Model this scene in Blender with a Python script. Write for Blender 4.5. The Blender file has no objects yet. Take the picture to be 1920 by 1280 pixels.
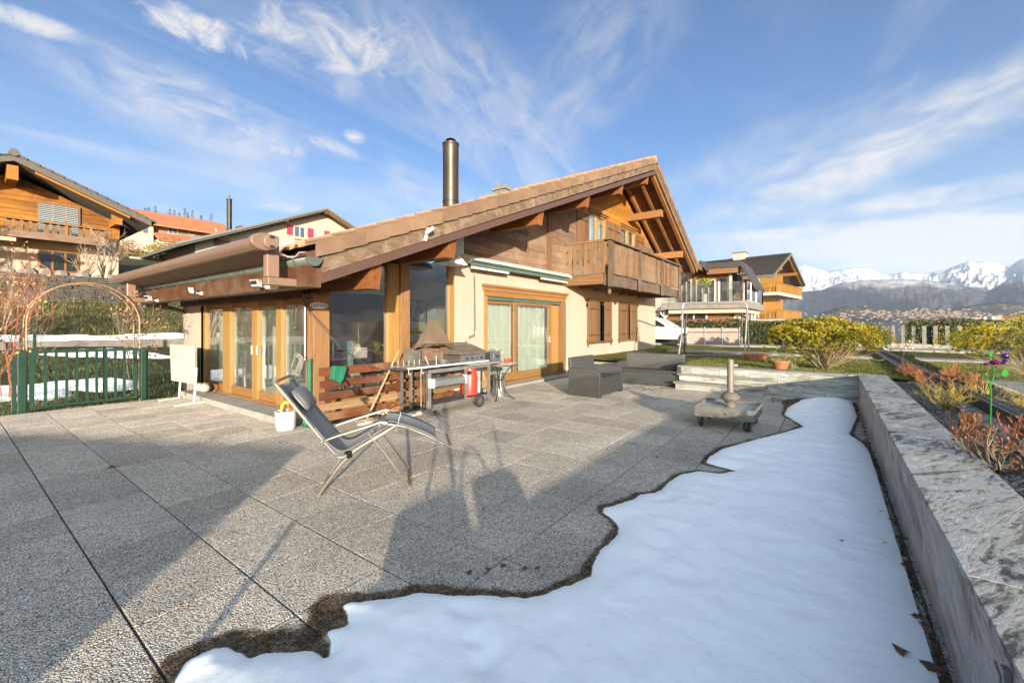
import bpy, math, random
import numpy as np
from mathutils import Vector, Matrix, noise as mnoise
random.seed(7); np.random.seed(7)
R = math.radians
sc = bpy.context.scene
col = sc.collection

# ------------------------------------------------------------------ camera
FPX, CX, CY, EYE = 802.0, 960.0, 609.0, 1.5
YAW = R(36.7)                       # the house runs along +X, the camera looks 36.7 degrees left of it
ca, sa = math.cos(YAW), math.sin(YAW)
cam_data = bpy.data.cameras.new("camera"); cam = bpy.data.objects.new("camera", cam_data); col.objects.link(cam)
cam.location = (0, 0, EYE); cam.rotation_euler = (R(90), 0, YAW - R(90))
cam_data.sensor_width = 36; cam_data.lens = 36 * FPX / 1920; cam_data.shift_y = -(640 - CY) / 1920
cam_data.clip_start = 0.02; cam_data.clip_end = 60000
sc.camera = cam

# ------------------------------------------------------------------ sun and sky
SUN_EL = R(8.6)
SUN_AZ = math.atan2(-0.714, -0.700)           # direction towards the sun, measured from +X
sun_dir = Vector((math.cos(SUN_EL) * math.cos(SUN_AZ), math.cos(SUN_EL) * math.sin(SUN_AZ), math.sin(SUN_EL)))
sd = bpy.data.lights.new("sun", 'SUN'); sun = bpy.data.objects.new("sun", sd); col.objects.link(sun)
sd.energy = 3.6; sd.angle = R(0.6); sd.color = (1.0, 0.86, 0.68)
sun.rotation_euler = sun_dir.to_track_quat('Z', 'Y').to_euler(); sun.location = (0, 0, 50)

world = bpy.data.worlds.new("World"); sc.world = world; world.use_nodes = True
sc.view_settings.view_transform = 'Standard'; sc.view_settings.look = 'None'
sc.view_settings.exposure = 2.34; sc.view_settings.gamma = 1.0; sc.view_settings.use_curve_mapping = False
sc.cycles.max_bounces = 8; sc.cycles.transparent_max_bounces = 24; sc.cycles.glossy_bounces = 4
sc.cycles.use_denoising = True
try: sc.cycles.use_adaptive_sampling = True; sc.cycles.adaptive_threshold = 0.02
except Exception: pass

def ray(x, y):
    r = (x - CX) / FPX
    return Vector((ca + r * sa, sa - r * ca, -(y - CY) / FPX))
def D(x, y, d): return Vector((0, 0, EYE)) + ray(x, y) * d          # a photographed point at distance d ahead
def G(x, y, z=0.0): return D(x, y, FPX * (EYE - z) / (y - CY))      # ... on the level z
def PU(x, y, u): k = ray(x, y); return Vector((0, 0, EYE)) + k * (u / k.x)   # ... on the upright plane X=u
def PV(x, y, v): k = ray(x, y); return Vector((0, 0, EYE)) + k * (v / k.y)   # ... on the upright plane Y=v

def build_world():
    nt = world.node_tree; N = nt.nodes; L = nt.links; N.clear()
    out = N.new('ShaderNodeOutputWorld'); bg = N.new('ShaderNodeBackground'); bg.inputs['Strength'].default_value = 0.115
    sky = N.new('ShaderNodeTexSky'); sky.sky_type = 'NISHITA'; sky.sun_disc = False
    sky.sun_elevation = SUN_EL; sky.sun_rotation = math.pi / 2 - SUN_AZ
    sky.altitude = 1100; sky.air_density = 1.0; sky.dust_density = 1.2; sky.ozone_density = 3.0
    tc = N.new('ShaderNodeTexCoord')
    def math_(op, a, b=None, c=None, clamp=False):
        n = N.new('ShaderNodeMath'); n.operation = op; n.use_clamp = clamp
        for i, s in enumerate((a, b, c)):
            if s is None: continue
            if isinstance(s, (int, float)): n.inputs[i].default_value = s
            else: L.new(s, n.inputs[i])
        return n.outputs[0]
    def dot_(vec):
        n = N.new('ShaderNodeVectorMath'); n.operation = 'DOT_PRODUCT'
        L.new(tc.outputs['Generated'], n.inputs[0]); n.inputs[1].default_value = vec
        return n.outputs['Value']
    def noise_(vec, scale, detail, rough, dist=0.0):
        n = N.new('ShaderNodeTexNoise'); L.new(vec, n.inputs['Vector'])
        n.inputs['Scale'].default_value = scale; n.inputs['Detail'].default_value = detail
        n.inputs['Roughness'].default_value = rough; n.inputs['Distortion'].default_value = dist
        return n.outputs['Fac']
    def comb(a, b, c):
        n = N.new('ShaderNodeCombineXYZ')
        for i, s in enumerate((a, b, c)):
            if isinstance(s, (int, float)): n.inputs[i].default_value = s
            else: L.new(s, n.inputs[i])
        return n.outputs[0]
    def smooth(v, a, b, lo=0.0, hi=1.0):
        n = N.new('ShaderNodeMapRange'); n.interpolation_type = 'SMOOTHSTEP'
        L.new(v, n.inputs['Value']); n.inputs['From Min'].default_value = a; n.inputs['From Max'].default_value = b
        n.inputs['To Min'].default_value = lo; n.inputs['To Max'].default_value = hi
        return n.outputs[0]
    # clouds: each one lies in its own direction of the sky: centre, long axis, half sizes, density, raggedness
    clouds = [  # px, py, dx, dy, half length, half width, density, fluffy
        (382, 62, 75, 33, 88, 34, 1.25, 1), (615, 72, 100, 15, 150, 62, 0.75, 1), (35, 35, 60, 20, 90, 22, 0.9, 1),
        (645, 130, 10, 40, 60, 40, .5, 1), (540, 283, 40, 5, 36, 14, 1.0, 1), (665, 258, 20, 5, 22, 16, 1.0, 1), (640, 280, 60, 22, 75, 14, .8, 1),
        (520, 386, 50, 2, 50, 14, 1.1, 1),
        (330, 190, 150, 60, 230, 70, 1.1, 0), (780, 150, 60, 75, 210, 70, .55, 0), (930, 230, 100, 110, 300, 110, 0.75, 0),
        (1110, 120, 60, -70, 220, 120, .50, 0), (640, 330, 200, 60, 380, 80, .55, 0), (480, 330, 100, 30, 160, 60, .4, 0),
        (1640, 285, 260, -110, 420, 62, 1.25, 0), (1800, 200, 120, -60, 300, 60, .55, 0), (1560, 250, 180, -60, 260, 60, .35, 0),
        (1590, 428, 190, -12, 260, 15, 1.7, 0), (1780, 424, 140, -16, 260, 30, 1.2, 0), (1790, 362, 140, -22, 230, 22, 1.35, 0),
        (1640, 470, 200, 4, 360, 50, 1.5, 0), (1860, 462, 120, -10, 320, 60, 1.5, 0), (1700, 440, 200, -6, 380, 60, .8, 0), (1430, 395, 100, -10, 160, 24, .35, 0),
        (1340, 330, 120, -60, 220, 60, .35, 0)]
    total = None
    for i, (px, py, dx, dy, hl, hw, dens, fluffy) in enumerate(clouds):
        c = ray(px, py).normalized(); e = ray(px + dx * .05, py + dy * .05).normalized()
        t1 = (e - c); t1 = (t1 - c * t1.dot(c)).normalized(); t2 = c.cross(t1).normalized()
        rr = ((px - CX) ** 2 + (py - CY) ** 2) / FPX ** 2
        sx = hl / FPX / math.sqrt(1 + rr); sy = hw / FPX / math.sqrt(1 + rr)
        dc = dot_(c); a = math_('DIVIDE', dot_(t1), dc); b = math_('DIVIDE', dot_(t2), dc)
        an = math_('DIVIDE', a, sx); bn = math_('DIVIDE', b, sy)
        if fluffy:
            nz = noise_(comb(math_('MULTIPLY', a, .8), b, i * 3.1), 15.0, 10, 0.70, 0.8)
            r2 = math_('ADD', math_('MULTIPLY', an, an), math_('MULTIPLY', bn, bn))
            m = math_('SUBTRACT', math_('MULTIPLY_ADD', nz, 4.6, -1.35), r2)
            m = smooth(m, -.15, 1.5)
        else:
            streak = noise_(comb(math_('MULTIPLY', a, 2.6), math_('MULTIPLY', b, 5.6), i * 2.7), 2.6, 9, 0.66, .9)
            r2 = math_('ADD', math_('MULTIPLY', an, an), math_('MULTIPLY', bn, bn))
            fall = smooth(r2, 1.25, 0.0)
            m = math_('MULTIPLY', fall, smooth(streak, 0.30, 0.86))
        m = math_('MULTIPLY', m, dens)
        m = math_('MULTIPLY', m, math_('GREATER_THAN', dc, 0.05))
        total = m if total is None else math_('ADD', total, m)
    # thin veil everywhere: cirrus on a level sheet overhead
    sep = N.new('ShaderNodeSeparateXYZ'); L.new(tc.outputs['Generated'], sep.inputs[0])
    up = math_('MAXIMUM', math_('ADD', sep.outputs[2], 0.12), 0.03)
    fx = math_('DIVIDE', sep.outputs[0], up); fy = math_('DIVIDE', sep.outputs[1], up)
    veil = noise_(comb(math_('MULTIPLY', fx, .5), math_('MULTIPLY', fy, 1.6), 0.0), 1.1, 7, .62, 1.6)
    total = math_('ADD', total, smooth(veil, .44, .82, .0, .42))
    fac = math_('MINIMUM', total, 1.0)
    fac = math_('MULTIPLY', fac, smooth(sep.outputs[2], -0.02, 0.05))
    # blue of the clear sky: a little paler low down, as the sheet of high haze makes it
    low = smooth(sep.outputs[2], 0.42, 0.0)
    tint = N.new('ShaderNodeMix'); tint.data_type = 'RGBA'; tint.blend_type = 'MULTIPLY'; tint.inputs[0].default_value = 1.0
    L.new(sky.outputs[0], tint.inputs[6]); tm = N.new('ShaderNodeMix'); tm.data_type = 'RGBA'; L.new(smooth(dot_(sun_dir), -.15, .75), tm.inputs[0])   # deepest blue opposite the low sun; unseen sun side brightened as added fill
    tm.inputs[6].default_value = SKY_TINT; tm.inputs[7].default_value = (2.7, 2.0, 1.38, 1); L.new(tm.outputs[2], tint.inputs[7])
    pale = N.new('ShaderNodeMix'); pale.data_type = 'RGBA'; L.new(math_('MULTIPLY', low, 0.62), pale.inputs[0])
    L.new(tint.outputs[2], pale.inputs[6]); pale.inputs[7].default_value = PALE
    mix = N.new('ShaderNodeMix'); mix.data_type = 'RGBA'; L.new(fac, mix.inputs[0])
    # thin cloud scatters forward: brighter towards the sun, all around the dome
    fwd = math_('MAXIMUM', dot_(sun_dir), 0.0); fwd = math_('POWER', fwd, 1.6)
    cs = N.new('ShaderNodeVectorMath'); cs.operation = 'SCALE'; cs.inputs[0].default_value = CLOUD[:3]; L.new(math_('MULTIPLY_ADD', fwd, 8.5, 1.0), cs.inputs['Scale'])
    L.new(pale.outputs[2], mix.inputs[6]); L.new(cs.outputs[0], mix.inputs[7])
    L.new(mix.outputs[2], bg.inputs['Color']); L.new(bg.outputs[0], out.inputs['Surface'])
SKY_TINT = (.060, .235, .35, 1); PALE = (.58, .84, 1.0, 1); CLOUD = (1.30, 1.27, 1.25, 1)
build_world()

# ------------------------------------------------------------------ materials
MATS = {}
class NT:
    def __init__(s, name):
        s.m = bpy.data.materials.new(name); s.m.use_nodes = True; s.t = s.m.node_tree; s.N = s.t.nodes; s.L = s.t.links
        s.b = s.N['Principled BSDF']; s.out = s.N['Material Output']
        g = s.N.new('ShaderNodeNewGeometry'); s.pos = g.outputs['Position']; s.geo = g
        oi = s.N.new('ShaderNodeObjectInfo'); s.rnd = oi.outputs['Random']; s.oi = oi
    def link(s, a, b): s.L.new(a, b)
    def val(s, sock, v):
        if isinstance(v, (int, float)): sock.default_value = v
        elif isinstance(v, tuple): sock.default_value = v if len(v) == 4 or sock.type == 'VECTOR' else (*v, 1)
        else: s.L.new(v, sock)
    def math(s, op, a, b=0.0, c=0.0, clamp=False):
        n = s.N.new('ShaderNodeMath'); n.operation = op; n.use_clamp = clamp
        s.val(n.inputs[0], a); s.val(n.inputs[1], b); s.val(n.inputs[2], c); return n.outputs[0]
    def scale(s, vec, sc_):
        n = s.N.new('ShaderNodeVectorMath'); n.operation = 'MULTIPLY'; s.val(n.inputs[0], vec); n.inputs[1].default_value = sc_
        return n.outputs[0]
    def addv(s, vec, v2):
        n = s.N.new('ShaderNodeVectorMath'); n.operation = 'ADD'; s.val(n.inputs[0], vec); s.val(n.inputs[1], v2); return n.outputs[0]
    def noise(s, vec, scale, detail=4, rough=.55, dist=0.0, color=False):
        n = s.N.new('ShaderNodeTexNoise'); s.L.new(vec, n.inputs['Vector']); n.inputs['Scale'].default_value = scale
        n.inputs['Detail'].default_value = detail; n.inputs['Roughness'].default_value = rough; n.inputs['Distortion'].default_value = dist
        return n.outputs['Color' if color else 'Fac']
    def vor(s, vec, scale, out='Color', feature='F1'):
        n = s.N.new('ShaderNodeTexVoronoi'); n.feature = feature; s.L.new(vec, n.inputs['Vector']); n.inputs['Scale'].default_value = scale
        return n.outputs[out]
    def ramp(s, fac, stops):
        n = s.N.new('ShaderNodeValToRGB'); s.L.new(fac, n.inputs[0]); e = n.color_ramp.elements
        while len(e) > 1: e.remove(e[0])
        e[0].position = stops[0][0]; e[0].color = (*stops[0][1], 1)
        for p, c in stops[1:]:
            k = e.new(p); k.color = (*c, 1)
        return n.outputs[0]
    def mr(s, v, a, b, lo=0.0, hi=1.0, sm=False):
        n = s.N.new('ShaderNodeMapRange'); n.interpolation_type = 'SMOOTHSTEP' if sm else 'LINEAR'; s.L.new(v, n.inputs[0])
        for i, k in enumerate((a, b, lo, hi)): n.inputs[1 + i].default_value = k
        return n.outputs[0]
    def mix(s, fac, a, b, mode='MIX'):
        n = s.N.new('ShaderNodeMix'); n.data_type = 'RGBA'; n.blend_type = mode; s.val(n.inputs[0], fac); s.val(n.inputs[6], a); s.val(n.inputs[7], b)
        return n.outputs[2]
    def shade(s, colr, f):       # multiply a colour by a value
        n = s.N.new('ShaderNodeVectorMath'); n.operation = 'SCALE'; s.val(n.inputs[0], colr); s.val(n.inputs['Scale'], f); return n.outputs[0]
    def bump(s, h, strength=.3, dist=.01):
        n = s.N.new('ShaderNodeBump'); s.L.new(h, n.inputs['Height']); n.inputs['Strength'].default_value = strength; n.inputs['Distance'].default_value = dist
        s.L.new(n.outputs[0], s.b.inputs['Normal'])
    def done(s, colr=None, rough=.6, metal=0.0, spec=None):
        if colr is not None: s.val(s.b.inputs['Base Color'], colr)
        s.val(s.b.inputs['Roughness'], rough); s.b.inputs['Metallic'].default_value = metal
        if spec is not None: s.b.inputs['Specular IOR Level'].default_value = spec
        return s.m

def plain(name, c, rough=.5, metal=0.0, var=.18, sc_=6.0, bump=.08, bsc=60.0, obj=.12, spec=None):
    n = NT(name); f = n.noise(n.pos, sc_, 5, .6)
    k = n.mr(f, .25, .75, 1 - var, 1 + var)
    k = n.math('MULTIPLY', k, n.mr(n.rnd, 0, 1, .74 * (1 - obj), .74 * (1 + obj)))
    cc = n.shade((*c, 1)[:3], k)
    if bump: n.bump(n.noise(n.pos, bsc, 3), bump, .005)
    r = n.mr(n.noise(n.pos, sc_ * 2.3, 3), .3, .7, rough * .85, min(1, rough * 1.15))
    return n.done(cc, r, metal, spec)

def wood(name, dark, light, axis='x', knots=True, rough=.7, obj=.22, grain=1.0, weather=None, wsc=1.0):
    n = NT(name); s = {'x': (.6, 9, 9), 'y': (9, .6, 9), 'z': (9, 9, .6)}[axis]
    shift = n.scale(n.oi.outputs['Location'], (1, 1, 1))
    rv = n.N.new('ShaderNodeCombineXYZ'); n.L.new(n.math('MULTIPLY', n.rnd, 37.0), rv.inputs[0]); n.L.new(n.math('MULTIPLY', n.rnd, 91.0), rv.inputs[1]); n.L.new(n.math('MULTIPLY', n.rnd, 53.0), rv.inputs[2])
    p = n.addv(n.scale(n.pos, tuple(k * grain for k in s)), rv.outputs[0])
    g1 = n.noise(p, 1.6, 6, .65, 1.4); g2 = n.noise(p, 9.0, 3, .6, .6)
    f = n.math('ADD', n.math('MULTIPLY', g1, .7), n.math('MULTIPLY', g2, .3))
    c = n.ramp(f, [(.30, dark), (.52, tuple((a + b) / 2 for a, b in zip(dark, light))), (.70, light)])
    if knots:
        kv = n.vor(n.scale(p, (.45, .45, .45)), 1.0, 'Distance')
        c = n.mix(n.mr(kv, .05, .12, .55, 0), c, tuple(k * .35 for k in dark))
    if weather:
        w = n.noise(n.pos, 1.7 * wsc, 5, .65, .8)
        c = n.mix(n.mr(w, .45, .68, 0, .8), c, weather)
    c = n.shade(c, n.mr(n.rnd, 0, 1, .33 * (1 - obj), .33 * (1 + obj)))
    n.bump(f, .35, .006)
    return n.done(c, rough, 0, .25)
# ------------------------------------------------------------------ mesh helpers
WO = {}                                   # world position of every empty / object used as a parent
class MB:
    def __init__(s): s.v = []; s.f = []
    def add(s, vs, fs):
        k = len(s.v); s.v += [tuple(v) for v in vs]; s.f += [tuple(i + k for i in f) for f in fs]; return s
    def box(s, x0, x1, y0, y1, z0, z1):
        return s.add([(x0, y0, z0), (x1, y0, z0), (x1, y1, z0), (x0, y1, z0), (x0, y0, z1), (x1, y0, z1), (x1, y1, z1), (x0, y1, z1)],
                     [(3, 2, 1, 0), (4, 5, 6, 7), (0, 1, 5, 4), (1, 2, 6, 5), (2, 3, 7, 6), (3, 0, 4, 7)])
    def hexa(s, p):       # eight corners, bottom four then top four
        return s.add(p, [(3, 2, 1, 0), (4, 5, 6, 7), (0, 1, 5, 4), (1, 2, 6, 5), (2, 3, 7, 6), (3, 0, 4, 7)])
    def beam(s, a, b, w, h, up=(0, 0, 1)):
        a = Vector(a); b = Vector(b); d = (b - a).normalized(); up = Vector(up)
        sd_ = d.cross(up).normalized(); u = sd_.cross(d).normalized(); p = []
        for q in (a, b):
            p += [q - sd_ * w / 2 - u * h / 2, q + sd_ * w / 2 - u * h / 2, q + sd_ * w / 2 + u * h / 2, q - sd_ * w / 2 + u * h / 2]
        return s.add(p, [(0, 1, 2, 3), (7, 6, 5, 4), (0, 4, 5, 1), (1, 5, 6, 2), (2, 6, 7, 3), (3, 7, 4, 0)])
    def prism(s, pts, axis, a, b):        # polygon in the other two axes extruded along axis
        n = len(pts); vs = []
        for t in (a, b):
            for p, q in pts:
                vs.append((t, p, q) if axis == 'x' else (p, t, q) if axis == 'y' else (p, q, t))
        return s.add(vs, [tuple(range(n)), tuple(range(2 * n - 1, n - 1, -1))] + [(i, i + n, (i + 1) % n + n, (i + 1) % n) for i in range(n)])
    def tube(s, pts, r, n=8, cap=True, taper=None):
        pts = [Vector(p) for p in pts]; m = len(pts); rings = []
        prev = None
        for i, p in enumerate(pts):
            t = (pts[min(i + 1, m - 1)] - pts[max(i - 1, 0)]).normalized()
            if prev is None: a = t.cross(Vector((0, 0, 1)) if abs(t.z) < .9 else Vector((1, 0, 0))).normalized()
            else: a = (prev - t * prev.dot(t)).normalized()
            prev = a; b = t.cross(a)
            rr = r if taper is None else r + (taper - r) * i / (m - 1)
            if isinstance(r, (list, tuple)): rr = r[i]
            rings.append([p + a * math.cos(2 * math.pi * k / n) * rr + b * math.sin(2 * math.pi * k / n) * rr for k in range(n)])
        vs = [q for rg in rings for q in rg]; fs = []
        for i in range(m - 1):
            for k in range(n):
                fs.append((i * n + k, i * n + (k + 1) % n, (i + 1) * n + (k + 1) % n, (i + 1) * n + k))
        if cap: fs += [tuple(range(n - 1, -1, -1)), tuple(range((m - 1) * n, m * n))]
        return s.add(vs, fs)
    def lathe(s, prof, c=(0, 0, 0), n=20, sx=1.0, sy=1.0):
        vs = []; fs = []; c = Vector(c)
        for r, z in prof:
            vs += [(c.x + sx * r * math.cos(2 * math.pi * k / n), c.y + sy * r * math.sin(2 * math.pi * k / n), c.z + z) for k in range(n)]
        for i in range(len(prof) - 1):
            for k in range(n): fs.append((i * n + k, i * n + (k + 1) % n, (i + 1) * n + (k + 1) % n, (i + 1) * n + k))
        fs.append(tuple(range(n - 1, -1, -1))); fs.append(tuple(range((len(prof) - 1) * n, len(prof) * n)))
        return s.add(vs, fs)
    def ball(s, c, rx, ry, rz, n=10, m=7):
        prof = [(math.sin(math.pi * (i + .02) / (m + .04)), -math.cos(math.pi * (i + .02) / (m + .04))) for i in range(m + 1)]
        vs = []; k0 = len(s.v)
        for r, z in prof: vs += [(c[0] + rx * r * math.cos(2 * math.pi * k / n), c[1] + ry * r * math.sin(2 * math.pi * k / n), c[2] + rz * z) for k in range(n)]
        fs = [(i * n + k, i * n + (k + 1) % n, (i + 1) * n + (k + 1) % n, (i + 1) * n + k) for i in range(m) for k in range(n)]
        return s.add(vs, fs)
    def quad(s, *p): return s.add(p, [tuple(range(len(p)))])
    def build(s, name, mat, parent=None, smooth=False, bevel=0.0, origin=None, kind=None, subdiv=0, solid=0.0):
        me = bpy.data.meshes.new(name)
        P = WO.get(parent.as_pointer(), Vector((0, 0, 0))) if parent else Vector((0, 0, 0))
        if origin is None:
            a = np.array(s.v); o_ = Vector(((a[:, 0].min() + a[:, 0].max()) / 2, (a[:, 1].min() + a[:, 1].max()) / 2, a[:, 2].min()))
        else: o_ = Vector(origin)
        me.from_pydata([(x - o_.x, y - o_.y, z - o_.z) for x, y, z in s.v], [], s.f)
        me.materials.append(mat)
        if smooth: me.polygons.foreach_set('use_smooth', [True] * len(me.polygons))
        me.update()
        o = bpy.data.objects.new(name, me); col.objects.link(o)
        if parent: o.parent = parent
        o.location = o_ - P; WO[o.as_pointer()] = o_
        if solid:
            m = o.modifiers.new('s', 'SOLIDIFY'); m.thickness = solid; m.offset = 0
        if bevel:
            m = o.modifiers.new('b', 'BEVEL'); m.width = bevel; m.segments = 2; m.limit_method = 'ANGLE'; m.angle_limit = R(40)
        if subdiv:
            m = o.modifiers.new('d', 'SUBSURF'); m.levels = subdiv; m.render_levels = subdiv
        if kind: o['kind'] = kind
        return o
def B(x0, x1, y0, y1, z0, z1): return MB().box(x0, x1, y0, y1, z0, z1)
def smooth_by_angle(o, deg=40):
    me = o.data
    me.polygons.foreach_set('use_smooth', [True] * len(me.polygons))
    try: me.set_sharp_from_angle(angle=R(deg))
    except Exception: pass
    return o
def thing(name, label, cat, loc=(0, 0, 0), group=None):
    o = bpy.data.objects.new(name, None); col.objects.link(o); o.location = loc; o.empty_display_size = .1
    WO[o.as_pointer()] = Vector(loc); o['label'] = label; o['category'] = cat
    if group: o['group'] = group
    return o
def tag(o, label, cat, group=None):
    o['label'] = label; o['category'] = cat
    if group: o['group'] = group
    return o
def copy_tree(o, parent=None):
    c = o.copy(); col.objects.link(c); c.parent = parent
    for ch in [k for k in KIDS.get(o.name, [])] or o.children: copy_tree(ch, c)
    return c
KIDS = {}
def dup(root, loc, rotz=0, label=None):
    c = copy_tree(root); c.location = loc; c.rotation_euler.z += rotz
    if label: c['label'] = label
    return c
def slab_copy(src, loc, parent, rot=None):     # a further piece sharing its mesh
    o = src.copy(); col.objects.link(o); o.parent = parent
    P = WO.get(parent.as_pointer(), Vector((0, 0, 0))); o.location = Vector(loc) - P
    if rot: o.rotation_euler = rot
    return o
def struct(o): o['kind'] = 'structure'; return o
def flat_curve_mesh(outer, holes, thick):      # outline with cut-outs -> mesh in XZ, thickness along Y
    cu = bpy.data.curves.new('tmp', 'CURVE'); cu.dimensions = '2D'; cu.fill_mode = 'BOTH'; cu.extrude = thick / 2
    for pts in [outer] + holes:
        sp = cu.splines.new('POLY'); sp.points.add(len(pts) - 1); sp.use_cyclic_u = True
        for i, (a, b) in enumerate(pts): sp.points[i].co = (a, b, 0, 1)
    ob = bpy.data.objects.new('tmp', cu); col.objects.link(ob)
    dg = bpy.context.evaluated_depsgraph_get(); me = bpy.data.meshes.new_from_object(ob.evaluated_get(dg))
    bpy.data.objects.remove(ob); bpy.data.curves.remove(cu)
    me.transform(Matrix(((1, 0, 0, 0), (0, 0, -1, 0), (0, 1, 0, 0), (0, 0, 0, 1))))
    return me
# ------------------------------------------------------------------ the materials of the place
def slab_material(name, wet=False):
    n = NT(name)
    stones = n.vor(n.pos, 108.0, 'Color'); sv = n.N.new('ShaderNodeSeparateColor'); n.L.new(stones, sv.inputs[0])
    dist = n.vor(n.pos, 108.0, 'Distance')
    c = n.ramp(sv.outputs[0], [(0.0, (.22, .20, .18)), (.12, (.38, .35, .31)), (.30, (.55, .50, .42)), (.50, (.74, .70, .62)), (.66, (.46, .44, .42)), (.80, (.84, .80, .73)), (.94, (.66, .50, .31)), (1.0, (.90, .87, .80))])
    gap = n.mr(dist, .38, .66, 1.0, .55)
    c = n.shade(c, gap)
    big = n.noise(n.pos, 1.3, 5, .6, .4); mid = n.noise(n.pos, 9, 4, .6)
    c = n.shade(c, n.mr(big, .3, .7, .86, 1.12)); c = n.shade(c, n.mr(mid, .3, .7, .92, 1.08))
    c = n.shade(c, n.mr(n.rnd, 0, 1, .80, 1.10)); c = n.mix(1.0, c, (1.15, 1.09, 1.04), 'MULTIPLY')
    # darker damp patches and dirt
    dirt = n.noise(n.scale(n.pos, (1, 1, 1)), 3.1, 6, .7, .5)
    c = n.mix(n.mr(dirt, .56, .74, 0, .45), c, (.20, .17, .135)); c = n.mix(n.mr(n.noise(n.pos, 11, 5, .7, 1.0), .66, .74, 0, .5), c, (.15, .13, .10))
    h = n.math('SUBTRACT', 1.0, n.math('MULTIPLY', dist, 1.4))
    n.bump(h, 1.0, .011)
    return n.done(c, .72, 0, .3)

def snow_material():
    n = NT('snow'); a = n.noise(n.pos, 5, 5, .6); f = n.noise(n.pos, 220, 2, .7)
    c = n.mix(n.mr(a, .3, .7), (.91, .89, .86), (.96, .94, .91))
    d = n.noise(n.pos, 34, 3, .5); c = n.mix(n.mr(d, .66, .76, 0, .18), c, (.5, .46, .4)); sp_ = n.vor(n.pos, 46, 'Distance'); c = n.mix(n.math('MULTIPLY', n.mr(sp_, .02, .07, 1, 0), n.mr(n.noise(n.pos, 3, 3), .5, .65)), c, (.12, .09, .06))
    hh = n.math('ADD', n.math('MULTIPLY', a, .6), n.math('MULTIPLY', f, .10)); n.bump(hh, .5, .03)
    n.b.inputs['Subsurface Weight'].default_value = .15; n.b.inputs['Subsurface Radius'].default_value = (.03, .04, .05)
    return n.done(c, .65, 0, .35)

def wet_material():
    n = NT('wet film'); n.N.remove(n.b)
    tr = n.N.new('ShaderNodeBsdfTransparent'); gl = n.N.new('ShaderNodeBsdfGlossy'); gl.inputs['Roughness'].default_value = .22
    mx = n.N.new('ShaderNodeMixShader'); e = n.noise(n.pos, 30, 3); wm = n.N.new('ShaderNodeMix'); wm.data_type = 'RGBA'
    n.L.new(n.ramp(e, [(.35, (.27, .235, .19)), (.65, (.58, .51, .41))]), wm.inputs[7]); at = n.N.new('ShaderNodeAttribute'); at.attribute_name = 'wet'; n.L.new(at.outputs['Fac'], wm.inputs[0]); wm.inputs[6].default_value = (1, 1, 1, 1); n.L.new(wm.outputs[2], tr.inputs['Color'])
    bp = n.N.new('ShaderNodeBump'); bp.inputs['Strength'].default_value = .8; bp.inputs['Distance'].default_value = .004
    n.L.new(n.vor(n.pos, 108, 'Distance'), bp.inputs['Height']); n.L.new(bp.outputs[0], gl.inputs['Normal'])
    n.L.new(tr.outputs[0], mx.inputs[1]); n.L.new(gl.outputs[0], mx.inputs[2]); n.L.new(n.math('MULTIPLY', at.outputs['Fac'], .05), mx.inputs[0])
    n.L.new(mx.outputs[0], n.out.inputs['Surface']); return n.m

def pane_material(name, tint=(.80, .84, .84), dirt=.04, wavy=0.0, boost=1.0):
    n = NT(name); n.N.remove(n.b)
    tr = n.N.new('ShaderNodeBsdfTransparent'); tr.inputs['Color'].default_value = (*tint, 1)
    gl = n.N.new('ShaderNodeBsdfGlossy'); gl.inputs['Roughness'].default_value = 0.0; gl.inputs['Color'].default_value = (.95, .97, 1, 1)
    fr = n.N.new('ShaderNodeFresnel'); n.L.new(n.mr(n.geo.outputs['Backfacing'], 0, 1, 1.55, 1 / 1.55), fr.inputs['IOR'])
    df = n.N.new('ShaderNodeBsdfDiffuse'); df.inputs['Color'].default_value = (.6, .6, .58, 1)
    m1 = n.N.new('ShaderNodeMixShader'); m2 = n.N.new('ShaderNodeMixShader')
    f = n.math('MULTIPLY', fr.outputs[0], 1.9 * boost, clamp=True)
    if wavy:
        bp = n.N.new('ShaderNodeBump'); bp.inputs['Strength'].default_value = wavy; bp.inputs['Distance'].default_value = .002
        n.L.new(n.noise(n.pos, 1.6, 2), bp.inputs['Height']); n.L.new(bp.outputs[0], gl.inputs['Normal'])
    n.L.new(f, m1.inputs[0]); n.L.new(tr.outputs[0], m1.inputs[1]); n.L.new(gl.outputs[0], m1.inputs[2])
    dn = n.noise(n.scale(n.pos, (1, 1, .35)), 5, 6, .7, .5)
    n.L.new(n.mr(dn, .35, .8, dirt * .3, dirt * 2.4), m2.inputs[0]); n.L.new(m1.outputs[0], m2.inputs[1]); n.L.new(df.outputs[0], m2.inputs[2])
    n.L.new(m2.outputs[0], n.out.inputs['Surface']); return n.m

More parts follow.
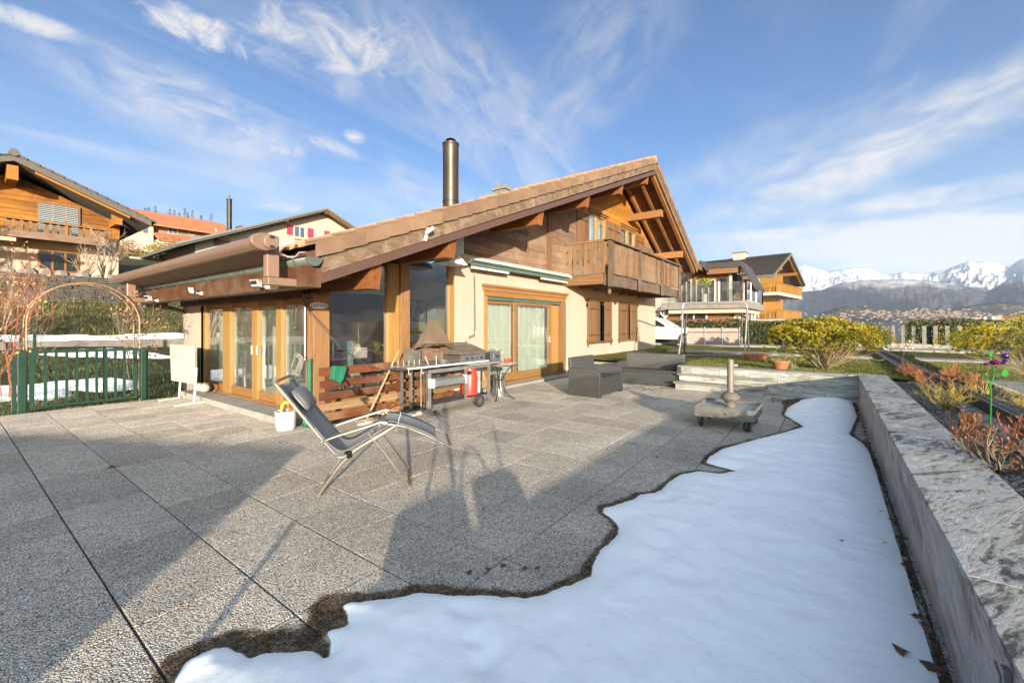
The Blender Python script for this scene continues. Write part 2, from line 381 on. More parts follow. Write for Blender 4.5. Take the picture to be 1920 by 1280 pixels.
def stone_slate(name, k=1.0, dark=(.07, .08, .09), light=(.42, .42, .39), tan=(.33, .29, .21), ang=.5):
    n = NT(name)
    mp = n.N.new('ShaderNodeMapping'); n.L.new(n.pos, mp.inputs[0]); mp.inputs['Rotation'].default_value = (0, .25, ang)
    rv = n.N.new('ShaderNodeCombineXYZ')
    for i, q in enumerate((17., 43., 29.)): n.L.new(n.math('MULTIPLY', n.rnd, q), rv.inputs[i])
    p = n.addv(mp.outputs[0], rv.outputs[0])
    w = n.noise(n.scale(p, (1.0, 5.5, 5.5)), 1.5 * k, 8, .72, 1.6)
    w2 = n.noise(n.scale(p, (2, 16, 16)), 2.3 * k, 5, .7, .6)
    f = n.mr(n.math('ADD', n.math('MULTIPLY', w, .65), n.math('MULTIPLY', w2, .35)), .385, .615, .18, .82)
    c = n.ramp(f, [(.28, dark), (.42, tuple(.5 * (a + b) for a, b in zip(dark, light))), (.52, light), (.60, (.26, .28, .29)), (.72, (.50, .50, .47))])
    t = n.noise(p, 1.1, 5, .7, 1.0); c = n.mix(n.mr(t, .48, .68, 0, .45), c, tan)
    g = n.noise(n.pos, 160, 3, .7); c = n.shade(c, n.mr(g, .3, .7, .78, 1.2))
    n.bump(n.math('ADD', f, n.math('MULTIPLY', g, .25)), .45, .01)
    return n.done(c, .62, 0, .35)

def render_wall(name, c, stain=.42):
    n = NT(name); g = n.noise(n.pos, 70, 4, .7)
    big = n.noise(n.scale(n.pos, (1, 1, .6)), .9, 6, .65, .6); st = n.noise(n.scale(n.pos, (2.6, 2.6, .35)), 1.5, 5, .7, .4)
    k = n.shade(c, n.mr(big, .3, .7, .93, 1.05)); k = n.mix(n.mr(st, .56, .75, 0, stain), k, tuple(a * .62 for a in c))
    sp = n.N.new('ShaderNodeSeparateXYZ'); n.L.new(n.pos, sp.inputs[0])
    n.bump(g, .32, .006); return n.done(k, .9, 0, .1)

def grass_ground(name, a=(.045, .06, .018), b=(.12, .115, .045), c=(.16, .13, .07)):
    n = NT(name); f = n.noise(n.pos, 2.2, 6, .7, .5); g = n.noise(n.pos, 38, 4, .7)
    k = n.ramp(n.math('ADD', n.math('MULTIPLY', f, .6), n.math('MULTIPLY', g, .4)), [(.36, a), (.5, b), (.64, c)])
    n.bump(g, .8, .04); return n.done(k, .9, 0, .1)

M = dict(
    slab=slab_material('washed aggregate slab'), snow=snow_material(), wet=wet_material(),
    joint=plain('joint bed', (.045, .042, .038), .9, var=.4, sc_=20),
    cream=render_wall('cream render', (.262, .226, .186)), plinth=render_wall('grey plinth', (.40, .38, .35)),
    siding=wood('weathered siding', (.17, .10, .065), (.50, .32, .20), 'x', weather=(.44, .34, .26)),
    siding_gold=wood('golden larch siding', (.36, .14, .025), (.90, .40, .05), 'x'),
    soffit=wood('red brown soffit boards', (.16, .055, .022), (.42, .17, .06), 'y', rough=.6),
    rafter=wood('orange rafter', (.32, .135, .04), (.62, .32, .11), 'x', rough=.55),
    purlin=wood('stained purlin', (.25, .085, .03), (.52, .22, .075), 'y', rough=.5),
    beam_y=wood('eave beam', (.10, .035, .015), (.30, .12, .05), 'y', rough=.5, weather=(.30, .22, .15)),
    barge=wood('peeling barge board', (.17, .10, .055), (.42, .29, .18), 'x', weather=(.50, .42, .33), wsc=2.4),
    metal_brown=plain('brown metal strip', (.10, .055, .042), .45, .2, var=.08),
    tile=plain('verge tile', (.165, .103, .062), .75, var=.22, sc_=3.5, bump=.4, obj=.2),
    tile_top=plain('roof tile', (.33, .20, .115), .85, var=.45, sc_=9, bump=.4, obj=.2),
    tile_dark=plain('anthracite roof tile', (.075, .070, .068), .7, var=.25, sc_=5, bump=.3),
    tile_red=plain('orange red roof tile', (.42, .14, .06), .75, var=.3, sc_=4, bump=.3),
    post=wood('honey post', (.30, .15, .06), (.56, .33, .16), 'z', rough=.55),
    frame_y=wood('yellow frame upright', (.46, .25, .07), (.68, .42, .15), 'z', rough=.45, knots=False, obj=.08),
    frame_x=wood('orange frame along', (.34, .16, .055), (.58, .33, .13), 'x', rough=.45, knots=False, obj=.08),
    frame_yy=wood('orange frame across', (.36, .16, .05), (.60, .32, .11), 'y', rough=.45, knots=False, obj=.08),
    balc_z=wood('balcony board', (.20, .11, .055), (.50, .31, .16), 'z', weather=(.36, .29, .22)),
    balc_x=wood('grey balcony beam', (.13, .08, .055), (.34, .24, .16), 'x', weather=(.30, .26, .22)),
    balc_y=wood('balcony side beam', (.22, .10, .045), (.52, .30, .14), 'y'),
    shutter=wood('shutter boards', (.20, .105, .05), (.42, .245, .12), 'z', rough=.6),
    slat=wood('red brown slat', (.13, .04, .02), (.32, .11, .05), 'x', weather=(.42, .30, .17), rough=.5),
    slat_pale=wood('bare slat', (.30, .17, .08), (.55, .38, .20), 'x'),
    pole_wood=wood('broom handle', (.50, .36, .2), (.70, .54, .34), 'z', rough=.6),
    iron=plain('dark iron', (.035, .033, .03), .5, .6), black=plain('black plastic', (.02, .02, .022), .45),
    rattan=None, green=plain('green powder coat', (.004, .032, .018), .4, 0, var=.1), green_hose=plain('green downpipe', (.012, .12, .065), .4),
    copper=plain('green copper gutter', (.095, .115, .098), .5, .3, var=.3, sc_=5),
    awn=plain('taupe aluminium', (.22, .145, .105), .38, .25, var=.05, bump=0), awn_cloth=plain('brown awning cloth', (.22, .15, .10), .9, bump=.2, bsc=300),
    awn_white=plain('pale grey awning case', (.50, .52, .49), .4, .1, var=.1), teal=plain('teal strip', (.06, .105, .09), .5),
    steel=plain('dirty stainless', (.42, .41, .385), .32, .75, var=.18, sc_=4), steel_dark=plain('sooty steel', (.14, .13, .12), .5, .6, var=.4),
    grillgrey=plain('blue grey enamel', (.12, .13, .15), .4, .3), hood=plain('bronze hood', (.13, .09, .055), .42, .55, var=.22, sc_=3),
    rust=plain('rusty cast iron', (.17, .105, .07), .8, .2, var=.5, sc_=12, bump=.4),
    white=plain('white plastic', (.47, .465, .45), .45, var=.08), white_dirty=plain('stained white board', (.40, .37, .32), .6, var=.12, sc_=3),
    red=plain('red plastic', (.62, .045, .03), .35, var=.06), terracotta=plain('terracotta', (.46, .17, .075), .8, var=.15),
    concrete=plain('weathered concrete', (.155, .148, .135), .85, var=.3, sc_=5, bump=.4, bsc=40), concrete_light=plain('pale stone', (.26, .25, .225), .8, var=.2, sc_=4, bump=.3),
    slate=stone_slate('slate cap', .8, (.060, .060, .060), (.44, .415, .37), (.40, .33, .235)), slate_side=stone_slate('slate face', .6, (.19, .165, .14), (.46, .41, .355), (.50, .44, .37), ang=.1),
    quartz=stone_slate('quartzite step', .8, (.15, .155, .145), (.36, .35, .31), (.31, .29, .24), ang=1.57),
    pane=pane_material('window pane', (.86, .90, .88), .03, boost=1.2), pane_dark=pane_material('reflecting corner pane', (.74, .78, .80), .010, boost=2.0), rail_glass=pane_material('balustrade glass', (.965, .975, .955), .035, boost=1.5), far_pane=pane_material('far window pane', (.35, .4, .45), .02, boost=2.2),
    channel=plain('anthracite channel', (.075, .065, .062), .45, .5, var=.12), lounge=plain('grey mesh fabric', (.29, .285, .28), .65, var=.1, bump=.5, bsc=500),
    pillow=plain('grey pillow', (.23, .235, .24), .75, bump=.4, bsc=400), champagne=plain('champagne tube', (.42, .37, .30), .32, .7, var=.08),
    galv=plain('galvanised tube', (.27, .275, .27), .38, .7, var=.15), mesh_taupe=plain('taupe mesh', (.17, .135, .11), .7, bump=.3, bsc=300),
    soil=plain('grey gravel and soil', (.13, .125, .115), .9, var=.6, sc_=25, bump=.9, bsc=70),
    twig=plain('rose twig', (.34, .14, .05), .6, var=.35, sc_=12, obj=.3), twig_y=plain('yellow green twig', (.38, .30, .06), .6, var=.3, sc_=12), bark=plain('grey bark', (.20, .155, .115), .9, var=.3, sc_=10),
    leaf_red=plain('rusty leaf', (.24, .075, .03), .6, var=.4, sc_=15), dead_leaf=plain('dead leaf', (.14, .06, .03), .8, var=.4, sc_=20),
    interior=render_wall('room wall', (.52, .46, .35), 0), room_floor=plain('room floor', (.30, .25, .2), .5), curtain=plain('pale curtain', (.46, .48, .42), .9, var=.05, bump=0),
    grass=grass_ground('winter lawn', (.045, .052, .009), (.105, .10, .02), (.15, .12, .045)), grass_dark=grass_ground('rough grass', (.015, .022, .008), (.045, .045, .02), (.10, .08, .045)),
    asphalt=plain('grey paving', (.36, .33, .29), .85, var=.2), plaster=render_wall('white plaster', (.31, .27, .215), .1), plaster_pink=render_wall('pale pink plaster', (.30, .25, .22), .1),
    shutter_red=plain('crimson shutter', (.40, .03, .06), .5), car_white=plain('white car paint', (.55, .57, .60), .2, var=.03, bump=0), tyre=plain('tyre', (.025, .025, .026), .8),
    aluframe=plain('pale aluminium', (.55, .53, .50), .4, .5), orange_wood=wood('orange balustrade', (.42, .20, .04), (.66, .38, .09), 'z', knots=False),
    orange_siding=wood('orange siding along', (.22, .10, .045), (.50, .26, .12), 'x'), yellow=plain('yellow hose', (.75, .55, .03), .4), blue=plain('blue plastic', (.05, .12, .3), .4),
)
def rattan_material():
    n = NT('anthracite rattan')
    sp = n.N.new('ShaderNodeSeparateXYZ'); n.L.new(n.pos, sp.inputs[0])
    s1 = n.math('SINE', n.math('MULTIPLY', sp.outputs[2], 420.0)); xy = n.math('ADD', sp.outputs[0], sp.outputs[1]); s2 = n.math('SINE', n.math('MULTIPLY', xy, 300.0))
    h = n.math('MULTIPLY', s1, s2); n.bump(h, .5, .003)
    c = n.shade((.034, .034, .033), n.mr(n.noise(n.pos, 4, 4), .3, .7, .85, 1.2)); return n.done(c, .5, 0, .5)
M['rattan'] = rattan_material()
def leaf_material(name, stops, trans=.35):
    n = NT(name); f = n.noise(n.pos, 3.5, 3, .6); g = n.noise(n.pos, 26, 2, .6)
    c = n.ramp(n.math('ADD', n.math('MULTIPLY', f, .45), n.math('MULTIPLY', g, .55)), stops)
    d = n.N.new('ShaderNodeBsdfTranslucent'); n.L.new(c, d.inputs[0]); m = n.N.new('ShaderNodeMixShader'); m.inputs[0].default_value = trans
    n.done(c, .5, 0, .35); n.L.new(n.b.outputs[0], m.inputs[1]); n.L.new(d.outputs[0], m.inputs[2]); n.L.new(m.outputs[0], n.out.inputs['Surface']); return n.m
M['bush_leaf'] = leaf_material('yellow green leaf', [(.34, (.045, .075, .008)), (.44, (.14, .155, .012)), (.53, (.31, .245, .016)), (.66, (.44, .27, .025))])
M['hedge_leaf'] = leaf_material('hedge leaf', [(.35, (.018, .030, .010)), (.5, (.05, .068, .022)), (.65, (.13, .13, .05))], .2)
M['topiary'] = leaf_material('topiary leaf', [(.35, (.08, .11, .015)), (.6, (.25, .24, .03))], .2)

M['c1dark'] = wood('dark chalet boards', (.14, .055, .014), (.62, .25, .04), 'x', weather=(.85, .38, .05), wsc=.35)
M['c1grey'] = plain('grey roof boards', (.085, .078, .068), .8, var=.25)
M['orange_side'] = wood('orange siding across', (.22, .10, .045), (.50, .26, .12), 'y')
M['tile_grey'] = plain('grey brown roof tile', (.115, .10, .085), .8, var=.35, sc_=2, bump=.2)
M['champagne_dark'] = plain('greasy grill lid', (.20, .17, .13), .4, .5, var=.35, sc_=7)
M['signblue'] = plain('sign blue', (.10, .14, .28), .3); M['arch'] = plain('rusty arch tube', (.28, .18, .10), .6, .3)
M['twig_red'] = plain('red rose stem', (.30, .10, .05), .55, var=.5, sc_=2.5); M['leaf_dry'] = plain('dry yellow leaf', (.48, .28, .07), .6, var=.4, sc_=9)
M['leaf_brown'] = plain('brown crisp leaf', (.22, .12, .07), .7, var=.4, sc_=9); M['bark_warm'] = plain('warm bark', (.26, .19, .13), .85, var=.3)
M['leafbrownbush'] = leaf_material('winter bush leaf', [(.35, (.06, .035, .02)), (.5, (.16, .10, .05)), (.65, (.28, .19, .09))], .2)
M['tray'] = pane_material('clear tray', (.8, .8, .8), .25)
M['marble'] = stone_slate('veined stone slab', 1.4, (.08, .085, .085), (.36, .34, .30), (.25, .22, .17)); M['socket'] = plain('beige grey socket', (.20, .175, .145), .5, .2, var=.12)
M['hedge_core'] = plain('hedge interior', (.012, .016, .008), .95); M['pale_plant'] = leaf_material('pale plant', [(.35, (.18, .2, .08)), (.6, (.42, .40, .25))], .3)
M['bark_pale'] = plain('pale bush stem', (.33, .26, .17), .8, var=.3); M['green_gloss'] = plain('green enamel', (.03, .26, .04), .25, .2, bump=0); M['magenta'] = plain('magenta metal', (.40, .02, .20), .18, .8, bump=0); M['purple'] = plain('purple metal', (.14, .04, .30), .18, .8, bump=0)
M['paleblue'] = plain('pale blue enamel', (.45, .62, .66), .4, bump=0); M['pinkish'] = plain('dusty blossom', (.55, .42, .38), .7)
# ------------------------------------------------------------------ terrace
U0, DU, V0, DV = .577, .532, 1.68, .546
terrace = struct(B(-9, 11.0, -2.2, 11.05, -.30, -.036).build('terrace', M['joint'], origin=(0, 0, 0)))
struct(B(11.0, 12.6, 2.9, 6.35, -.30, -.036).build('terrace_end', M['joint'], origin=(0, 0, 0)))
def slab_mesh():
    mb = MB(); a, b, c = (DU - .010) / 2, (DV - .010) / 2, .004
    lo = [(-a, -b, -.036), (a, -b, -.036), (a, b, -.036), (-a, b, -.036)]; mi = [(-a, -b, -c), (a, -b, -c), (a, b, -c), (-a, b, -c)]
    hi = [(-a + c, -b + c, 0), (a - c, -b + c, 0), (a - c, b - c, 0), (-a + c, b - c, 0)]
    mb.add(lo + mi + hi, [(i, (i + 1) % 4, (i + 1) % 4 + 4, i + 4) for i in range(4)] + [(i + 4, (i + 1) % 4 + 4, (i + 1) % 4 + 8, i + 8) for i in range(4)] + [(8, 9, 10, 11)])
    return mb
cells = []
for i in range(-18, 21):
    for j in range(-4, 20):
        x = U0 + DU * (i + .5); y = V0 + DV * (j + .5)
        if y + DV / 2 > 11.08: continue
        if x > 3.3 and y > 6.25: continue
        if x > 3.0 and y > 6.55: continue
        if y < -.5 or x > 11.4: continue
        d = x * ca + y * sa; r = x * sa - y * ca
        vis = d > .6 and abs(r / d) < 1.35 and (EYE / d) < 1.05
        cells.append((d if vis else 1000 + abs(x) + abs(y), x, y))
cells.sort()
base = slab_mesh().build('paving_slab', M['slab'], terrace, origin=(0, 0, 0)); first = True
rest = MB()
for k, (d, x, y) in enumerate(cells):
    z = random.uniform(-.0016, .0016); rot = (random.uniform(-.0014, .0014), random.uniform(-.0014, .0014), 0)
    if k < 300:
        if first: base.location = (x, y, z); base.rotation_euler = rot; first = False
        else: slab_copy(base, (x, y, z), terrace, rot)
    else:
        a, b = (DU - .007) / 2, (DV - .007) / 2
        rest.box(x - a, x + a, y - b, y + b, -.036, z)
rest.build('far_slabs', M['slab'], terrace, kind='stuff', origin=(0, 0, 0))
# terrace end behind the sofa
mb = MB()
for i in range(20, 24):
    for j in range(2, 9):
        x = U0 + DU * (i + .5); y = V0 + DV * (j + .5)
        if x > 11.4 and y > 2.9: mb.box(x - .262, x + .262, y - .269, y + .269, -.036, 0)
mb.build('end_slabs', M['slab'], terrace, kind='stuff', origin=(0, 0, 0))

# ------------------------------------------------------------------ melting snow on the terrace
edge_px = [(318, 1290), (345, 1240), (380, 1222), (405, 1213), (432, 1211), (452, 1222), (470, 1230), (500, 1222), (545, 1219), (590, 1217), (612, 1229), (617, 1205), (608, 1190), (616, 1178), (634, 1176), (651, 1171), (646, 1150),
    (637, 1136), (655, 1128), (698, 1124), (730, 1122), (756, 1116), (780, 1110), (803, 1111), (840, 1113), (873, 1115), (910, 1114), (952, 1118), (985, 1119), (1010, 1116), (1030, 1107), (1049, 1100), (1080, 1090), (1104, 1077), (1110, 1055),
    (1123, 1030), (1140, 1018), (1157, 999), (1155, 983), (1140, 970), (1127, 960), (1132, 952), (1147, 948), (1165, 942), (1186, 936), (1198, 927), (1225, 924), (1240, 917), (1252, 902), (1275, 889), (1310, 883), (1345, 888), (1378, 883),
    (1345, 875), (1322, 868), (1328, 857), (1350, 843), (1400, 828), (1455, 815), (1488, 806), (1506, 800), (1483, 786), (1470, 778), (1475, 765), (1500, 751), (1540, 745), (1580, 745), (1598, 753), (1608, 780), (1600, 800), (1594, 815),
    (1620, 832), (1637, 853), (1655, 890), (1672, 929), (1688, 965), (1699, 1010), (1714, 1052), (1729, 1096), (1742, 1130), (1755, 1160), (1770, 1215), (1785, 1276)]
SE = [G(x, y) for x, y in edge_px]
SNOW = [(p.x, p.y) for p in SE] + [(1.6, -.33), (-1.5, -.33), (-1.5, 1.3), (-.2, 1.9)]
def poly_sd(P, poly):           # signed distance, positive inside
    poly = np.array(poly); n = len(poly); d = np.full(len(P), 1e9); ins = np.zeros(len(P), bool)
    for i in range(n):
        a, b = poly[i], poly[(i + 1) % n]; e = b - a; w = P - a
        t = np.clip((w @ e) / (e @ e + 1e-12), 0, 1); q = w - t[:, None] * e
        d = np.minimum(d, np.hypot(q[:, 0], q[:, 1]))
        c = ((a[1] > P[:, 1]) != (b[1] > P[:, 1])) & (P[:, 0] < (b[0] - a[0]) * (P[:, 1] - a[1]) / (b[1] - a[1] + 1e-12) + a[0])
        ins ^= c
    return np.where(ins, d, -d)
def heightsheet(x0, x1, y0, y1, step, fz, keep):
    xs = np.arange(x0, x1 + step, step); ys = np.arange(y0, y1 + step, step); X, Y = np.meshgrid(xs, ys)
    P = np.stack([X.ravel(), Y.ravel()], 1); Z, K = fz(P); nx = len(xs); ny = len(ys)
    K = K.reshape(ny, nx); idx = -np.ones(nx * ny, int)
    q = K[:-1, :-1] | K[1:, :-1] | K[:-1, 1:] | K[1:, 1:]
    J, I = np.nonzero(q); f = np.stack([J * nx + I, J * nx + I + 1, (J + 1) * nx + I + 1, (J + 1) * nx + I], 1)
    used = np.unique(f); idx[used] = np.arange(len(used)); V = np.column_stack([P[used], Z[used]])
    return V, idx[f]
def sheet_obj(name, V, F, mat, kind='structure', parent=None):
    me = bpy.data.meshes.new(name); me.from_pydata(V.tolist(), [], F.tolist()); me.materials.append(mat)
    me.polygons.foreach_set('use_smooth', [True] * len(me.polygons)); me.update()
    o = bpy.data.objects.new(name, me); col.objects.link(o); WO[o.as_pointer()] = Vector((0, 0, 0))
    if parent: o.parent = parent
    if kind: o['kind'] = kind
    return o
def vnoise(P, s, o=0.0): return np.array([mnoise.noise(Vector((x * s + o, y * s - o, o))) for x, y in P])
prints = [(882, 1165), (888, 1210), (905, 1262), (862, 1150), (920, 1240)]
PR = [G(x, y) for x, y in prints]
def snow_z(P):
    d = poly_sd(P, SNOW); d = d + .012 * vnoise(P, 14) + .006 * vnoise(P, 41, 3)
    n1 = vnoise(P, 1.3, 5); n2 = vnoise(P, 6, 9)
    z = np.where(d > 0, .050 * (1 - np.exp(-np.maximum(d, 0) / .085)) * (1 + .25 * n1) + (.013 * n2 + .005 * vnoise(P, 19, 6) + .012 * vnoise(P, 2.6, 11)) * np.clip(d * 4, 0, 1), d * .9)
    far = np.clip((P[:, 0] - 4) / 5, 0, 1); z = np.where(d > 0, z * (1 + .5 * far), z)
    for q in PR:
        r = np.hypot(P[:, 0] - q.x, (P[:, 1] - q.y)); z = z - .020 * np.exp(-(r / .07) ** 2)
    q = G(1570, 945); r = np.hypot((P[:, 0] - q.x) / .32, (P[:, 1] - q.y) / .10); z = z + .018 * np.exp(-r ** 2)
    q = G(1600, 1010); r = np.hypot((P[:, 0] - q.x) / .25, (P[:, 1] - q.y) / .2); z = z - .02 * np.exp(-r ** 2)
    return z - .002, d > -.03
V, F = heightsheet(-1.5, 11.2, -.36, 3.0, .022, snow_z, None)
sheet_obj('snow', V, F, M['snow'])
def wet_edge(P):
    d = poly_sd(P, SNOW); w = vnoise(P, 3.2, 2); w2 = vnoise(P, 17, 7)
    e = G(560, 1190); near = np.exp(-(np.hypot(P[:, 0] - e.x, P[:, 1] - e.y) / .5) ** 2)
    lim = .050 + .035 * w + .018 * w2 + .10 * near * (1 + .9 * w) + .02 * np.clip((2.4 - P[:, 0]), 0, 1)
    far = np.exp(-(np.hypot(P[:, 0] - 10.0, P[:, 1] - .7) / .6) ** 2)
    return d + lim + .2 * far
def wet_z(P): return np.full(len(P), .0045), (wet_edge(P) > 0) & (poly_sd(P, SNOW) < .03)
V, F = heightsheet(-.2, 11.0, -.41, 3.2, .016, wet_z, None)
wo_ = sheet_obj('damp_rim', V, F, M['wet']); at_ = wo_.data.attributes.new('wet', 'FLOAT', 'POINT')
at_.data.foreach_set('value', np.clip(wet_edge(V[:, :2]) / .022, 0, 1) * np.clip(.9 + .25 * vnoise(V[:, :2], 8, 1), 0, 1))

# ------------------------------------------------------------------ retaining wall, steps, planter wall
WALLX = 10.62; WH = .535
rw = thing('retaining_wall', 'low quartzite wall with pale coping between terrace and lawn', 'retaining wall', (WALLX, -.5, 0))
def courses(root, x, ylist, z0, z1, mat, sgn=-1, thick=.03, name='cladding_panel'):
    for a, b in zip(ylist[:-1], ylist[1:]):
        MB().box(min(x, x + sgn * thick), max(x, x + sgn * thick), min(a, b) + .002, max(a, b) - .002, z0, z1).build(name, mat, root)
B(WALLX, WALLX + .25, -.43, 2.92, -.2, WH - .035).build('core', M['concrete'], rw)
courses(rw, WALLX, [-.428, .08, .62, 1.15, 1.75, 2.3, 2.9], 0.0, .25, M['quartz'])
courses(rw, WALLX, [-.428, .35, .9, 1.42, 2.02, 2.62, 2.9], .253, WH - .035, M['quartz'])
for a, b in ((-.22, .7), (.704, 1.6), (1.604, 2.5), (2.504, 2.94)):
    B(WALLX - .05, WALLX + .27, a, b, WH - .033, WH).build('coping_slab', M['concrete_light'], rw, bevel=.004)
B(11.42, 11.7, 2.94, 6.38, -.2, .42).build('return_wall', M['concrete_light'], rw)
st = thing('garden_steps', 'two pale stone steps with overhanging treads up to the lawn', 'steps', (10.3, 1.9, 0))
# widths from the picture: lower tread and upper tread
lowA, lowB = 1.12, 2.93
B(10.36, 10.62, lowA, lowB, 0, .14).build('riser', M['quartz'], st)
B(10.28, 10.66 - .075, lowA - .05, lowB + .03, .142, .18).build('tread', M['concrete_light'], st, bevel=.004)
for a, b in ((lowA + .0, 1.7), (1.704, 2.34), (2.344, lowB - .05)):
    B(10.5, 10.588, a, b, .182, .322).build('riser', M['quartz'], st)
B(10.42, 10.60 - .06, lowA - .15, lowB - .02, .324, .36).build('tread', M['concrete_light'], st, bevel=.004)

pw = thing('planter_wall', 'long slate clad planter wall running beside the melting snow', 'wall', (3, -.6, 0))
PV0, PV1 = -.43, -.86
jo = [-6.0, -4.0, -2.2, -.6, .75, 2.37, 3.45, 5.05, 6.6, 8.2, 9.6, WALLX - .052]
for a, b in zip(jo[:-1], jo[1:]):
    B(a + .0015, b - .0015, PV1, PV0 + .012, WH - .03, WH + random.uniform(0, .003)).build('cap_slab', M['slate'], pw, bevel=.003)
    B(a + .0015, (b if b < 10.5 else 10.615) - .0015, PV0 - .03, PV0, -.03, WH - .032).build('face_slab', M['slate_side'], pw)
B(-6, 10.5, PV1 + .004, PV0 - .033, -.2, WH - .034).build('core', M['concrete'], pw)
B(WALLX - .05, WALLX + .3, -.86, -.222, WH - .033, WH + .002).build('cap_slab', M['slate'], pw)
# soil strip, kerb, channel and glass
def soil_z(P):
    z = WH - .10 + .025 * vnoise(P, 3) + .012 * vnoise(P, 21, 4); return z, np.ones(len(P), bool)
V, F = heightsheet(-1.5, 11, -1.62, PV1 + .0, .045, soil_z, None); sheet_obj('planting_bed', V, F, M['soil'], 'structure')
stones = MB()
for _ in range(2600):
    x = random.uniform(.6, 9.5) if random.random() < .5 else random.uniform(.8, 4.5); y = random.uniform(-1.5, -.9); z = WH - .10 + .012
    r = random.uniform(.006, .022); stones.ball((x, y, z), r, r * random.uniform(.6, 1.1), r * .55, 5, 3)
stones.build('bed_gravel', plain('pale gravel', (.30, .29, .27), .85, var=.4, sc_=30), None, kind='stuff')
# ------------------------------------------------------------------ the house
WU, WV = 3.47, 6.40           # west face X=WU, south face Y=WV
RU, RZ, SL, SR = 15.15, 7.37, .3935, .505
EAVE, OV, REND, RFAR = 2.74, 5.0, 21.1, 12.9     # eave line, verge plane, right eave, far verge
def ztop(u): return RZ - (RU - u) * SL if u < RU else RZ - (u - RU) * SR
house = thing('chalet', 'cream and dark timber chalet with tiled roof, carved balcony and black chimney pipe', 'house', (8, 8, 0))
# --- rendered south wall, butted pieces joined into one wall
w = MB(); T = .30
w.box(6.56, 7.50, WV, WV + T, .24, 2.76); w.box(7.50, 11.20, WV, WV + T, 2.37, 2.76); w.box(11.20, 12.75, WV, WV + T, .24, 2.76)
for a, b in ((12.75, 14.55), (15.33, 17.1)):
    w.box(a, b, WV, WV + T, .24, .93); w.box(a, b, WV, WV + T, 2.34, 2.76)
w.box(14.55, 15.33, WV, WV + T, .24, 2.76); w.box(17.1, 19.5, WV, WV + T, .24, 2.76)
w.box(19.2, 19.5, WV + T, 12.2, .0, 4.8)
w.build('wall', M['cream'], house, origin=(8, 8, 0))
pl = MB(); pl.box(6.56, 7.48, WV + .012, WV + T, -.1, .238); pl.box(11.2, 19.46, WV + .012, WV + T, -.1, .238); pl.build('plinth', M['plinth'], house, origin=(8, 8, 0))
B(6.56, 6.84, WV, WV + T, 2.762, ztop(6.7) - .42).build('corner_panel', M['awn_white'], house)
B(12.9, 14.4, WV + .25, WV + .29, .93, 2.34).build('dark_opening', M['black'], house); B(15.5, 17.0, WV + .25, WV + .29, .93, 2.34).build('dark_opening', M['black'], house)
# upper wall behind the planks
up = MB()
def under(u): return ztop(u) - .50
def wallpoly(a, b, z0):
    pts = [(a, z0), (b, z0), (b, under(b))] + ([(RU, under(RU))] if a < RU < b else []) + [(a, under(a))]
    up.prism(pts, 'y', WV + .05, WV + .28)
wallpoly(6.86, 12.8, 2.77); wallpoly(14.2, 15.5, 2.77); wallpoly(17.0, 19.5, 2.77)
for a, b in ((12.8, 14.2), (15.5, 17.0)):
    up.prism([(a, 5.32), (b, 5.32), (b, under(b))] + ([(RU, under(RU))] if a < RU < b else []) + [(a, under(a))], 'y', WV + .05, WV + .28)
up.build('backing_wall', M['metal_brown'], house, origin=(8, 8, 0))
def plank_row(z0, z1, segs, mat, y=WV, name='siding_plank'):
    for a, b in segs:
        # cut by the roof underside: shorten at each end
        zl = z1
        while under(a) < z0 + .02 and a < b: a += .05
        while under(b) < z0 + .02 and b > a: b -= .05
        if b - a < .15: continue
        a2 = max(a, RU - (RZ - .50 - z1) / SL); b2 = min(b, RU + (RZ - .50 - z1) / SR)
        if b2 <= a2: a2 = b2 = (a + b) / 2
        mb = MB(); ya = y - random.uniform(0, .006); yb = WV + .048
        p = [(a, z0), (b, z0), (b2, z1 - .004), (a2, z1 - .004)]
        mb.prism(p, 'y', ya, yb); mb.build(name, mat, house)
z = 2.80; PH = .172
while z < RZ - .6:
    if z < 5.3:
        segs = [(6.87, 10.22), (10.42, 12.8), (14.2, 15.5), (17.0, 19.5)] if z > 2.95 else [(6.87, 10.22), (10.42, 19.5)]
        segs = [(a, b) for a, b in segs]
        # random board joints
        out = []
        for a, b in segs:
            if b - a > 2.5 and random.random() < .6: m = random.uniform(a + .7, b - .7); out += [(a, m - .002), (m + .002, b)]
            else: out.append((a, b))
        segs = out
    else: segs = [(6.87, 19.5)]
    plank_row(z, min(z + PH, RZ - .55), segs, M['siding'] if z < 5.0 else M['siding_gold']); z += PH
B(10.22, 10.42, WV - .05, WV + .05, 2.8, under(10.3)).build('siding_post', M['shutter'], house)
B(6.84, 11.2, WV - .02, WV + .04, 2.765, 2.80).build('drip_board', M['siding'], house)
# --- roof: one deck, soffit boards, purlins, rafters
def slope_slab(mb, u0, u1, v0, v1, dz0, dz1):
    za, zb = ztop(u0), ztop(u1)
    return mb.hexa([(u0, v0, za + dz0), (u1, v0, zb + dz0), (u1, v1, zb + dz0), (u0, v1, za + dz0), (u0, v0, za + dz1), (u1, v0, zb + dz1), (u1, v1, zb + dz1), (u0, v1, za + dz1)])
mb = MB(); slope_slab(mb, EAVE, RU, OV + .02, RFAR, -.36, -.08); slope_slab(mb, RU, REND, OV + .02, RFAR, -.36, -.08)
roof = mb.build('roof', M['metal_brown'], house, origin=(8, 8, 0))
n = 0; u = RU + .05
while u < REND - .05:                          # soffit boards under the right-hand slope
    mb = MB(); slope_slab(mb, u, u + .128, OV + .06, WV + .06 if u < 19.5 else 8.5, -.385 - random.uniform(0, .004), -.362); mb.build('soffit_board', M['soffit'], house); u += .134
u = EAVE + .02
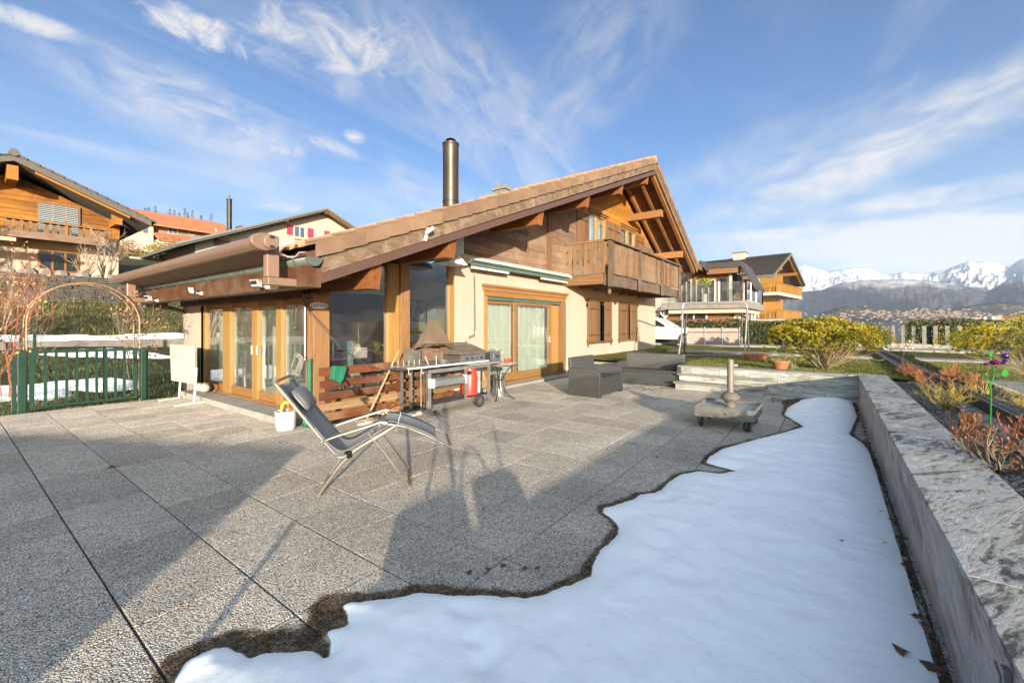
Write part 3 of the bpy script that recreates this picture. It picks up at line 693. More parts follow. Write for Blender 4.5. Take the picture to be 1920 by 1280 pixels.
while u < RU - .1:
    v1 = WV + .06 if u > WU + .1 else RFAR - .05
    mb = MB(); slope_slab(mb, u, min(u + .16, RU), OV + .06, v1, -.385, -.362); mb.build('soffit_board', M['soffit'], house); u += .166
for v, hw in ((5.12, .12), (5.62, .10), (6.20, .10)):            # rafters, right slope
    mb = MB(); slope_slab(mb, RU + .08, REND - .15, v - hw / 2, v + hw / 2, -.50 if v > 5.3 else -.54, -.388); mb.build('rafter', M['rafter'], house)
for uu, zz, hh in ((3.62, 2.0, .23), (5.12, 2.62, .22), (7.85, 3.68, .22), (10.1, 4.56, .24), (12.35, 5.45, .25), (14.62, 6.36, .28)):
    mb = MB(); hw = .10; t0 = ztop(uu - hw) - .39; t1 = ztop(uu + hw) - .39; vb = 7.2
    for (va, vc) in ((5.02, 5.22),):
        # chamfered end: the bottom edge is cut back like in the photograph
        zb = zz
        mb.add([(uu - hw, OV + .02, t0 - .02), (uu + hw, OV + .02, t1 - .02), (uu + hw, OV + .10, zb), (uu - hw, OV + .10, zb), (uu - hw, vb, t0 - .02), (uu + hw, vb, t1 - .02), (uu + hw, vb, zb), (uu - hw, vb, zb)],
               [(0, 1, 2, 3), (7, 6, 5, 4), (0, 4, 5, 1), (1, 5, 6, 2), (2, 6, 7, 3), (3, 7, 4, 0)])
    mb.build('purlin', M['purlin'], house)
for uu, zz in ((16.25, 5.55), (18.98, 4.38)):
    mb = MB(); hw = .12; t = ztop(uu + hw) - .52
    mb.box(uu - hw, uu + hw, OV + .08, 7.0, zz, zz + .26); mb.build('purlin', M['rafter'], house)
# gable barge boards
mb = MB(); slope_slab(mb, 2.80, RU, OV - .03, OV + .02, -.375, -.165)
b1 = mb.build('barge_board', M['barge'], house)
mb = MB(); slope_slab(mb, 2.80, RU + .05, OV - .045, OV + .03, -.50, -.378); mb.build('metal_flashing', M['metal_brown'], house)
mb = MB(); slope_slab(mb, RU + .02, REND, OV - .03, OV + .02, -.42, -.16); mb.build('barge_board', M['barge'], house)
mb = MB(); slope_slab(mb, RU + .05, REND, OV - .045, OV - .032, -.30, -.14); mb.build('barge_board', M['barge'], house)
# verge tiles: 20 cm deep faces stepping up the slope
def verge(u, step, s):
    mb = MB(); L = step + .035; v0, v1 = OV - .075, OV + .19
    u1 = u + L * s; lift = .028
    za0, za1 = ztop(u) + .0, ztop(u1)
    pts = lambda v: [(u, za0 + lift - .185), (u1, za1 + .005 - .185), (u1, za1 + .005), (u, za0 + lift)]
    # L shaped section: face plate and top plate
    p = pts(0); (p0, p1, p2, p3) = p; k_ = .012
    mb.hexa([(p0[0], v0, p0[1]), (p1[0], v0 + k_, p1[1]), (p1[0], v0 + .024, p1[1]), (p0[0], v0 + .022, p0[1]), (p3[0], v0, p3[1]), (p2[0], v0 + k_, p2[1]), (p2[0], v0 + .024, p2[1]), (p3[0], v0 + .022, p3[1])])
    mb.hexa([(u, v0 + .022, za0 + lift - .025), (u1, v0 + .022, za1 - .02), (u1, v1, za1 - .02), (u, v1, za0 + lift - .025),
             (u, v0 + .022, za0 + lift), (u1, v0 + .022, za1 + .005), (u1, v1, za1 + .005), (u, v1, za0 + lift)])
    if s < 0: mb.v = [(x, y, z) for x, y, z in mb.v]
    # raised roll on the inner edge
    mb.tube([(u - .004 * s, v1 - .03, za0 + lift + .018), (u1, v1 - .03, za1 + .022)], .032, 6)
    return mb
STEP = .345
u = 2.70
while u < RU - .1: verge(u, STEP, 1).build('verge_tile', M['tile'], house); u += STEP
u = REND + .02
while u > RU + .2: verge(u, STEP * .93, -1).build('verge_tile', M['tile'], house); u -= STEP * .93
# field tiles: interlocking rows, steep view along them, one joined part
mb = MB()
nu = 36; u = 2.70; rows = []
while u < RU - .05:
    v = OV + .22
    while v < RFAR:
        a = ztop(u) + .03; b = ztop(u + STEP) + .005; j = random.uniform(-.006, .008)
        prof = [(0, .0), (.05, .035), (.10, .035), (.14, .0), (.22, -.008), (.30, 0)]
        for (p0, h0), (p1, h1) in zip(prof[:-1], prof[1:]):
            mb.add([(u, v + p0, a + h0 + j), (u, v + p1, a + h1 + j), (u + STEP + .03, v + p1, b + h1 + j), (u + STEP + .03, v + p0, b + h0 + j), (u, v + p1, a + h1 + j - .03), (u, v + p0, a + h0 + j - .03)], [(0, 3, 2, 1), (0, 1, 4, 5)])
        v += .30
    u += STEP
mb.build('field_tiles', M['tile_top'], house, kind='stuff', origin=(8, 8, 0))
for i, v in enumerate((5.22, 5.50, 5.78, 6.06)):      # the first eave tiles stand out past the gutter
    mb = MB(); u0 = EAVE - .10; u1 = EAVE + .30
    pr = [(0, 0), (.05, .045), (.10, .045), (.15, 0), (.27, -.005)]
    for (p0, h0), (p1, h1) in zip(pr[:-1], pr[1:]):
        mb.hexa([(u0, v + p0, ztop(u0) + h0 + .0), (u1, v + p0, ztop(u1) + h0), (u1, v + p1, ztop(u1) + h1), (u0, v + p1, ztop(u0) + h1),
                 (u0, v + p0, ztop(u0) + h0 + .03), (u1, v + p0, ztop(u1) + h0 + .03), (u1, v + p1, ztop(u1) + h1 + .03), (u0, v + p1, ztop(u0) + h1 + .03)])
    mb.build('eave_tile', M['tile_top'], house)
mb = MB()                                            # ridge caps
v = OV - .06
while v < RFAR:
    mb.tube([(RU, v, RZ + .0), (RU, v + .36, RZ + .03)], .11, 8); v += .34
mb.build('ridge_tiles', M['tile_top'], house, kind='stuff')
# snow left on the roof
V_, F_ = heightsheet(2.9, 3.9, 7.0, 8.8, .05, lambda P: (RZ - (RU - P[:, 0]) * SL + .05 + .06 * np.clip(poly_sd(P, [(3.0, 7.1), (3.6, 7.0), (3.8, 8.5), (3.0, 8.7)]) * 4, -.3, 1), poly_sd(P, [(3.0, 7.1), (3.6, 7.0), (3.8, 8.5), (3.0, 8.7)]) > -.06), None)
sn = sheet_obj('roof_snow', V_, F_, M['snow'], 'stuff')
# --- chimneys
c = Vector((7.66, 7.62, 0))
ch = MB().lathe([(.196, 3.9), (.196, 5.62), (.2, 5.63), (.2, 5.97), (.212, 5.98), (.212, 6.02), (.15, 6.03)], c, 28).build('chimney_pipe', plain('black brown steel pipe', (.045, .038, .028), .42, .5, var=.12, sc_=2), house, smooth=True)
smooth_by_angle(ch, 30)
for a in range(4): MB().tube([(c.x + .06 * math.cos(a * 1.57 + .5), c.y + .06 * math.sin(a * 1.57 + .5), 6.02), (c.x + .06 * math.cos(a * 1.57 + .5), c.y + .06 * math.sin(a * 1.57 + .5), 6.12)], .008, 5).build('cap_strut', M['iron'], ch)
MB().lathe([(.13, 6.11), (.06, 6.15), (.01, 6.165)], c, 16).build('rain_cap', M['iron'], ch)
MB().lathe([(.207, 4.55), (.207, 4.58)], c, 28).build('pipe_band', M['iron'], ch)
c = D(943, 400, 18.0); mb = MB(); mb.box(c.x - .24, c.x + .24, c.y - .28, c.y + .28, 6.0, 7.12)
sc2 = mb.build('stone_chimney', M['concrete'], house)
B(c.x - .31, c.x + .31, c.y - .35, c.y + .35, 7.125, 7.19).build('chimney_slab', M['concrete'], sc2)
mb = MB(); mb.prism([(c.y - .26, 7.195), (c.y + .26, 7.195), (c.y + .16, 7.36), (c.y - .16, 7.36)], 'x', c.x - .25, c.x + .25); mb.build('chimney_hood', M['concrete'], sc2)
# far side: other vent
# --- gutter with hangers, eave beam
gu, gz, gr = 2.675, 2.305, .105
def halfpipe(v0, v1, r, th=.006):
    mb = MB(); n = 10; vs = []
    for v in (v0, v1):
        for rr in (r, r - th):
            vs += [(gu + rr * math.cos(math.pi + math.pi * k / n), v, gz + rr * math.sin(math.pi + math.pi * k / n)) for k in range(n + 1)]
    m = n + 1; fs = []
    for k in range(n):
        fs += [(k, k + 1, 2 * m + k + 1, 2 * m + k), (m + k + 1, m + k, 3 * m + k, 3 * m + k + 1), (k, m + k, m + k + 1, k + 1), (2 * m + k + 1, 3 * m + k + 1, 3 * m + k, 2 * m + k)]
    fs += [(0, 2 * m, 3 * m, m), (n, m + n, 3 * m + n, 2 * m + n)]
    return mb.add(vs, fs)
gt = halfpipe(4.95, RFAR, gr).build('gutter', M['copper'], house, smooth=True)
mb = MB(); mb.prism([(gu + gr * math.cos(math.pi + math.pi * k / 10), gz + gr * math.sin(math.pi + math.pi * k / 10)) for k in range(11)], 'y', 4.93, 4.95); mb.build('gutter_end', M['copper'], gt)
MB().tube([(gu - gr, 4.93, gz), (gu - gr, RFAR, gz)], .011, 6).build('gutter_bead', M['iron'], gt)
v = 5.2
while v < RFAR: halfpipe(v, v + .03, gr + .012, .008).build('gutter_hanger', M['copper'], gt); v += .72
B(2.60, 2.80, OV + .0, RFAR, 1.955, 2.205).build('eave_beam', M['beam_y'], house)
B(2.80, 3.47, OV + .4, RFAR - .1, 2.16, 2.19).build('eave_soffit', M['soffit'], house)
B(2.90, 3.10, 12.0, RFAR - .1, 1.9, 2.16).build('end_beam', M['beam_y'], house)
# downpipe: under the far gutter end across to the wall
MB().tube([(2.68, 12.7, 2.2), (2.70, 12.68, 2.06), (2.85, 12.55, 1.98), (3.3, 12.2, 1.86), (3.42, 12.1, 1.80)], .05, 8).build('downpipe', M['copper'], house, smooth=True)
# --- west face: wall pieces, lintel, sliding doors
wf = MB(); wf.box(WU, WU + .25, 11.02, 12.3, -.15, 1.93); wf.box(WU - .0, WU + .25, 6.72, 12.3, 2.06, 2.16); wf.build('west_wall', M['cream'], house, origin=(8, 8, 0))
B(WU - .06, WU + .16, 6.62, 12.3, 1.935, 2.055).build('lintel', M['beam_y'], house)
def vat(x, u=WU): return PU(x, 650, u).y
xs = [(377, 384.5), (417.5, 431), (472, 482), (517.5, 527)]           # uprights of the sliding doors, from left
ys = [(vat(a), vat(b)) for a, b in xs]
for (a, b) in ys: B(WU + .0, WU + .085, b, a, .14, 1.93).build('door_upright', M['frame_y'], house, bevel=.004)
B(WU + .1, WU + .16, 6.7, ys[0][0], 1.82, 1.93).build('door_head', M['frame_yy'], house)
B(WU + .0, WU + .10, 6.55, ys[0][0], .045, .138).build('door_sill_rail', M['frame_yy'], house)
bays = [(ys[0][1], ys[1][0]), (ys[1][1], ys[2][0]), (ys[2][1], ys[3][0]), (ys[3][1], 6.62)]
for i, (a, b) in enumerate(bays):
    dd = B(WU + .03, WU + .075, b + .002, a - .002, .14, .30).build('sliding_door', M['frame_yy'], house); B(WU + .03, WU + .075, b + .002, a - .002, 1.83, 1.928).build('top_rail', M['frame_yy'], dd)
    B(WU + .048, WU + .056, b + .002, a - .002, .302, 1.828).build('glass_pane', M['pane'], dd)
    if i in (1, 2): B(WU - .02, WU + .0, (b if i == 1 else a) - .03, (b if i == 1 else a) + .0, .95, 1.12).build('door_handle', M['aluframe'], dd)
B(3.06, WU - .005, 6.45, 11.1, -.02, .10).build('threshold_slab', M['concrete_light'], house, bevel=.006)
B(WU - .003, WU + .25, 6.45, 11.02, -.15, .043).build('threshold_base', M['concrete'], house)
# --- glazed corner: posts, yellow frames, big panes
B(WU - .02, WU + .24, WV - .03, WV + .22, .0, 2.0).build('corner_post', M['post'], house, bevel=.008)
uf = [PV(x, 650, WV).x for x in (603, 621, 729, 748, 762, 845, 853)]
B(uf[0] + .05, uf[1], WV + .03, WV + .12, .05, under(uf[0]) + .12).build('window_upright', M['frame_y'], house)
B(uf[2], uf[3], WV + .0, WV + .12, .05, 2.62).build('window_upright', M['frame_y'], house)
B(uf[3] + .003, uf[4] + .04, WV - .06, WV + .16, .05, 2.72).build('window_post', M['post'], house, bevel=.006)
B(uf[5], uf[6] + .03, WV + .02, WV + .12, .05, 2.95).build('window_upright', M['frame_y'], house)
for a, b in ((uf[1], uf[2]), (uf[4] + .04, uf[5])):
    mb = MB(); mb.prism([(a, .3), (b, .3), (b, under(b) + .1), (a, under(a) + .1)], 'y', WV + .07, WV + .078)
    p_ = mb.build('window_glass', M['pane_dark'], house)
    B(a, b, WV + .03, WV + .12, .05, .298).build('bottom_rail', M['frame_x'], house)
# pale blind box above the right pane
# door into the garden: big frame on the south face
fr = thing('x', 'x', 'x'); bpy.data.objects.remove(fr)
F_ = lambda *a, m='frame_x', n='door_casing', bv=.005: B(*a).build(n, M[m], house, bevel=bv)
F_(7.42, 11.32, WV - .09, WV + .02, 2.38, 2.44); F_(7.46, 11.28, WV - .055, WV + .02, 2.29, 2.378); F_(7.50, 11.24, WV - .03, WV + .02, 2.17, 2.288)
B(7.50, 7.60, WV - .03, WV + .2, .0, 2.168).build('door_casing', M['frame_y'], house, bevel=.005)
B(11.06, 11.22, WV - .05, WV + .2, .0, 2.168).build('door_casing', M['post'], house, bevel=.005)
B(10.55, 11.055, WV + .12, WV + .18, .1, 2.168).build('door_reveal', M['frame_y'], house)
B(7.6, 11.055, WV + .02, WV + .10, 2.09, 2.165).build('roller_box', M['teal'], house)
B(7.6, 11.055, WV + .0, WV + .2, .02, .10).build('door_sill', M['frame_x'], house)
B(7.35, 11.4, WV - .26, WV - .012, -.02, .055).build('threshold_slab', M['concrete_light'], house, bevel=.005)
for a, b, y in ((7.60, 8.98, WV + .10), (8.75, 10.55, WV + .05)):
    d = MB(); s = .10
    d.box(a, a + s, y, y + .05, .105, 2.085); d.box(b - s * 1.6, b, y, y + .05, .105, 2.085); d.box(a + s, b - s * 1.6, y, y + .05, .105, .30); d.box(a + s, b - s * 1.6, y, y + .05, 2.02, 2.085)
    dd = d.build('sliding_door', M['frame_x'], house)
    B(a + s, b - s * 1.6, y + .02, y + .028, .302, 2.018).build('glass_pane', M['pane'], dd)
B(10.42, 10.44, WV + .02, WV + .05, 1.0, 1.18).build('door_handle', M['aluframe'], house)
# curtains behind
mb = MB(); n = 150; y0 = WV + .30
for k in range(n):
    x0 = 7.62 + 3.0 * k / n; x1 = 7.62 + 3.0 * (k + 1) / n; f = lambda x: y0 + .05 * math.sin(x * 31 + math.sin(x * 5)) + .02 * math.sin(x * 83 + 1)
    mb.quad((x0, f(x0), .12), (x1, f(x1), .12), (x1, f(x1), 2.12), (x0, f(x0), 2.12))
mb.build('curtain', M['curtain'], house, smooth=True)
for a, b in ((10.95, 9.9), (9.6, 8.9), (8.5, 7.9), (7.4, 6.95)):     # pale hangings added behind the sliding doors in place of pale reflections
    mb = MB(); n = 24
    for k in range(n):
        v0_ = b + (a - b) * k / n; v1_ = b + (a - b) * (k + 1) / n; f = lambda v: WU + .42 + .04 * math.sin(v * 33)
        mb.quad((f(v0_), v0_, .12), (f(v1_), v1_, .12), (f(v1_), v1_, 1.9), (f(v0_), v0_, 1.9))
    mb.build('curtain', M['curtain'], house, smooth=True)
# --- shuttered windows
def shutter_leaf(a, b, z0, z1, y, root, nb=3, mat='shutter', hinge=None):
    for k in range(nb):
        x0 = a + (b - a) * k / nb; x1 = a + (b - a) * (k + 1) / nb
        B(x0 + .002, x1 - .002, y, y + .025, z0, z1).build('shutter_board', M[mat], root)
    for zz in (z0 + .2, z1 - .28): B(a + .01, b - .02, y - .008, y - .001, zz, zz + .025).build('strap_hinge', M['iron'], root)
for a, b, c0, c1 in ((12.75, 14.55, 13.62, 14.02), (15.33, 17.1, 16.2, 16.42)):
    wn = B(a - .02, b + .02, WV - .035, WV + .03, 2.32, 2.39).build('window_lintel', M['frame_x'], house)
    B(a - .05, b + .05, WV - .07, WV + .03, .87, .935).build('window_sill', M['shutter'], house)
    B(a - .06, a + .03, WV - .04, WV + .03, .78 if a < 13 else .82, 2.318).build('window_jamb', M['shutter'], house)
    B(b - .03, b + .05, WV - .04, WV + .03, .78, 2.318).build('window_jamb', M['shutter'], house)
    shutter_leaf(a + .04, c0, .94, 2.30, WV - .03, house, 5); shutter_leaf(c1, b - .04, .94, 2.30, WV - .03, house, 3)
    for xx in (a - .12, b + .1): MB().tube([(xx, WV, .93), (xx, WV - .05, .93), (xx, WV - .06, 1.02)], .012, 5).build('shutter_catch', M['iron'], house)
for a, b, z0, z1 in ((12.8, 14.2, 2.96, 5.3), (15.5, 17.0, 2.96, 5.3)):
    f = MB(); s = .10
    f.box(a, a + s, WV + .02, WV + .14, z0, z1); f.box(b - s, b, WV + .02, WV + .14, z0, z1); f.box(a + s, b - s, WV + .02, WV + .14, z1 - s, z1); f.box((a + b) / 2 - .05, (a + b) / 2 + .05, WV + .02, WV + .12, z0, z1 - s)
    ff = f.build('balcony_door', M['frame_y'], house)
    for x0, x1 in ((a + s, (a + b) / 2 - .05), ((a + b) / 2 + .05, b - s)):
        B(x0, x1, WV + .06, WV + .066, z0, z1 - s).build('glass_pane', M['pane'], ff)
    B(a + s, b - s, WV + .2, WV + .21, z0, z1 - .1).build('net_curtain', M['curtain'], ff)
    B(a - .08, b + .08, WV - .09, WV + .02, z1 + .02, z1 + .09).build('door_hood', M['frame_x'], house); B(a - .03, b + .03, WV - .04, WV + .02, z1 - .04, z1 + .018).build('door_hood', M['frame_x'], house)
shutter_leaf(11.95, 12.78, 3.2, 5.12, WV - .04, house, 3); shutter_leaf(14.22, 14.84, 3.2, 5.2, WV - .04, house, 2); shutter_leaf(14.88, 15.46, 3.2, 5.2, WV - .04, house, 2)
shutter_leaf(17.03, 17.95, 3.2, 5.2, WV - .04, house, 3)
# --- balcony
BU0, BU1, BV = 11.2, 18.1, 5.0
bal = B(BU0 + .05, BU1, BV + .12, WV - .06, 2.80, 2.86).build('balcony_floor', M['balc_y'], house)
B(BU0 + .02, BU1 + .1, BV + .02, BV + .14, 2.62, 2.93).build('balcony_beam', M['balc_x'], house)
B(BU0, BU0 + .12, BV + .145, WV - .06, 2.66, 2.93).build('balcony_side_beam', M['balc_y'], house)
for k in range(7):
    x = BU0 + .9 + k * 1.0; B(x, x + .12, BV + .145, WV - .06, 2.64, 2.795).build('balcony_joist', M['balc_y'], house)
for k in range(6):
    v = BV + .2 + k * .2; B(BU0 + .14, BU1, v, v + .17, 2.765, 2.797).build('floor_plank', M['balc_x'], house)
# top rails
B(BU0 - .08, BU1 + .1, BV - .12, BV + .06, 3.87, 3.93).build('top_rail', M['balc_x'], house, bevel=.01)
B(BU0 - .02, BU0 + .14, BV + .065, WV - .06, 3.86, 3.92).build('top_rail', M['balc_y'], house, bevel=.01)
B(BU0 + .1, BU1, BV + .03, BV + .07, 3.72, 3.80).build('inner_rail', M['balc_x'], house); B(BU0 + .1, BU1, BV + .03, BV + .07, 3.05, 3.13).build('inner_rail', M['balc_x'], house)
def flower(cx, cz, r, k=6, rot=0):
    pts = []
    for i in range(k * 4):
        a = rot + 2 * math.pi * i / (k * 4); rr = r * (1.0 if i % 4 == 0 else .62 if i % 4 in (1, 3) else .30); pts.append((cx + rr * math.cos(a) * .8, cz + rr * math.sin(a)))
    return pts[::-1]
def balc_board(w_, h_, holes=True, wavy=True):
    s = w_ / 2; out = []
    L_ = [(s, 0), (s, h_ * .26), (s - .012, h_ * .30), (s - .012, h_ * .5), (s, h_ * .55), (s, h_)]
    out = L_ + [(-a, b) for a, b in L_[::-1]]
    hs = []
    if holes:
        hs.append(flower(0, h_ * .76, .062, rot=math.pi / 2))
        hs.append([(-.007, h_ * .44), (-.007, h_ * .67), (.007, h_ * .67), (.007, h_ * .44)])
        hs.append([(-.012, h_ * .40), (-.058, h_ * .52), (-.04, h_ * .44), (-.008, h_ * .345), (.008, h_ * .345), (.04, h_ * .44), (.058, h_ * .52), (.012, h_ * .40)])
    return flat_curve_mesh(out, hs, .028)
bm_side = balc_board(.33, .90); bm_front = balc_board(.238, .88)
def place_mesh(name, me, mat, loc, rotz, root):
    if not me.materials: me.materials.append(mat)
    o = bpy.data.objects.new(name, me); col.objects.link(o); o.parent = root
    o.location = Vector(loc) - WO[root.as_pointer()]; o.rotation_euler = (0, 0, rotz); return o
for k in range(4):
    place_mesh('carved_board', bm_side, M['balc_z'], (BU0 + .01, BV + .26 + k * .345, 2.955), -math.pi / 2, house)
u = BU0 + .34; k = 0
while u < BU1:
    place_mesh('carved_board', bm_front, M['balc_z'], (u, BV - .005 + random.uniform(-.014, .012), 2.965 + random.uniform(-.01, .01)), 0, house); u += .272
def newel(x, y, s=.075):
    pr = [(s, -.36), (s, .1), (s * .7, .16), (s, .26), (s * 1.05, .45), (s * .62, .58), (s * .9, .72), (s, .92)]
    mb = MB(); out = [(a, b) for a, b in pr] + [(-a, b) for a, b in pr[::-1]]
    mb.prism([(x + a, 2.93 + b) for a, b in out], 'y', y - .06, y + .0); return mb.build('carved_newel', M['balc_x'], house)
newel(BU0 + .06, BV - .03, .13); newel(13.55, BV - .03, .09); newel(15.85, BV - .03, .09); newel(BU1 - .02, BV - .03, .09)
MB().tube([(BU0 + .1, BV, 2.60), (BU0 + .1, BV, 2.50)], .006, 5).ball((BU0 + .1, BV, 2.44), .055, .055, .08).build('hanging_cone', M['balc_z'], house)
B(BU0 + .0, BU0 + .05, BV + .2, WV - .1, 2.934, 2.952).build('green_strip', M['teal'], house)
# --- room behind the glass
rm = MB(); rm.box(WU + .3, 11.4, 6.75, 11.0, -.1, .06); rm.build('room_floor', M['room_floor'], house, origin=(8, 8, 0))
rm = MB(); rm.box(6.70, 8.58, 8.35, 8.45, .06, 3.1); rm.build('room_wall', M['interior'], house, origin=(8, 8, 0))
rm = MB(); rm.box(WU + .3, 12, 10.9, 11.0, .06, 2.4); rm.box(8.5, 8.6, 8.46, 10.89, .06, 3.0); rm.build('back_wall', M['interior'], house, origin=(8, 8, 0))
# ------------------------------------------------------------------ land
PRV = [(-4000, -900), (-1500, -520), (-400, -150), (-60, -22), (-12, -3.5), (-3.2, -1.6), (-2.2, -.45), (11.0, -.42), (11.25, -.10), (14, -.02), (19.6, .70), (20.2, .75), (24.4, 2.30), (24.9, 3.2), (29, 3.55), (34, 4.4), (45, 6.2), (60, 8.6), (90, 12.6), (130, 22), (180, 37.5), (230, 42), (400, 60)]
pv_x = np.array([a for a, b in PRV]); pv_z = np.array([b for a, b in PRV])
def land(P):
    u, v = P[:, 0], P[:, 1]
    z = np.interp(v, pv_x, pv_z)
    lawn = np.clip((u - 12.8) / .2, 0, 1) * (v > -1.62) * (v < 11.5) + np.clip((u - 12.8) / .2, 0, 1) * (v >= 11.5) * 0
    z = np.where(u > 12.8, np.where((v > -1.7) & (v < 14), .42, z), z)
    z = np.where((u > 30) & (v < 60), z - .012 * (u - 30) ** 1.2, z)
    z = np.where(u > 120, z - .25 * (u - 120), z)
    return np.maximum(z, -1000)
def T(u, v): return float(land(np.array([[u, v]]))[0])
def GT(x, y, z=0.0):
    d = 3.0
    while d < 14.4:
        p = D(x, y, d)
        if p.z <= T(p.x, p.y): break
        d += .04
    return Vector((p.x, p.y, T(p.x, p.y)))
def nonuni(*segs):
    out = []
    for a, b, s in segs: out += list(np.arange(a, b, s))
    return np.array(sorted(set(np.round(out, 3))))
xs = np.concatenate([np.linspace(-1500, -300, 8), nonuni((-250, -60, 30), (-60, -14, 3), (-14, 14, .35), (14, 50, 1), (50, 150, 5), (150, 500, 40)), np.linspace(520, 6000, 16)])
ysn = np.concatenate([np.linspace(-4000, -400, 14), nonuni((-380, -60, 30), (-60, -6, 3), (-6, 32, .3), (32, 100, 2), (100, 260, 6)), np.linspace(270, 900, 10)])
X, Y = np.meshgrid(xs, ysn); P = np.stack([X.ravel(), Y.ravel()], 1); Z = land(P)
nz = vnoise(P, .25) * .18 + vnoise(P, 1.1, 4) * .06
mask = (P[:, 1] > 12) & (P[:, 1] < 40); Z = Z + np.where(mask | (P[:, 1] >= 40), nz * np.clip((P[:, 1] - 12) / 6, 0, 1), 0) + np.where((P[:, 1] > 70), vnoise(P, .03, 2) * 3, 0)
nx = len(xs); J, I = np.mgrid[0:len(ysn) - 1, 0:nx - 1]; J = J.ravel(); I = I.ravel()
Fq = np.stack([J * nx + I, J * nx + I + 1, (J + 1) * nx + I + 1, (J + 1) * nx + I], 1)
cu_, cv_ = (xs[I] + xs[I + 1]) / 2, (ysn[J] + ysn[J + 1]) / 2
Fq = Fq[~((cu_ > -8.5) & (cu_ < 12.2) & (cv_ > -2.0) & (cv_ < 10.9))]
sheet_obj('hillside', np.column_stack([P, Z]), Fq, M['grass_dark'])
# raised lawn behind the retaining wall
def lawn_z(P): return .475 + .02 * vnoise(P, .7) + .008 * vnoise(P, 6, 3), np.ones(len(P), bool)
V, F = heightsheet(10.86, 17.6, -1.30, 3.2, .09, lawn_z, None); sheet_obj('lawn', V, F, M['grass'])
V, F = heightsheet(11.68, 17.6, 3.0, 12.0, .2, lawn_z, None); sheet_obj('lawn_upper', V, F, M['grass'])
V, F = heightsheet(17.62, 26.0, -1.30, 12, .2, lambda P: (lawn_z(P)[0] - .01, np.ones(len(P), bool)), None); sheet_obj('lawn_far', V, F, M['grass'])
struct(B(16.6, 17.5, -1.0, 5.0, .3, .53).build('lawn_path', M['asphalt'])); struct(B(22.6, 24.4, -1.2, 12, .3, .53).build('driveway', M['asphalt']))
# grass blades, joined: short tufts on the two near lawns
def tufts(name, n, fn, hmin, hmax, mat):
    mb = MB()
    for _ in range(n):
        x, y, z = fn(); a = random.uniform(0, 6.28); h = random.uniform(hmin, hmax); w_ = .006; dx, dy = math.cos(a), math.sin(a)
        lx, ly = random.uniform(-.6, .6) * h, random.uniform(-.6, .6) * h
        mb.quad((x - dx * w_, y - dy * w_, z - .01), (x + dx * w_, y + dy * w_, z - .01), (x + lx, y + ly, z + h))
    return mb.build(name, mat, None, kind='stuff')
grass_leaf = leaf_material('grass blade', [(.35, (.05, .075, .015)), (.5, (.17, .18, .04)), (.65, (.30, .25, .10))], .3)
def f1():
    x = 10.92 + 5.6 * random.random() ** 1.3; y = random.uniform(-1.25, 3.1); return x, y, .475
tufts('lawn_grass', 26000, f1, .015, .055, grass_leaf)
def f2():
    x = random.uniform(-3, 4.0); y = 11.15 + 10 * random.random() ** 1.6; return x, y, T(x, y)
tufts('rough_grass', 24000, f2, .03, .13, leaf_material('rough blade', [(.35, (.03, .05, .012)), (.5, (.08, .10, .03)), (.65, (.24, .20, .10))], .3))
def f3():
    x = random.uniform(-4, 9); y = random.uniform(20.4, 28); return x, y, T(x, y) + .02
tufts('slope_grass', 12000, f3, .05, .2, grass_leaf)
# snow patches on the left lawn
def patch(name, px, th=.03, step=.06):
    pts = [GT(x, y) for x, y in px]; poly = [(p.x, p.y) for p in pts]; a = np.array(poly)
    def fz(P):
        d = poly_sd(P, poly); d = d + .22 * vnoise(P, 1.3, 8) + .09 * vnoise(P, 4.5, 3) - .05
        z = land(P) + np.where((P[:, 1] > 12), (vnoise(P, .25) * .18 + vnoise(P, 1.1, 4) * .06) * np.clip((P[:, 1] - 12) / 6, 0, 1), 0)
        return z + .035 + np.where(d > 0, th * (1 - np.exp(-np.maximum(d, 0) / .1)), d * .4), d > -.08
    V, F = heightsheet(a[:, 0].min() - .4, a[:, 0].max() + .4, a[:, 1].min() - .4, a[:, 1].max() + .4, step, fz, None)
    sheet_obj(name, V, F, M['snow'])
patch('snow_patch', [(-60, 765), (20, 752), (100, 752), (140, 735), (215, 735), (262, 730), (262, 718), (200, 712), (110, 716), (50, 722), (-60, 730)])
patch('snow_patch', [(80, 666), (170, 672), (345, 663), (345, 651), (215, 656), (130, 661)])
# low concrete wall and its snow strip, dry stone wall below the chalet
lw = tag(B(-9, 9.5, 19.75, 20.05, -.1, .98).build('garden_wall', M['concrete'], bevel=.02), 'low weathered concrete wall across the snowy lawn behind the green gate', 'garden wall')
V, F = heightsheet(-2, 9, 20.06, 21.0, .08, lambda P: (.99 + .03 * vnoise(P, 2) + .25 * (P[:, 1] - 20.1), (P[:, 1] < 20.7 + .25 * vnoise(P, .8, 3)) & (P[:, 0] > .8 + .5 * vnoise(P, 1))), None); sheet_obj('snow_strip', V, F, M['snow'])
dw = thing('dry_stone_wall', 'grey dry stone wall below the timber chalet with golden gable', 'stone wall', (0, 24.5, 2.2))
random.seed(3); mb = MB(); zz = 2.05
mb2 = MB(); mb2.box(-14, 9, 24.62, 25.2, 1.6, 3.4); mb2.build('core', M['concrete'], dw)
while zz < 3.45:
    h = random.uniform(.07, .12); x = -14
    while x < 9:
        l = random.uniform(.12, .6); o = random.uniform(0, .09); mb.box(x + .01, x + l - .01, 24.5 - o, 24.63, zz + .008, zz + h - .008); x += l
    zz += h
mb.build('stones', plain('dark dry stone', (.055, .05, .042), .9, var=.5, sc_=4, bump=.5, bsc=20), dw, kind='stuff')
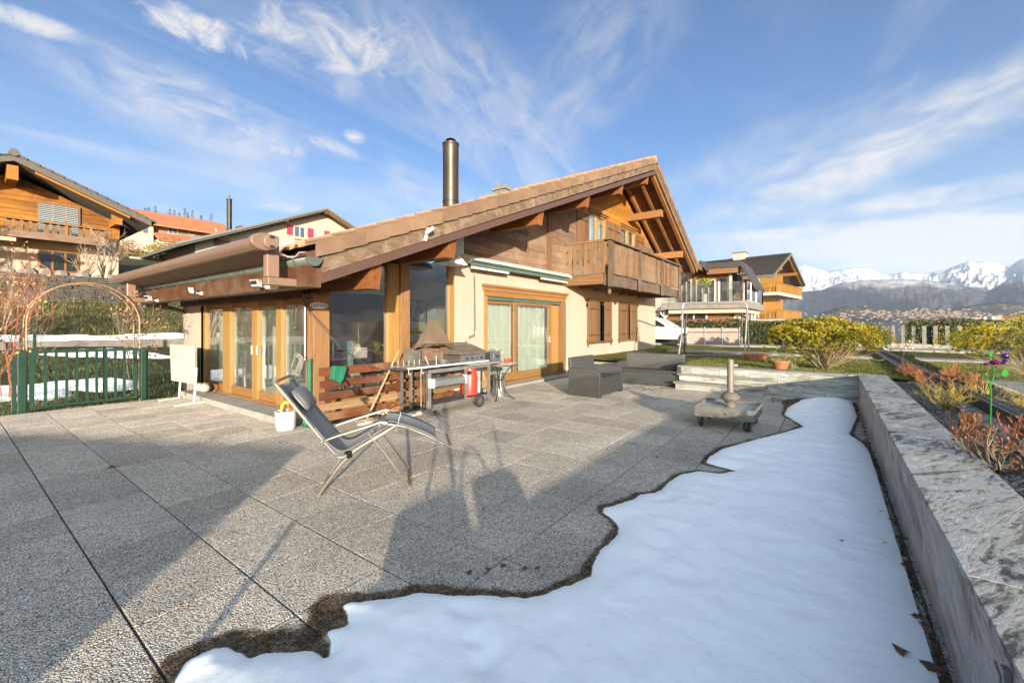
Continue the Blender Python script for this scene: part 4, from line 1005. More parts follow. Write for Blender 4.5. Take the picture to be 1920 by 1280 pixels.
for k in range(46):
    x = -14 + k * .5 + random.uniform(-.1, .1); s = random.uniform(.15, .28)
    MB().ball((x, 24.75 + random.uniform(-.1, .2), 3.45 + s * .3), s, s * .8, s * .7, 7, 5).build('coping_stone', M['concrete'], dw)

# ------------------------------------------------------------------ mountains
def forest_rock(name, snow_lo, snow_hi, dark=(.045, .055, .06), rock=(.16, .145, .125), patchy=.35, scl=1.0):
    n = NT(name); sp = n.N.new('ShaderNodeSeparateXYZ'); n.L.new(n.pos, sp.inputs[0]); nsp = n.N.new('ShaderNodeSeparateXYZ'); n.L.new(n.geo.outputs['Normal'], nsp.inputs[0])
    km = n.scale(n.pos, (.001, .001, .001)); f = n.noise(km, 1.6 * scl, 10, .68, .4); g = n.noise(n.scale(km, (1, 1, 3.5)), 5 * scl, 9, .72, .5); hf = n.noise(km, 30 * scl, 5, .7)
    c = n.mix(n.mr(g, .42, .60), dark, rock); c = n.shade(c, n.mr(hf, .3, .7, .3, 1.0))
    hh = n.math('ADD', sp.outputs[2], n.math('MULTIPLY', n.math('SUBTRACT', n.math('ADD', n.math('MULTIPLY', f, .5), n.math('MULTIPLY', g, .5)), .5), (snow_hi - snow_lo) * 2.6))
    s = n.mr(hh, snow_lo, snow_hi, 0, 1, True); steep = n.mr(nsp.outputs[2], .35, .72)
    s = n.math('MULTIPLY', s, n.math('ADD', n.math('MULTIPLY', steep, .75), .25))
    p2 = n.mr(n.noise(km, 9 * scl, 7, .7, .3), .60, .70, 0, patchy); s = n.math('MAXIMUM', s, p2)
    c = n.mix(s, c, (.36, .37, .39)); n.bump(n.math('ADD', g, n.math('MULTIPLY', hf, .3)), .6, 60)
    return n.done(c, .9, 0, .05)
def mlayer(name, crest, d0, d1, z0, mat, amp, back=1.25, nr=46, naz=420, power=1.15, seed=0.0, kind='structure', fr=1.0):
    cx_ = np.array([c[0] for c in crest]); cy_ = np.array([c[1] for c in crest]); az = np.linspace(cx_[0], cx_[-1], naz)
    V = np.zeros((naz, nr, 3))
    for i, x in enumerate(az):
        r = (x - CX) / FPX; y = np.interp(x, cx_, cy_)
        for j in range(nr):
            t = j / (nr - 1) * back; d = d0 + (d1 - d0) * t
            top = EYE - (y - CY) / FPX * d1
            wx, wy = d * (ca + r * sa), d * (sa - r * ca); q = Vector((wx / 1000 * fr, wy / 1000 * fr, seed))
            rid = mnoise.hetero_terrain(q * 1.3, 1.0, 2.1, 7, .7) ; rid2 = 1 - abs(mnoise.fractal(q * 2.6, .8, 2.2, 6)) * 1.6
            if t <= 1: z = z0 + (top - z0) * (t ** power)
            else: z = top - (top - z0) * (t - 1) * 1.5
            env = math.sin(math.pi * min(t, 1.0)) * .9 + .10
            z += amp * env * ((rid - 1.0) * .35 + (rid2 - .55) * .8)
            V[i, j] = (wx, wy, z)
    idx = np.arange(naz * nr).reshape(naz, nr); F = np.stack([idx[:-1, :-1].ravel(), idx[1:, :-1].ravel(), idx[1:, 1:].ravel(), idx[:-1, 1:].ravel()], 1)
    sheet_obj(name, V.reshape(-1, 3), F, mat, kind)
mlayer('snowy_mountains', [(1250, 520), (1400, 505), (1490, 501), (1508, 497), (1530, 503), (1555, 509), (1580, 506), (1600, 503), (1628, 505), (1650, 512), (1668, 515), (1690, 510), (1720, 511), (1745, 513), (1765, 507), (1790, 499), (1805, 493), (1817, 488), (1828, 492), (1845, 490), (1870, 492), (1893, 501), (1908, 489), (1925, 481), (1960, 470), (2100, 478), (2400, 470)],
       5200, 9600, -700, forest_rock('snow peaks', 330, 620, patchy=.15), 290, naz=640, nr=76, seed=3.3)
mlayer('forested_flank', [(1250, 560), (1480, 548), (1540, 545), (1585, 528), (1620, 524), (1700, 524), (1770, 530), (1820, 540), (1850, 548), (1880, 530), (1925, 505), (2000, 480), (2200, 470)],
       3600, 6200, -700, forest_rock('forested slope', 470, 720, dark=(.028, .036, .046), rock=(.11, .095, .078), patchy=.35, scl=1.3), 170, naz=420, seed=9.1, fr=1.2)
mlayer('village_hill', [(1200, 640), (1480, 618), (1512, 604), (1540, 586), (1565, 578), (1592, 574), (1640, 577), (1700, 588), (1760, 584), (1800, 576), (1850, 568), (1925, 564), (2100, 560), (2400, 580)],
       1500, 2700, -420, forest_rock('village slope', 300, 700, dark=(.035, .036, .036), rock=(.15, .12, .095), patchy=.85, scl=3.2), 34, naz=420, seed=14.0, fr=3.0)
# houses of the village seen across the valley
vb = MB(); random.seed(5)
for _ in range(300):
    x = random.gauss(1730, 85); y = 589 + random.gauss(0, 5); d = 2350 + random.uniform(-60, 60)
    p = D(x, y, d); s = random.uniform(2.5, 4.5)
    vb.box(p.x - s, p.x + s, p.y - s * 1.7, p.y + s * 1.7, p.z - 7, p.z + s * .35)
vb.build('distant_village', plain('village walls', (.20, .15, .11), .9, var=.5, sc_=.02, bump=0), None, kind='stuff')
# the rest of the valley ring, seen only in the window panes
def ring():
    az = np.radians(np.linspace(-103, -14, 200)); nr = 26; V = np.zeros((200, nr, 3))
    for i, a in enumerate(az):
        deg = math.degrees(a); el = 8.4 + 1.5 * mnoise.noise(Vector((deg * .07, 0, 1))) + .7 * mnoise.noise(Vector((deg * .3, 0, 5)))
        if deg < -92: el = el - (-92 - deg) * .2
        for j in range(nr):
            t = j / (nr - 1); d = 2500 + 3500 * t; z = -650 + (math.tan(math.radians(el)) * 6000 + 650) * t ** 1.2
            q = Vector((d * math.cos(a) / 900, d * math.sin(a) / 900, 2)); z += 150 * math.sin(math.pi * t) * mnoise.fractal(q, .9, 2.1, 5)
            V[i, j] = (d * math.cos(a), d * math.sin(a), z)
    idx = np.arange(200 * nr).reshape(200, nr); F = np.stack([idx[:-1, :-1].ravel(), idx[1:, :-1].ravel(), idx[1:, 1:].ravel(), idx[:-1, 1:].ravel()], 1)
    sheet_obj('valley_side_mountains', V.reshape(-1, 3), F, forest_rock('valley side', 500, 900, dark=(.03, .035, .045), rock=(.07, .065, .06), patchy=.3, scl=1.5))
ring()
# haze over the valley
HAZE = True
if HAZE:
    me = MB().box(-1650, 24000, -17000, 9000, -1300, 2400); hm = bpy.data.materials.new('valley haze'); hm.use_nodes = True
    nt = hm.node_tree; nt.nodes.remove(nt.nodes['Principled BSDF']); pv_ = nt.nodes.new('ShaderNodeVolumePrincipled'); pv_.inputs['Density'].default_value = 3.4e-5
    pv_.inputs['Color'].default_value = (.60, .76, 1.0, 1); pv_.inputs['Anisotropy'].default_value = .0; nt.links.new(pv_.outputs[0], nt.nodes['Material Output'].inputs['Volume'])
    me.build('haze', hm, None, kind='stuff')
# ------------------------------------------------------------------ neighbouring buildings
def win(root, plane, k, x0, x1, y0, y1, frame, panes=2, depth=.06, glass='far_pane', sgn=-1):
    """a window in an upright wall: plane 'v' (faces -Y) or 'u' (faces -X); pixels give its corners"""
    f = PV if plane == 'v' else PU; a = f(x0, y0, k); b = f(x1, y1, k)
    p0, p1 = (a.x, b.x) if plane == 'v' else (a.y, b.y); p0, p1 = min(p0, p1), max(p0, p1); z1, z0 = f(x0, y0, k).z, f(x0, y1, k).z
    return window(root, plane, k, p0, p1, z0, z1, frame, panes, depth, glass)
def bx(plane, k0, k1, p0, p1, z0, z1):
    return B(p0, p1, k0, k1, z0, z1) if plane == 'v' else B(k0, k1, p0, p1, z0, z1)
def window(root, plane, k, p0, p1, z0, z1, frame, panes=2, depth=.06, glass='far_pane', s=.07):
    f = MB(); add = lambda a, b, c, d: (f.box(a, b, k - depth, k - .004, c, d) if plane == 'v' else f.box(k - depth, k - .004, a, b, c, d))
    add(p0, p0 + s, z0, z1); add(p1 - s, p1, z0, z1); add(p0 + s, p1 - s, z1 - s, z1); add(p0 + s, p1 - s, z0, z0 + s)
    w_ = (p1 - p0 - s) / panes
    for i in range(1, panes): add(p0 + i * w_ , p0 + i * w_ + s, z0 + s, z1 - s)
    o = f.build('window', M[frame], root)
    for i in range(panes): bx(plane, k - depth * .5, k - depth * .5 + .01, p0 + i * w_ + s, p0 + (i + 1) * w_, z0 + s, z1 - s).build('window_pane', M[glass], o)
    return o
# --- timber chalet on the left
c1 = thing('timber_chalet', 'golden brown timber chalet with long balcony above the dry stone wall', 'house', (0, 30, 3.5))
FV = 29.0
pt = lambda x, y, v=FV: PV(x, y, v)
xr = pt(222, 480).x; ridge = pt(27, 292); rz = pt(27, 287, 27.5).z; ru = pt(27, 287, 27.5).x; eu = pt(284, 412, 27.5).x; ez = pt(284, 412, 27.5).z
s1 = (rz - ez) / (eu - ru)
B(-14, xr, FV, FV + 9, 2.5, pt(150, 448).z).build('base_wall', M['plaster'], c1)
zb = pt(150, 448).z; zt = lambda u: rz - .55 - abs(u - ru) * s1
z = zb + .002; h = .20
while z < rz - .8:
    b = min(xr, ru + (rz - .55 - z) / s1); a = max(-12, ru - (rz - .55 - z) / s1)
    if b > a + .3:
        mb = MB(); o = random.uniform(0, .012); b2 = min(xr, ru + (rz - .55 - z - h) / s1)
        mb.prism([(a, z), (b, z), (max(b2, a + .1), z + h - .012), (a, z + h - .012)], 'y', FV - .03 - o, FV + .1)
        mb.build('wall_plank', M['c1dark'] if z < zb + 1.9 else M['siding_gold'], c1)
    z += h
B(-12, xr - .1, FV + .1, FV + 9, zb, zt(xr)).build('inner_wall', M['siding'], c1)
mb = MB(); e2 = -14; z2 = rz - (ru - e2) * s1
mb.prism([(e2, z2 - .32), (ru, rz - .32), (eu, ez - .32), (eu, ez - .06), (ru, rz - .06), (e2, z2 - .06)], 'y', 27.5, 38)
rf = mb.build('roof', M['c1grey'], c1)
mb = MB()
for side in (-1, 1):
    L = 17; n_ = 26
    for k in range(n_):
        u0 = ru + side * k * .36; u1 = ru + side * (k * .36 + .40); za = rz - k * .36 * s1; zb_ = rz - (k * .36 + .4) * s1
        if side > 0 and u1 > eu + .2: break
        mb.hexa([(min(u0, u1), 27.46, (za if side > 0 else zb_) - .055), (max(u0, u1), 27.46, (zb_ if side > 0 else za) - .055), (max(u0, u1), 38, (zb_ if side > 0 else za) - .055), (min(u0, u1), 38, (za if side > 0 else zb_) - .055),
                 (min(u0, u1), 27.46, (za if side > 0 else zb_) + .02), (max(u0, u1), 27.46, (zb_ if side > 0 else za) + (.05 if side > 0 else -.01)), (max(u0, u1), 38, (zb_ if side > 0 else za) + (.05 if side > 0 else -.01)), (min(u0, u1), 38, (za if side > 0 else zb_) + .02)])
mb.build('roof_tiles', M['tile_dark'], rf, kind='stuff')
MB().tube([(ru, 27.42, rz + .02), (ru, 38, rz + .02)], .16, 8).build('ridge_cap', M['tile_dark'], rf)
mb = MB(); mb.prism([(ru + .6, rz - .42 - .6 * s1), (eu - .8, ez - .42 + .8 * s1), (eu - .8, ez - .33 + .8 * s1), (ru + .6, rz - .33 - .6 * s1)], 'y', 27.6, 27.75); mb.build('rafter', M['siding_gold'], c1)
B(ru - .2, ru + .12, 27.6, FV, rz - 1.1, rz - .5).build('ridge_beam', M['siding_gold'], c1)
B(xr - .35, xr - .1, 27.7, FV, zt(xr) - .3, zt(xr) + .02).build('purlin', M['siding_gold'], c1)
mb = MB()                                             # carved corner bracket
pr = [(xr - .25, 4.2 + .6), (xr, 4.8), (xr + .05, 6.1), (xr + .35, 6.9), (xr + .9, 7.15), (xr + .95, 7.3), (xr - .15, 7.3), (xr - .2, 6.2)]
zz0 = pt(222, 455).z; zz1 = pt(222, 395).z
pr = [(xr - .22, zz0), (xr, zz0), (xr + .02, zz0 + .6 * (zz1 - zz0)), (xr + .3, zz0 + .85 * (zz1 - zz0)), (xr + 1.0, zz1 - .15), (xr + 1.0, zz1), (xr - .3, zz1), (xr - .28, zz0 + .7 * (zz1 - zz0))]
mb.prism(pr, 'y', FV - .2, FV - .03); mb.build('carved_bracket', M['siding_gold'], c1)
# balcony
BVc = 27.7; zr0 = PV(202, 431, BVc).z; zf = PV(202, 458, BVc).z; ub = PV(200, 431, BVc).x; ua = -8.0; ul = PV(40, 405, BVc).x
B(ua, ub, BVc, FV - .05, zf - .0, zf + .12).build('balcony_floor', M['siding'], c1); B(ua, ub + .1, BVc - .08, BVc, zf - .12, zf + .2).build('balcony_beam', M['siding'], c1)
B(ua, ub + .05, BVc - .1, BVc + .06, zr0 - .06, zr0).build('balcony_rail', M['rafter'], c1)
u = ua + .1; k = 0
while u < ub:
    MB().prism([(u + .02, zf + .2), (u + .19, zf + .2), (u + .19, zf + .42), (u + .15, zf + .52), (u + .19, zf + .62), (u + .19, zr0 - .12), (u + .02, zr0 - .12), (u + .02, zf + .62), (u + .06, zf + .52), (u + .02, zf + .42)], 'y', BVc - .03, BVc).build('balcony_board', M['balc_z'], c1)
    u += .235 if (k := k + 1) % 4 else .36
for u in (ul, (ul + ub) / 2, ub - .02): B(u - .05, u + .05, BVc - .06, BVc + .02, zf + .1, zr0 + .1).build('balcony_post', M['rafter'], c1)
wn = win(c1, 'v', FV - .03, 70, 150, 377, 449, 'siding', 3, .08)
a = PV(74, 380, FV - .15); b = PV(146, 447, FV - .15)
zz = b.z
while zz < a.z: B(a.x, b.x, FV - .17, FV - .12, zz, zz + .018).build('blind_slat', M['awn_white'], wn); zz += .085
win(c1, 'v', FV - .0, 71, 148, 467, 508, 'rafter', 3, .05)
B(PV(70, 508, FV).x, PV(150, 508, FV).x, FV - .15, FV, PV(70, 510, FV).z - .1, PV(70, 510, FV).z).build('window_sill', M['concrete'], c1)
tag(MB().ball((0, 0, 0), .02, .02, .02, 5, 3).build('finial', M['iron']), 'x', 'x')
bpy.data.objects.remove(bpy.data.objects['finial'])
a = PV(0, 440, 27.0); B(ua, PV(28, 440, 27).x, 26.6, 27.6, a.z - .25, a.z - .1).build('awning', plain('faded salmon awning', (.55, .30, .2), .8), c1)

# --- orange roofed house further up
c2 = thing('orange_roof_house', 'pale house with orange tiled roof up the slope between the chalets', 'house', D(310, 470, 70))
def dp(x, y, d): return D(x, y, d)
V2 = dp(290, 440, 70).y
f2_ = lambda x, y, v=V2: PV(x, y, v)
B(f2_(249, 440).x, f2_(290, 440).x, V2, V2 + 8, f2_(270, 478).z - 3, f2_(270, 452).z).build('base_wall', M['plaster'], c2)
B(f2_(249, 440).x, f2_(288, 440).x, V2 + .1, V2 + 8, f2_(270, 452).z, f2_(270, 421).z).build('wall', M['plaster'], c2)
B(f2_(288, 440).x, f2_(400, 440).x, V2 + 1, V2 + 8, f2_(300, 455).z - 2, f2_(300, 424).z).build('wall', plain('taupe boards', (.22, .17, .13), .8, var=.1), c2)
B(f2_(290, 440).x, f2_(350, 440).x, V2 - 2, V2 + .9, f2_(300, 478).z - 2, f2_(300, 452).z).build('annex_wall', M['plaster'], c2)
def pitched(root, x0, x1, y0, y1, z0, z1, mat, over=.6, th=.25, name='roof', split=.5):
    ym = y0 + (y1 - y0) * split; mb = MB(); mb.prism([(y0 - over, z0 - th), (ym, z1 - th), (y1 + over, z0 - th), (y1 + over, z0), (ym, z1), (y0 - over, z0)], 'x', x0, x1); return mb.build(name, mat, root)
pitched(c2, f2_(245, 440).x - .5, f2_(400, 440).x + 3, V2 + .2, V2 + 8, f2_(290, 421).z, f2_(280, 396, V2 + 4).z, M['tile_red'], .9)
pitched(c2, f2_(289, 440).x, f2_(352, 440).x + .5, V2 - 2, V2 + 2.9, f2_(300, 449, V2 - 2).z, f2_(295, 437, V2 + 1).z, M['tile_red'], .3, .2, 'lower_roof')
for a in ((257, 264, 422, 434), (268, 276, 424, 436)): win(c2, 'v', V2 + .1, *a, 'siding', 1, .1)
win(c2, 'v', V2 + 1, 315, 333, 427, 438, 'white', 2, .1); win(c2, 'v', V2 + 1, 355, 364, 433, 440, 'white', 1, .1); win(c2, 'v', V2, 272, 277, 458, 466, 'white', 1, .1)

# --- cream house with crimson shutters
c3 = thing('shuttered_house', 'cream house with crimson shutters and slim black flue behind the awning', 'house', D(500, 450, 48))
V3 = 52.0; f3_ = lambda x, y, v=V3: PV(x, y, v)
ap = f3_(614, 390, V3 - 1.4); le = f3_(330, 456, V3 - 1.4); re_ = f3_(668, 427, V3 - 1.4)
wl = f3_(366, 450).x; wr = f3_(652, 450).x
sl = (ap.z - le.z) / (ap.x - le.x); sr = (ap.z - re_.z) / (re_.x - ap.x)
mb = MB(); mb.prism([(wl, 6), (wr, 6), (wr, ap.z - .45 - (wr - ap.x) * sr), (ap.x, ap.z - .45), (wl, ap.z - .45 - (ap.x - wl) * sl)], 'y', V3, V3 + 12); mb.build('wall', M['plaster'], c3)
mb = MB(); mb.prism([(le.x, le.z - .35), (ap.x, ap.z - .35), (re_.x + .6, re_.z - .35 - .6 * sr), (re_.x + .6, re_.z - .6 * sr), (ap.x, ap.z), (le.x, le.z)], 'y', V3 - 1.4, V3 + 13); r3 = mb.build('roof', M['c1grey'], c3)
mb = MB(); mb.prism([(le.x, le.z - .15), (ap.x, ap.z - .15), (ap.x, ap.z + .06), (le.x - .1, le.z + .06)], 'y', V3 - 1.5, V3 - 1.41); mb.prism([(ap.x, ap.z - .15), (re_.x + .6, re_.z - .15 - .6 * sr), (re_.x + .6, re_.z - .6 * sr + .06), (ap.x, ap.z + .06)], 'y', V3 - 1.5, V3 - 1.41); mb.build('verge_board', plain('grey green verge', (.13, .15, .145), .6), r3)
mb = MB(); mb.prism([(ap.x + .3, ap.z - .52 - .3 * sr), (re_.x + .2, re_.z - .52), (re_.x + .2, re_.z - .36), (ap.x + .3, ap.z - .36 - .3 * sr)], 'y', V3 - 1.2, V3 - 1.0); mb.build('rafter', M['rafter'], c3)
for x, y in ((452, 425), (538, 411), (612, 396)): p = f3_(x, y, V3 - 1.2); B(p.x - .15, p.x + .15, V3 - 1.3, V3 - .01, p.z - .32, p.z + .12).build('purlin', M['purlin'], c3)
win(c3, 'v', V3, 551, 572, 423, 444, 'white', 2, .1)
def sh(x0, x1, y0, y1):
    a = f3_(x0, y0, V3 - .1); b = f3_(x1, y1, V3 - .1); w_ = (b.x - a.x) / 3
    for i in range(3): B(a.x + i * w_ + .015, a.x + (i + 1) * w_ - .015, V3 - .10, V3 - .05, b.z, a.z).build('shutter_board', M['shutter_red'], c3)
sh(538, 549, 420, 441); sh(577, 588, 427, 447); sh(608, 619, 432, 449)
p = f3_(551, 447); q = f3_(578, 447); B(p.x, q.x, V3 - .12, V3 - .004, p.z - .12, p.z).build('window_sill', M['frame_x'], c3)
p = D(430, 400, 53); MB().lathe([(.28, -3), (.28, 1.6), (.33, 1.62), (.33, 1.75)], p, 14).tube([(p.x, p.y, p.z + 1.7), (p.x, p.y, p.z + 2.3)], .1, 6).build('flue', M['iron'], c3)
MB().tube([f3_(404, 428, V3 - 1.3), f3_(406, 434, V3 - 1.3), f3_(430, 446, V3 - .2), f3_(433, 450, V3 - .1)], .09, 6).build('downpipe', M['plaster'], c3)
B(f3_(400, 440).x, f3_(432, 440).x, V3 - .03, V3 - .003, f3_(415, 462).z, f3_(415, 449).z).build('timber_infill', M['siding'], c3)

# --- modern timber house with roof deck, right
UA = 29.3; VA = 4.05
a1 = thing('deck_house', 'modern larch house with glass railed deck behind the swing', 'house', (UA, 7, .4))
fu = lambda x, y, u=UA: PU(x, y, u)
zd = fu(1395, 563).z; zd0 = fu(1395, 577).z
yL = fu(1228, 590).y
zlow = .3
zz = zlow
while zz < zd0 - .45:
    B(UA + 1.0, UA + 1.1, VA + 1.3, 14.0, zz, zz + .165).build('wall_plank', M['orange_side'], a1)
    B(UA + 1.0, UA + 9, VA + 1.2, VA + 1.297, zz, zz + .165).build('wall_plank', M['orange_siding'], a1); zz += .17
B(UA + 1.1, UA + 9, VA + 1.3, 14, 0, zd0).build('core_wall', M['plaster'], a1)
dy = fu(1240, 570).y
B(UA, UA + 8, VA, dy, zd0, zd).build('deck_slab', M['concrete'], a1)
B(UA + .25, UA + 7, VA + .25, dy - .4, zd0 - .28, zd0 - .002).build('deck_awning', M['plaster'], a1)
win(a1, 'u', UA + 1, 1277, 1326, 587, 606, 'white', 2, .1)
win(a1, 'v', VA + 1.2, 1376, 1386, 587, 606, 'white', 1, .1); win(a1, 'v', VA + 1.2, 1408, 1414, 588, 606, 'white', 1, .1)
UW = UA + 3.0                                            # set back upper storey
fw = lambda x, y: PU(x, y, UW)
zz = zd + .02; y0 = fw(1367, 540).y; y1 = fw(1345, 540).y; zt_ = fw(1360, 508).z
while zz < zt_: B(UW, UW + .08, y0, fw(1300, 530).y, zz, zz + .165).build('wall_plank', M['orange_side'], a1); B(UW, UW + 5, y0 - .1, y0 - .005, zz, zz + .165).build('wall_plank', M['orange_siding'], a1); zz += .17
B(UW + .1, UW + 5, y0, fw(1250, 540).y, zd, zt_).build('core_wall', M['plaster'], a1)
B(UW - .06, UW + .02, y0 - .2, y0, zd, zt_ + .2).build('corner_post', M['aluframe'], a1)
window(a1, 'u', UW - .01, fw(1342, 540).y, fw(1305, 540).y, zd + .05, fw(1320, 525).z, 'aluframe', 3, .1); window(a1, 'u', UW - .01, fw(1297, 540).y, fw(1278, 540).y, zd + .05, fw(1290, 525).z, 'aluframe', 2, .1)
window(a1, 'u', UW - .01, fw(1366, 540).y + .05, fw(1345, 540).y - .02, zd + .02, fw(1350, 520).z, 'channel', 1, .05)
# its roofs: a ridge roof with front gable
apz = fw(1324, 493).z; ya = fw(1324, 493).y; yl = fw(1279, 530).y; zl = fw(1279, 530).z
mb = MB(); mb.prism([(ya + .0, apz), (yl, zl), (yl, zl - .22), (ya, apz - .3), (fw(1334, 505).y, fw(1334, 505).z - .25), (fw(1334, 505).y, fw(1334, 505).z)], 'x', UW - 1.6, UW + 6); mb.build('front_roof', M['channel'], a1)
r1 = fw(1384, 493); r2 = fw(1413, 537)
mb = MB(); p0 = fw(1330, 494); mb.hexa([(UW - .9, r1.y - .3, r1.z - .35), (UW + 2, r1.y - .3, r1.z - .2), (UW + 2, p0.y, r1.z - .2), (UW - .9, p0.y, r1.z - .35), (UW - .9, r1.y - .3, r1.z), (UW + 2, r1.y - .3, r1.z + .1), (UW + 2, p0.y, r1.z + .1), (UW - .9, p0.y, r1.z)]); mb.build('flat_roof', M['channel'], a1)
mb = MB(); mb.prism([(r1.y - .3, r1.z), (r2.y - .2, r2.z), (r2.y - .2, r2.z - .22), (r1.y - .3, r1.z - .3)], 'x', UW - .9, UW + 4); mb.build('side_roof', M['channel'], a1)
B(UW - .8, UW, r1.y - .1, p0.y, r1.z - .72, r1.z - .36).build('roof_beam', M['orange_side'], a1)
B(UA + .6, UA + .75, yl - .1, yl + .1, zd, zl - .15).build('roof_post', M['aluframe'], a1); B(UA + .5, UW, ya - .08, ya + .08, apz - .7, apz - .35).build('roof_beam', M['orange_side'], a1)
for x in (1341, 1348, 1386, 1397, 1408, 1418, 1432, 1443):
    if x < 1385: p = fu(x, 540, UA + .1); q = (UA + .06, UA + .14, p.y - .06, p.y + .06)
    else: p = PV(x, 540, VA + .1); p.x = max(UA + .1, min(p.x, UA + 8 - .1)); q = (p.x - .06, p.x + .06, VA + .06, VA + .14)
    B(*q, zd, zd + 1.25).build('railing_post', M['aluframe'], a1)
B(UA + .09, UA + .10, VA + .2, dy - .1, zd + .08, zd + 1.2).build('railing_glass', M['pane'], a1); B(UA + .15, UA + 7.9, VA + .095, VA + .105, zd + .08, zd + 1.2).build('railing_glass', M['pane'], a1)
p = fu(1321, 563, UA + .7)
pot = thing('topiary_pot', 'round clipped tree in a white pot on the deck', 'potted tree', (p.x, p.y, zd))
MB().lathe([(.2, 0), (.26, .5), (.29, .52), (.25, .52)], (p.x, p.y, zd), 14).build('pot', M['white'], pot); MB().tube([(p.x, p.y, zd + .4), (p.x, p.y, zd + 1.05)], .03, 6).build('trunk', M['bark'], pot)
def leafcloud(mb, c, rx, ry, rz, n, size, shell=.45, flat=0.0):
    for _ in range(n):
        while True:
            q = Vector((random.uniform(-1, 1), random.uniform(-1, 1), random.uniform(-1, 1)))
            if shell < q.length < 1: break
        p = Vector((c[0] + q.x * rx, c[1] + q.y * ry, c[2] + q.z * rz)); a = Vector((random.gauss(0, 1), random.gauss(0, 1), random.gauss(0, .6))).normalized(); b = a.cross(Vector((random.gauss(0, 1), random.gauss(0, 1), random.gauss(0, 1)))).normalized()
        s = size * random.uniform(.6, 1.3); mb.quad(p - a * s, p + b * s * .42, p + a * s, p - b * s * .42)
    return mb
mb = leafcloud(MB(), (p.x, p.y, zd + 1.25), .45, .45, .32, 700, .06); mb.build('crown', M['topiary'], pot, kind='stuff')
# antler sculpture on the lower wall
p = fu(1248, 596, UA + .9); mb = MB()
for s in (-1, 1):
    for q in ([(0, 0), (.25, .25), (.35, .6), (.3, .8)], [(.3, .4), (.5, .55), (.45, .75)], [(0, 0), (.1, -.4), (.1, -.5)]): mb.tube([(p.x - .15, p.y + s * a, p.z + b) for a, b in q], .05, 5)
mb.ball((p.x - .15, p.y, p.z + .3), .1, .16, .2)
tag(mb.build('antler_sculpture', M['white']), 'white antler shaped sculpture before the larch wall beside the cream gable corner', 'sculpture')

# --- big house with orange balconies
UB = 47.5; VB = 4.3
b1_ = thing('balcony_house', 'tall pale house with grey roof and orange balconies before the mountains', 'house', D(1453, 609, 41))
gx = lambda x, y, v=VB: PV(x, y, v)
apx = D(1480, 475, 43); apx = Vector((gx(1480, 475, 2.6).x, 2.6, gx(1480, 475, 2.6).z))
d_ = 43.0; P_ = lambda x, y, d=d_: D(x, y, d)
AP = P_(1481, 474, 42); LE = P_(1453, 512, 41); RE = P_(1503, 529, 46)
U_l, U_r, U_m = LE.x, LE.x + 13.5, AP.x
print('housB', AP, LE, RE)
zA = 9.18; zL = LE.z; um = LE.x + 6.5
UL = LE.x; vg = LE.y
mb = MB(); mb.prism([(UL + .6, -1), (UL + 12.4, -1), (UL + 12.4, zL + .3), (um, zA - .5), (UL + .6, zL + .3)], 'y', vg + 2.2, vg + 20); mb.build('wall', M['plaster_pink'], b1_)
mb = MB(); sB = (zA - zL) / (um - UL); mb.prism([(UL - .3, zL - .3 * sB - .3), (um, zA - .3), (UL + 13.3, zL - .3 * sB - .3), (UL + 13.3, zL - .3 * sB), (um, zA), (UL - .3, zL - .3 * sB)], 'y', vg, vg + 21); rb = mb.build('roof', M['c1grey'], b1_)
mb = MB(); n_ = 26
for k in range(n_):
    t0 = k / n_; t1 = (k + 1.15) / n_
    for j in range(60):
        v0 = vg - .02 + j * .35; o = random.uniform(0, .03)
        mb.add([(UL - .3 + t0 * (um - UL + .3), v0, zL - .3 * sB + t0 * (um - UL + .3) * sB + .07 + o), (UL - .3 + t0 * (um - UL + .3), v0 + .34, zL - .3 * sB + t0 * (um - UL + .3) * sB + .07 + o),
                (UL - .3 + t1 * (um - UL + .3), v0 + .34, zL - .3 * sB + t1 * (um - UL + .3) * sB + .01 + o), (UL - .3 + t1 * (um - UL + .3), v0, zL - .3 * sB + t1 * (um - UL + .3) * sB + .01 + o)], [(0, 3, 2, 1)])
mb.build('roof_tiles', M['tile_grey'], rb, kind='stuff')
for uu in (UL + 3.2, um, UL + 9.8): B(uu - .15, uu + .15, vg + .15, vg + 2.2, zA - abs(uu - um) * sB - .75, zA - abs(uu - um) * sB - .42).build('purlin', M['rafter'], b1_)
mb = MB(); mb.prism([(UL - .2, zL - .45), (um, zA - .45), (um, zA - .32), (UL - .2, zL - .32)], 'y', vg + .3, vg + .5); mb.prism([(um, zA - .45), (UL + 13.2, zL - .45), (UL + 13.2, zL - .32), (um, zA - .32)], 'y', vg + .3, vg + .5); mb.prism([(UL + .7, zL - .1), (um, zA - .36), (UL + 12.3, zL - .1)], 'y', vg + 2.1, vg + 2.19); mb.build('gable_timber', M['orange_wood'], b1_)
p = P_(1369, 480, 49); B(p.x - .6, p.x + .6, p.y - .6, p.y + .6, p.z - 2, p.z + .25).build('chimney', M['plaster_pink'], b1_); B(p.x - .7, p.x + .7, p.y - .7, p.y + .7, p.z + .27, p.z + .4).build('chimney_cap', M['concrete'], b1_)
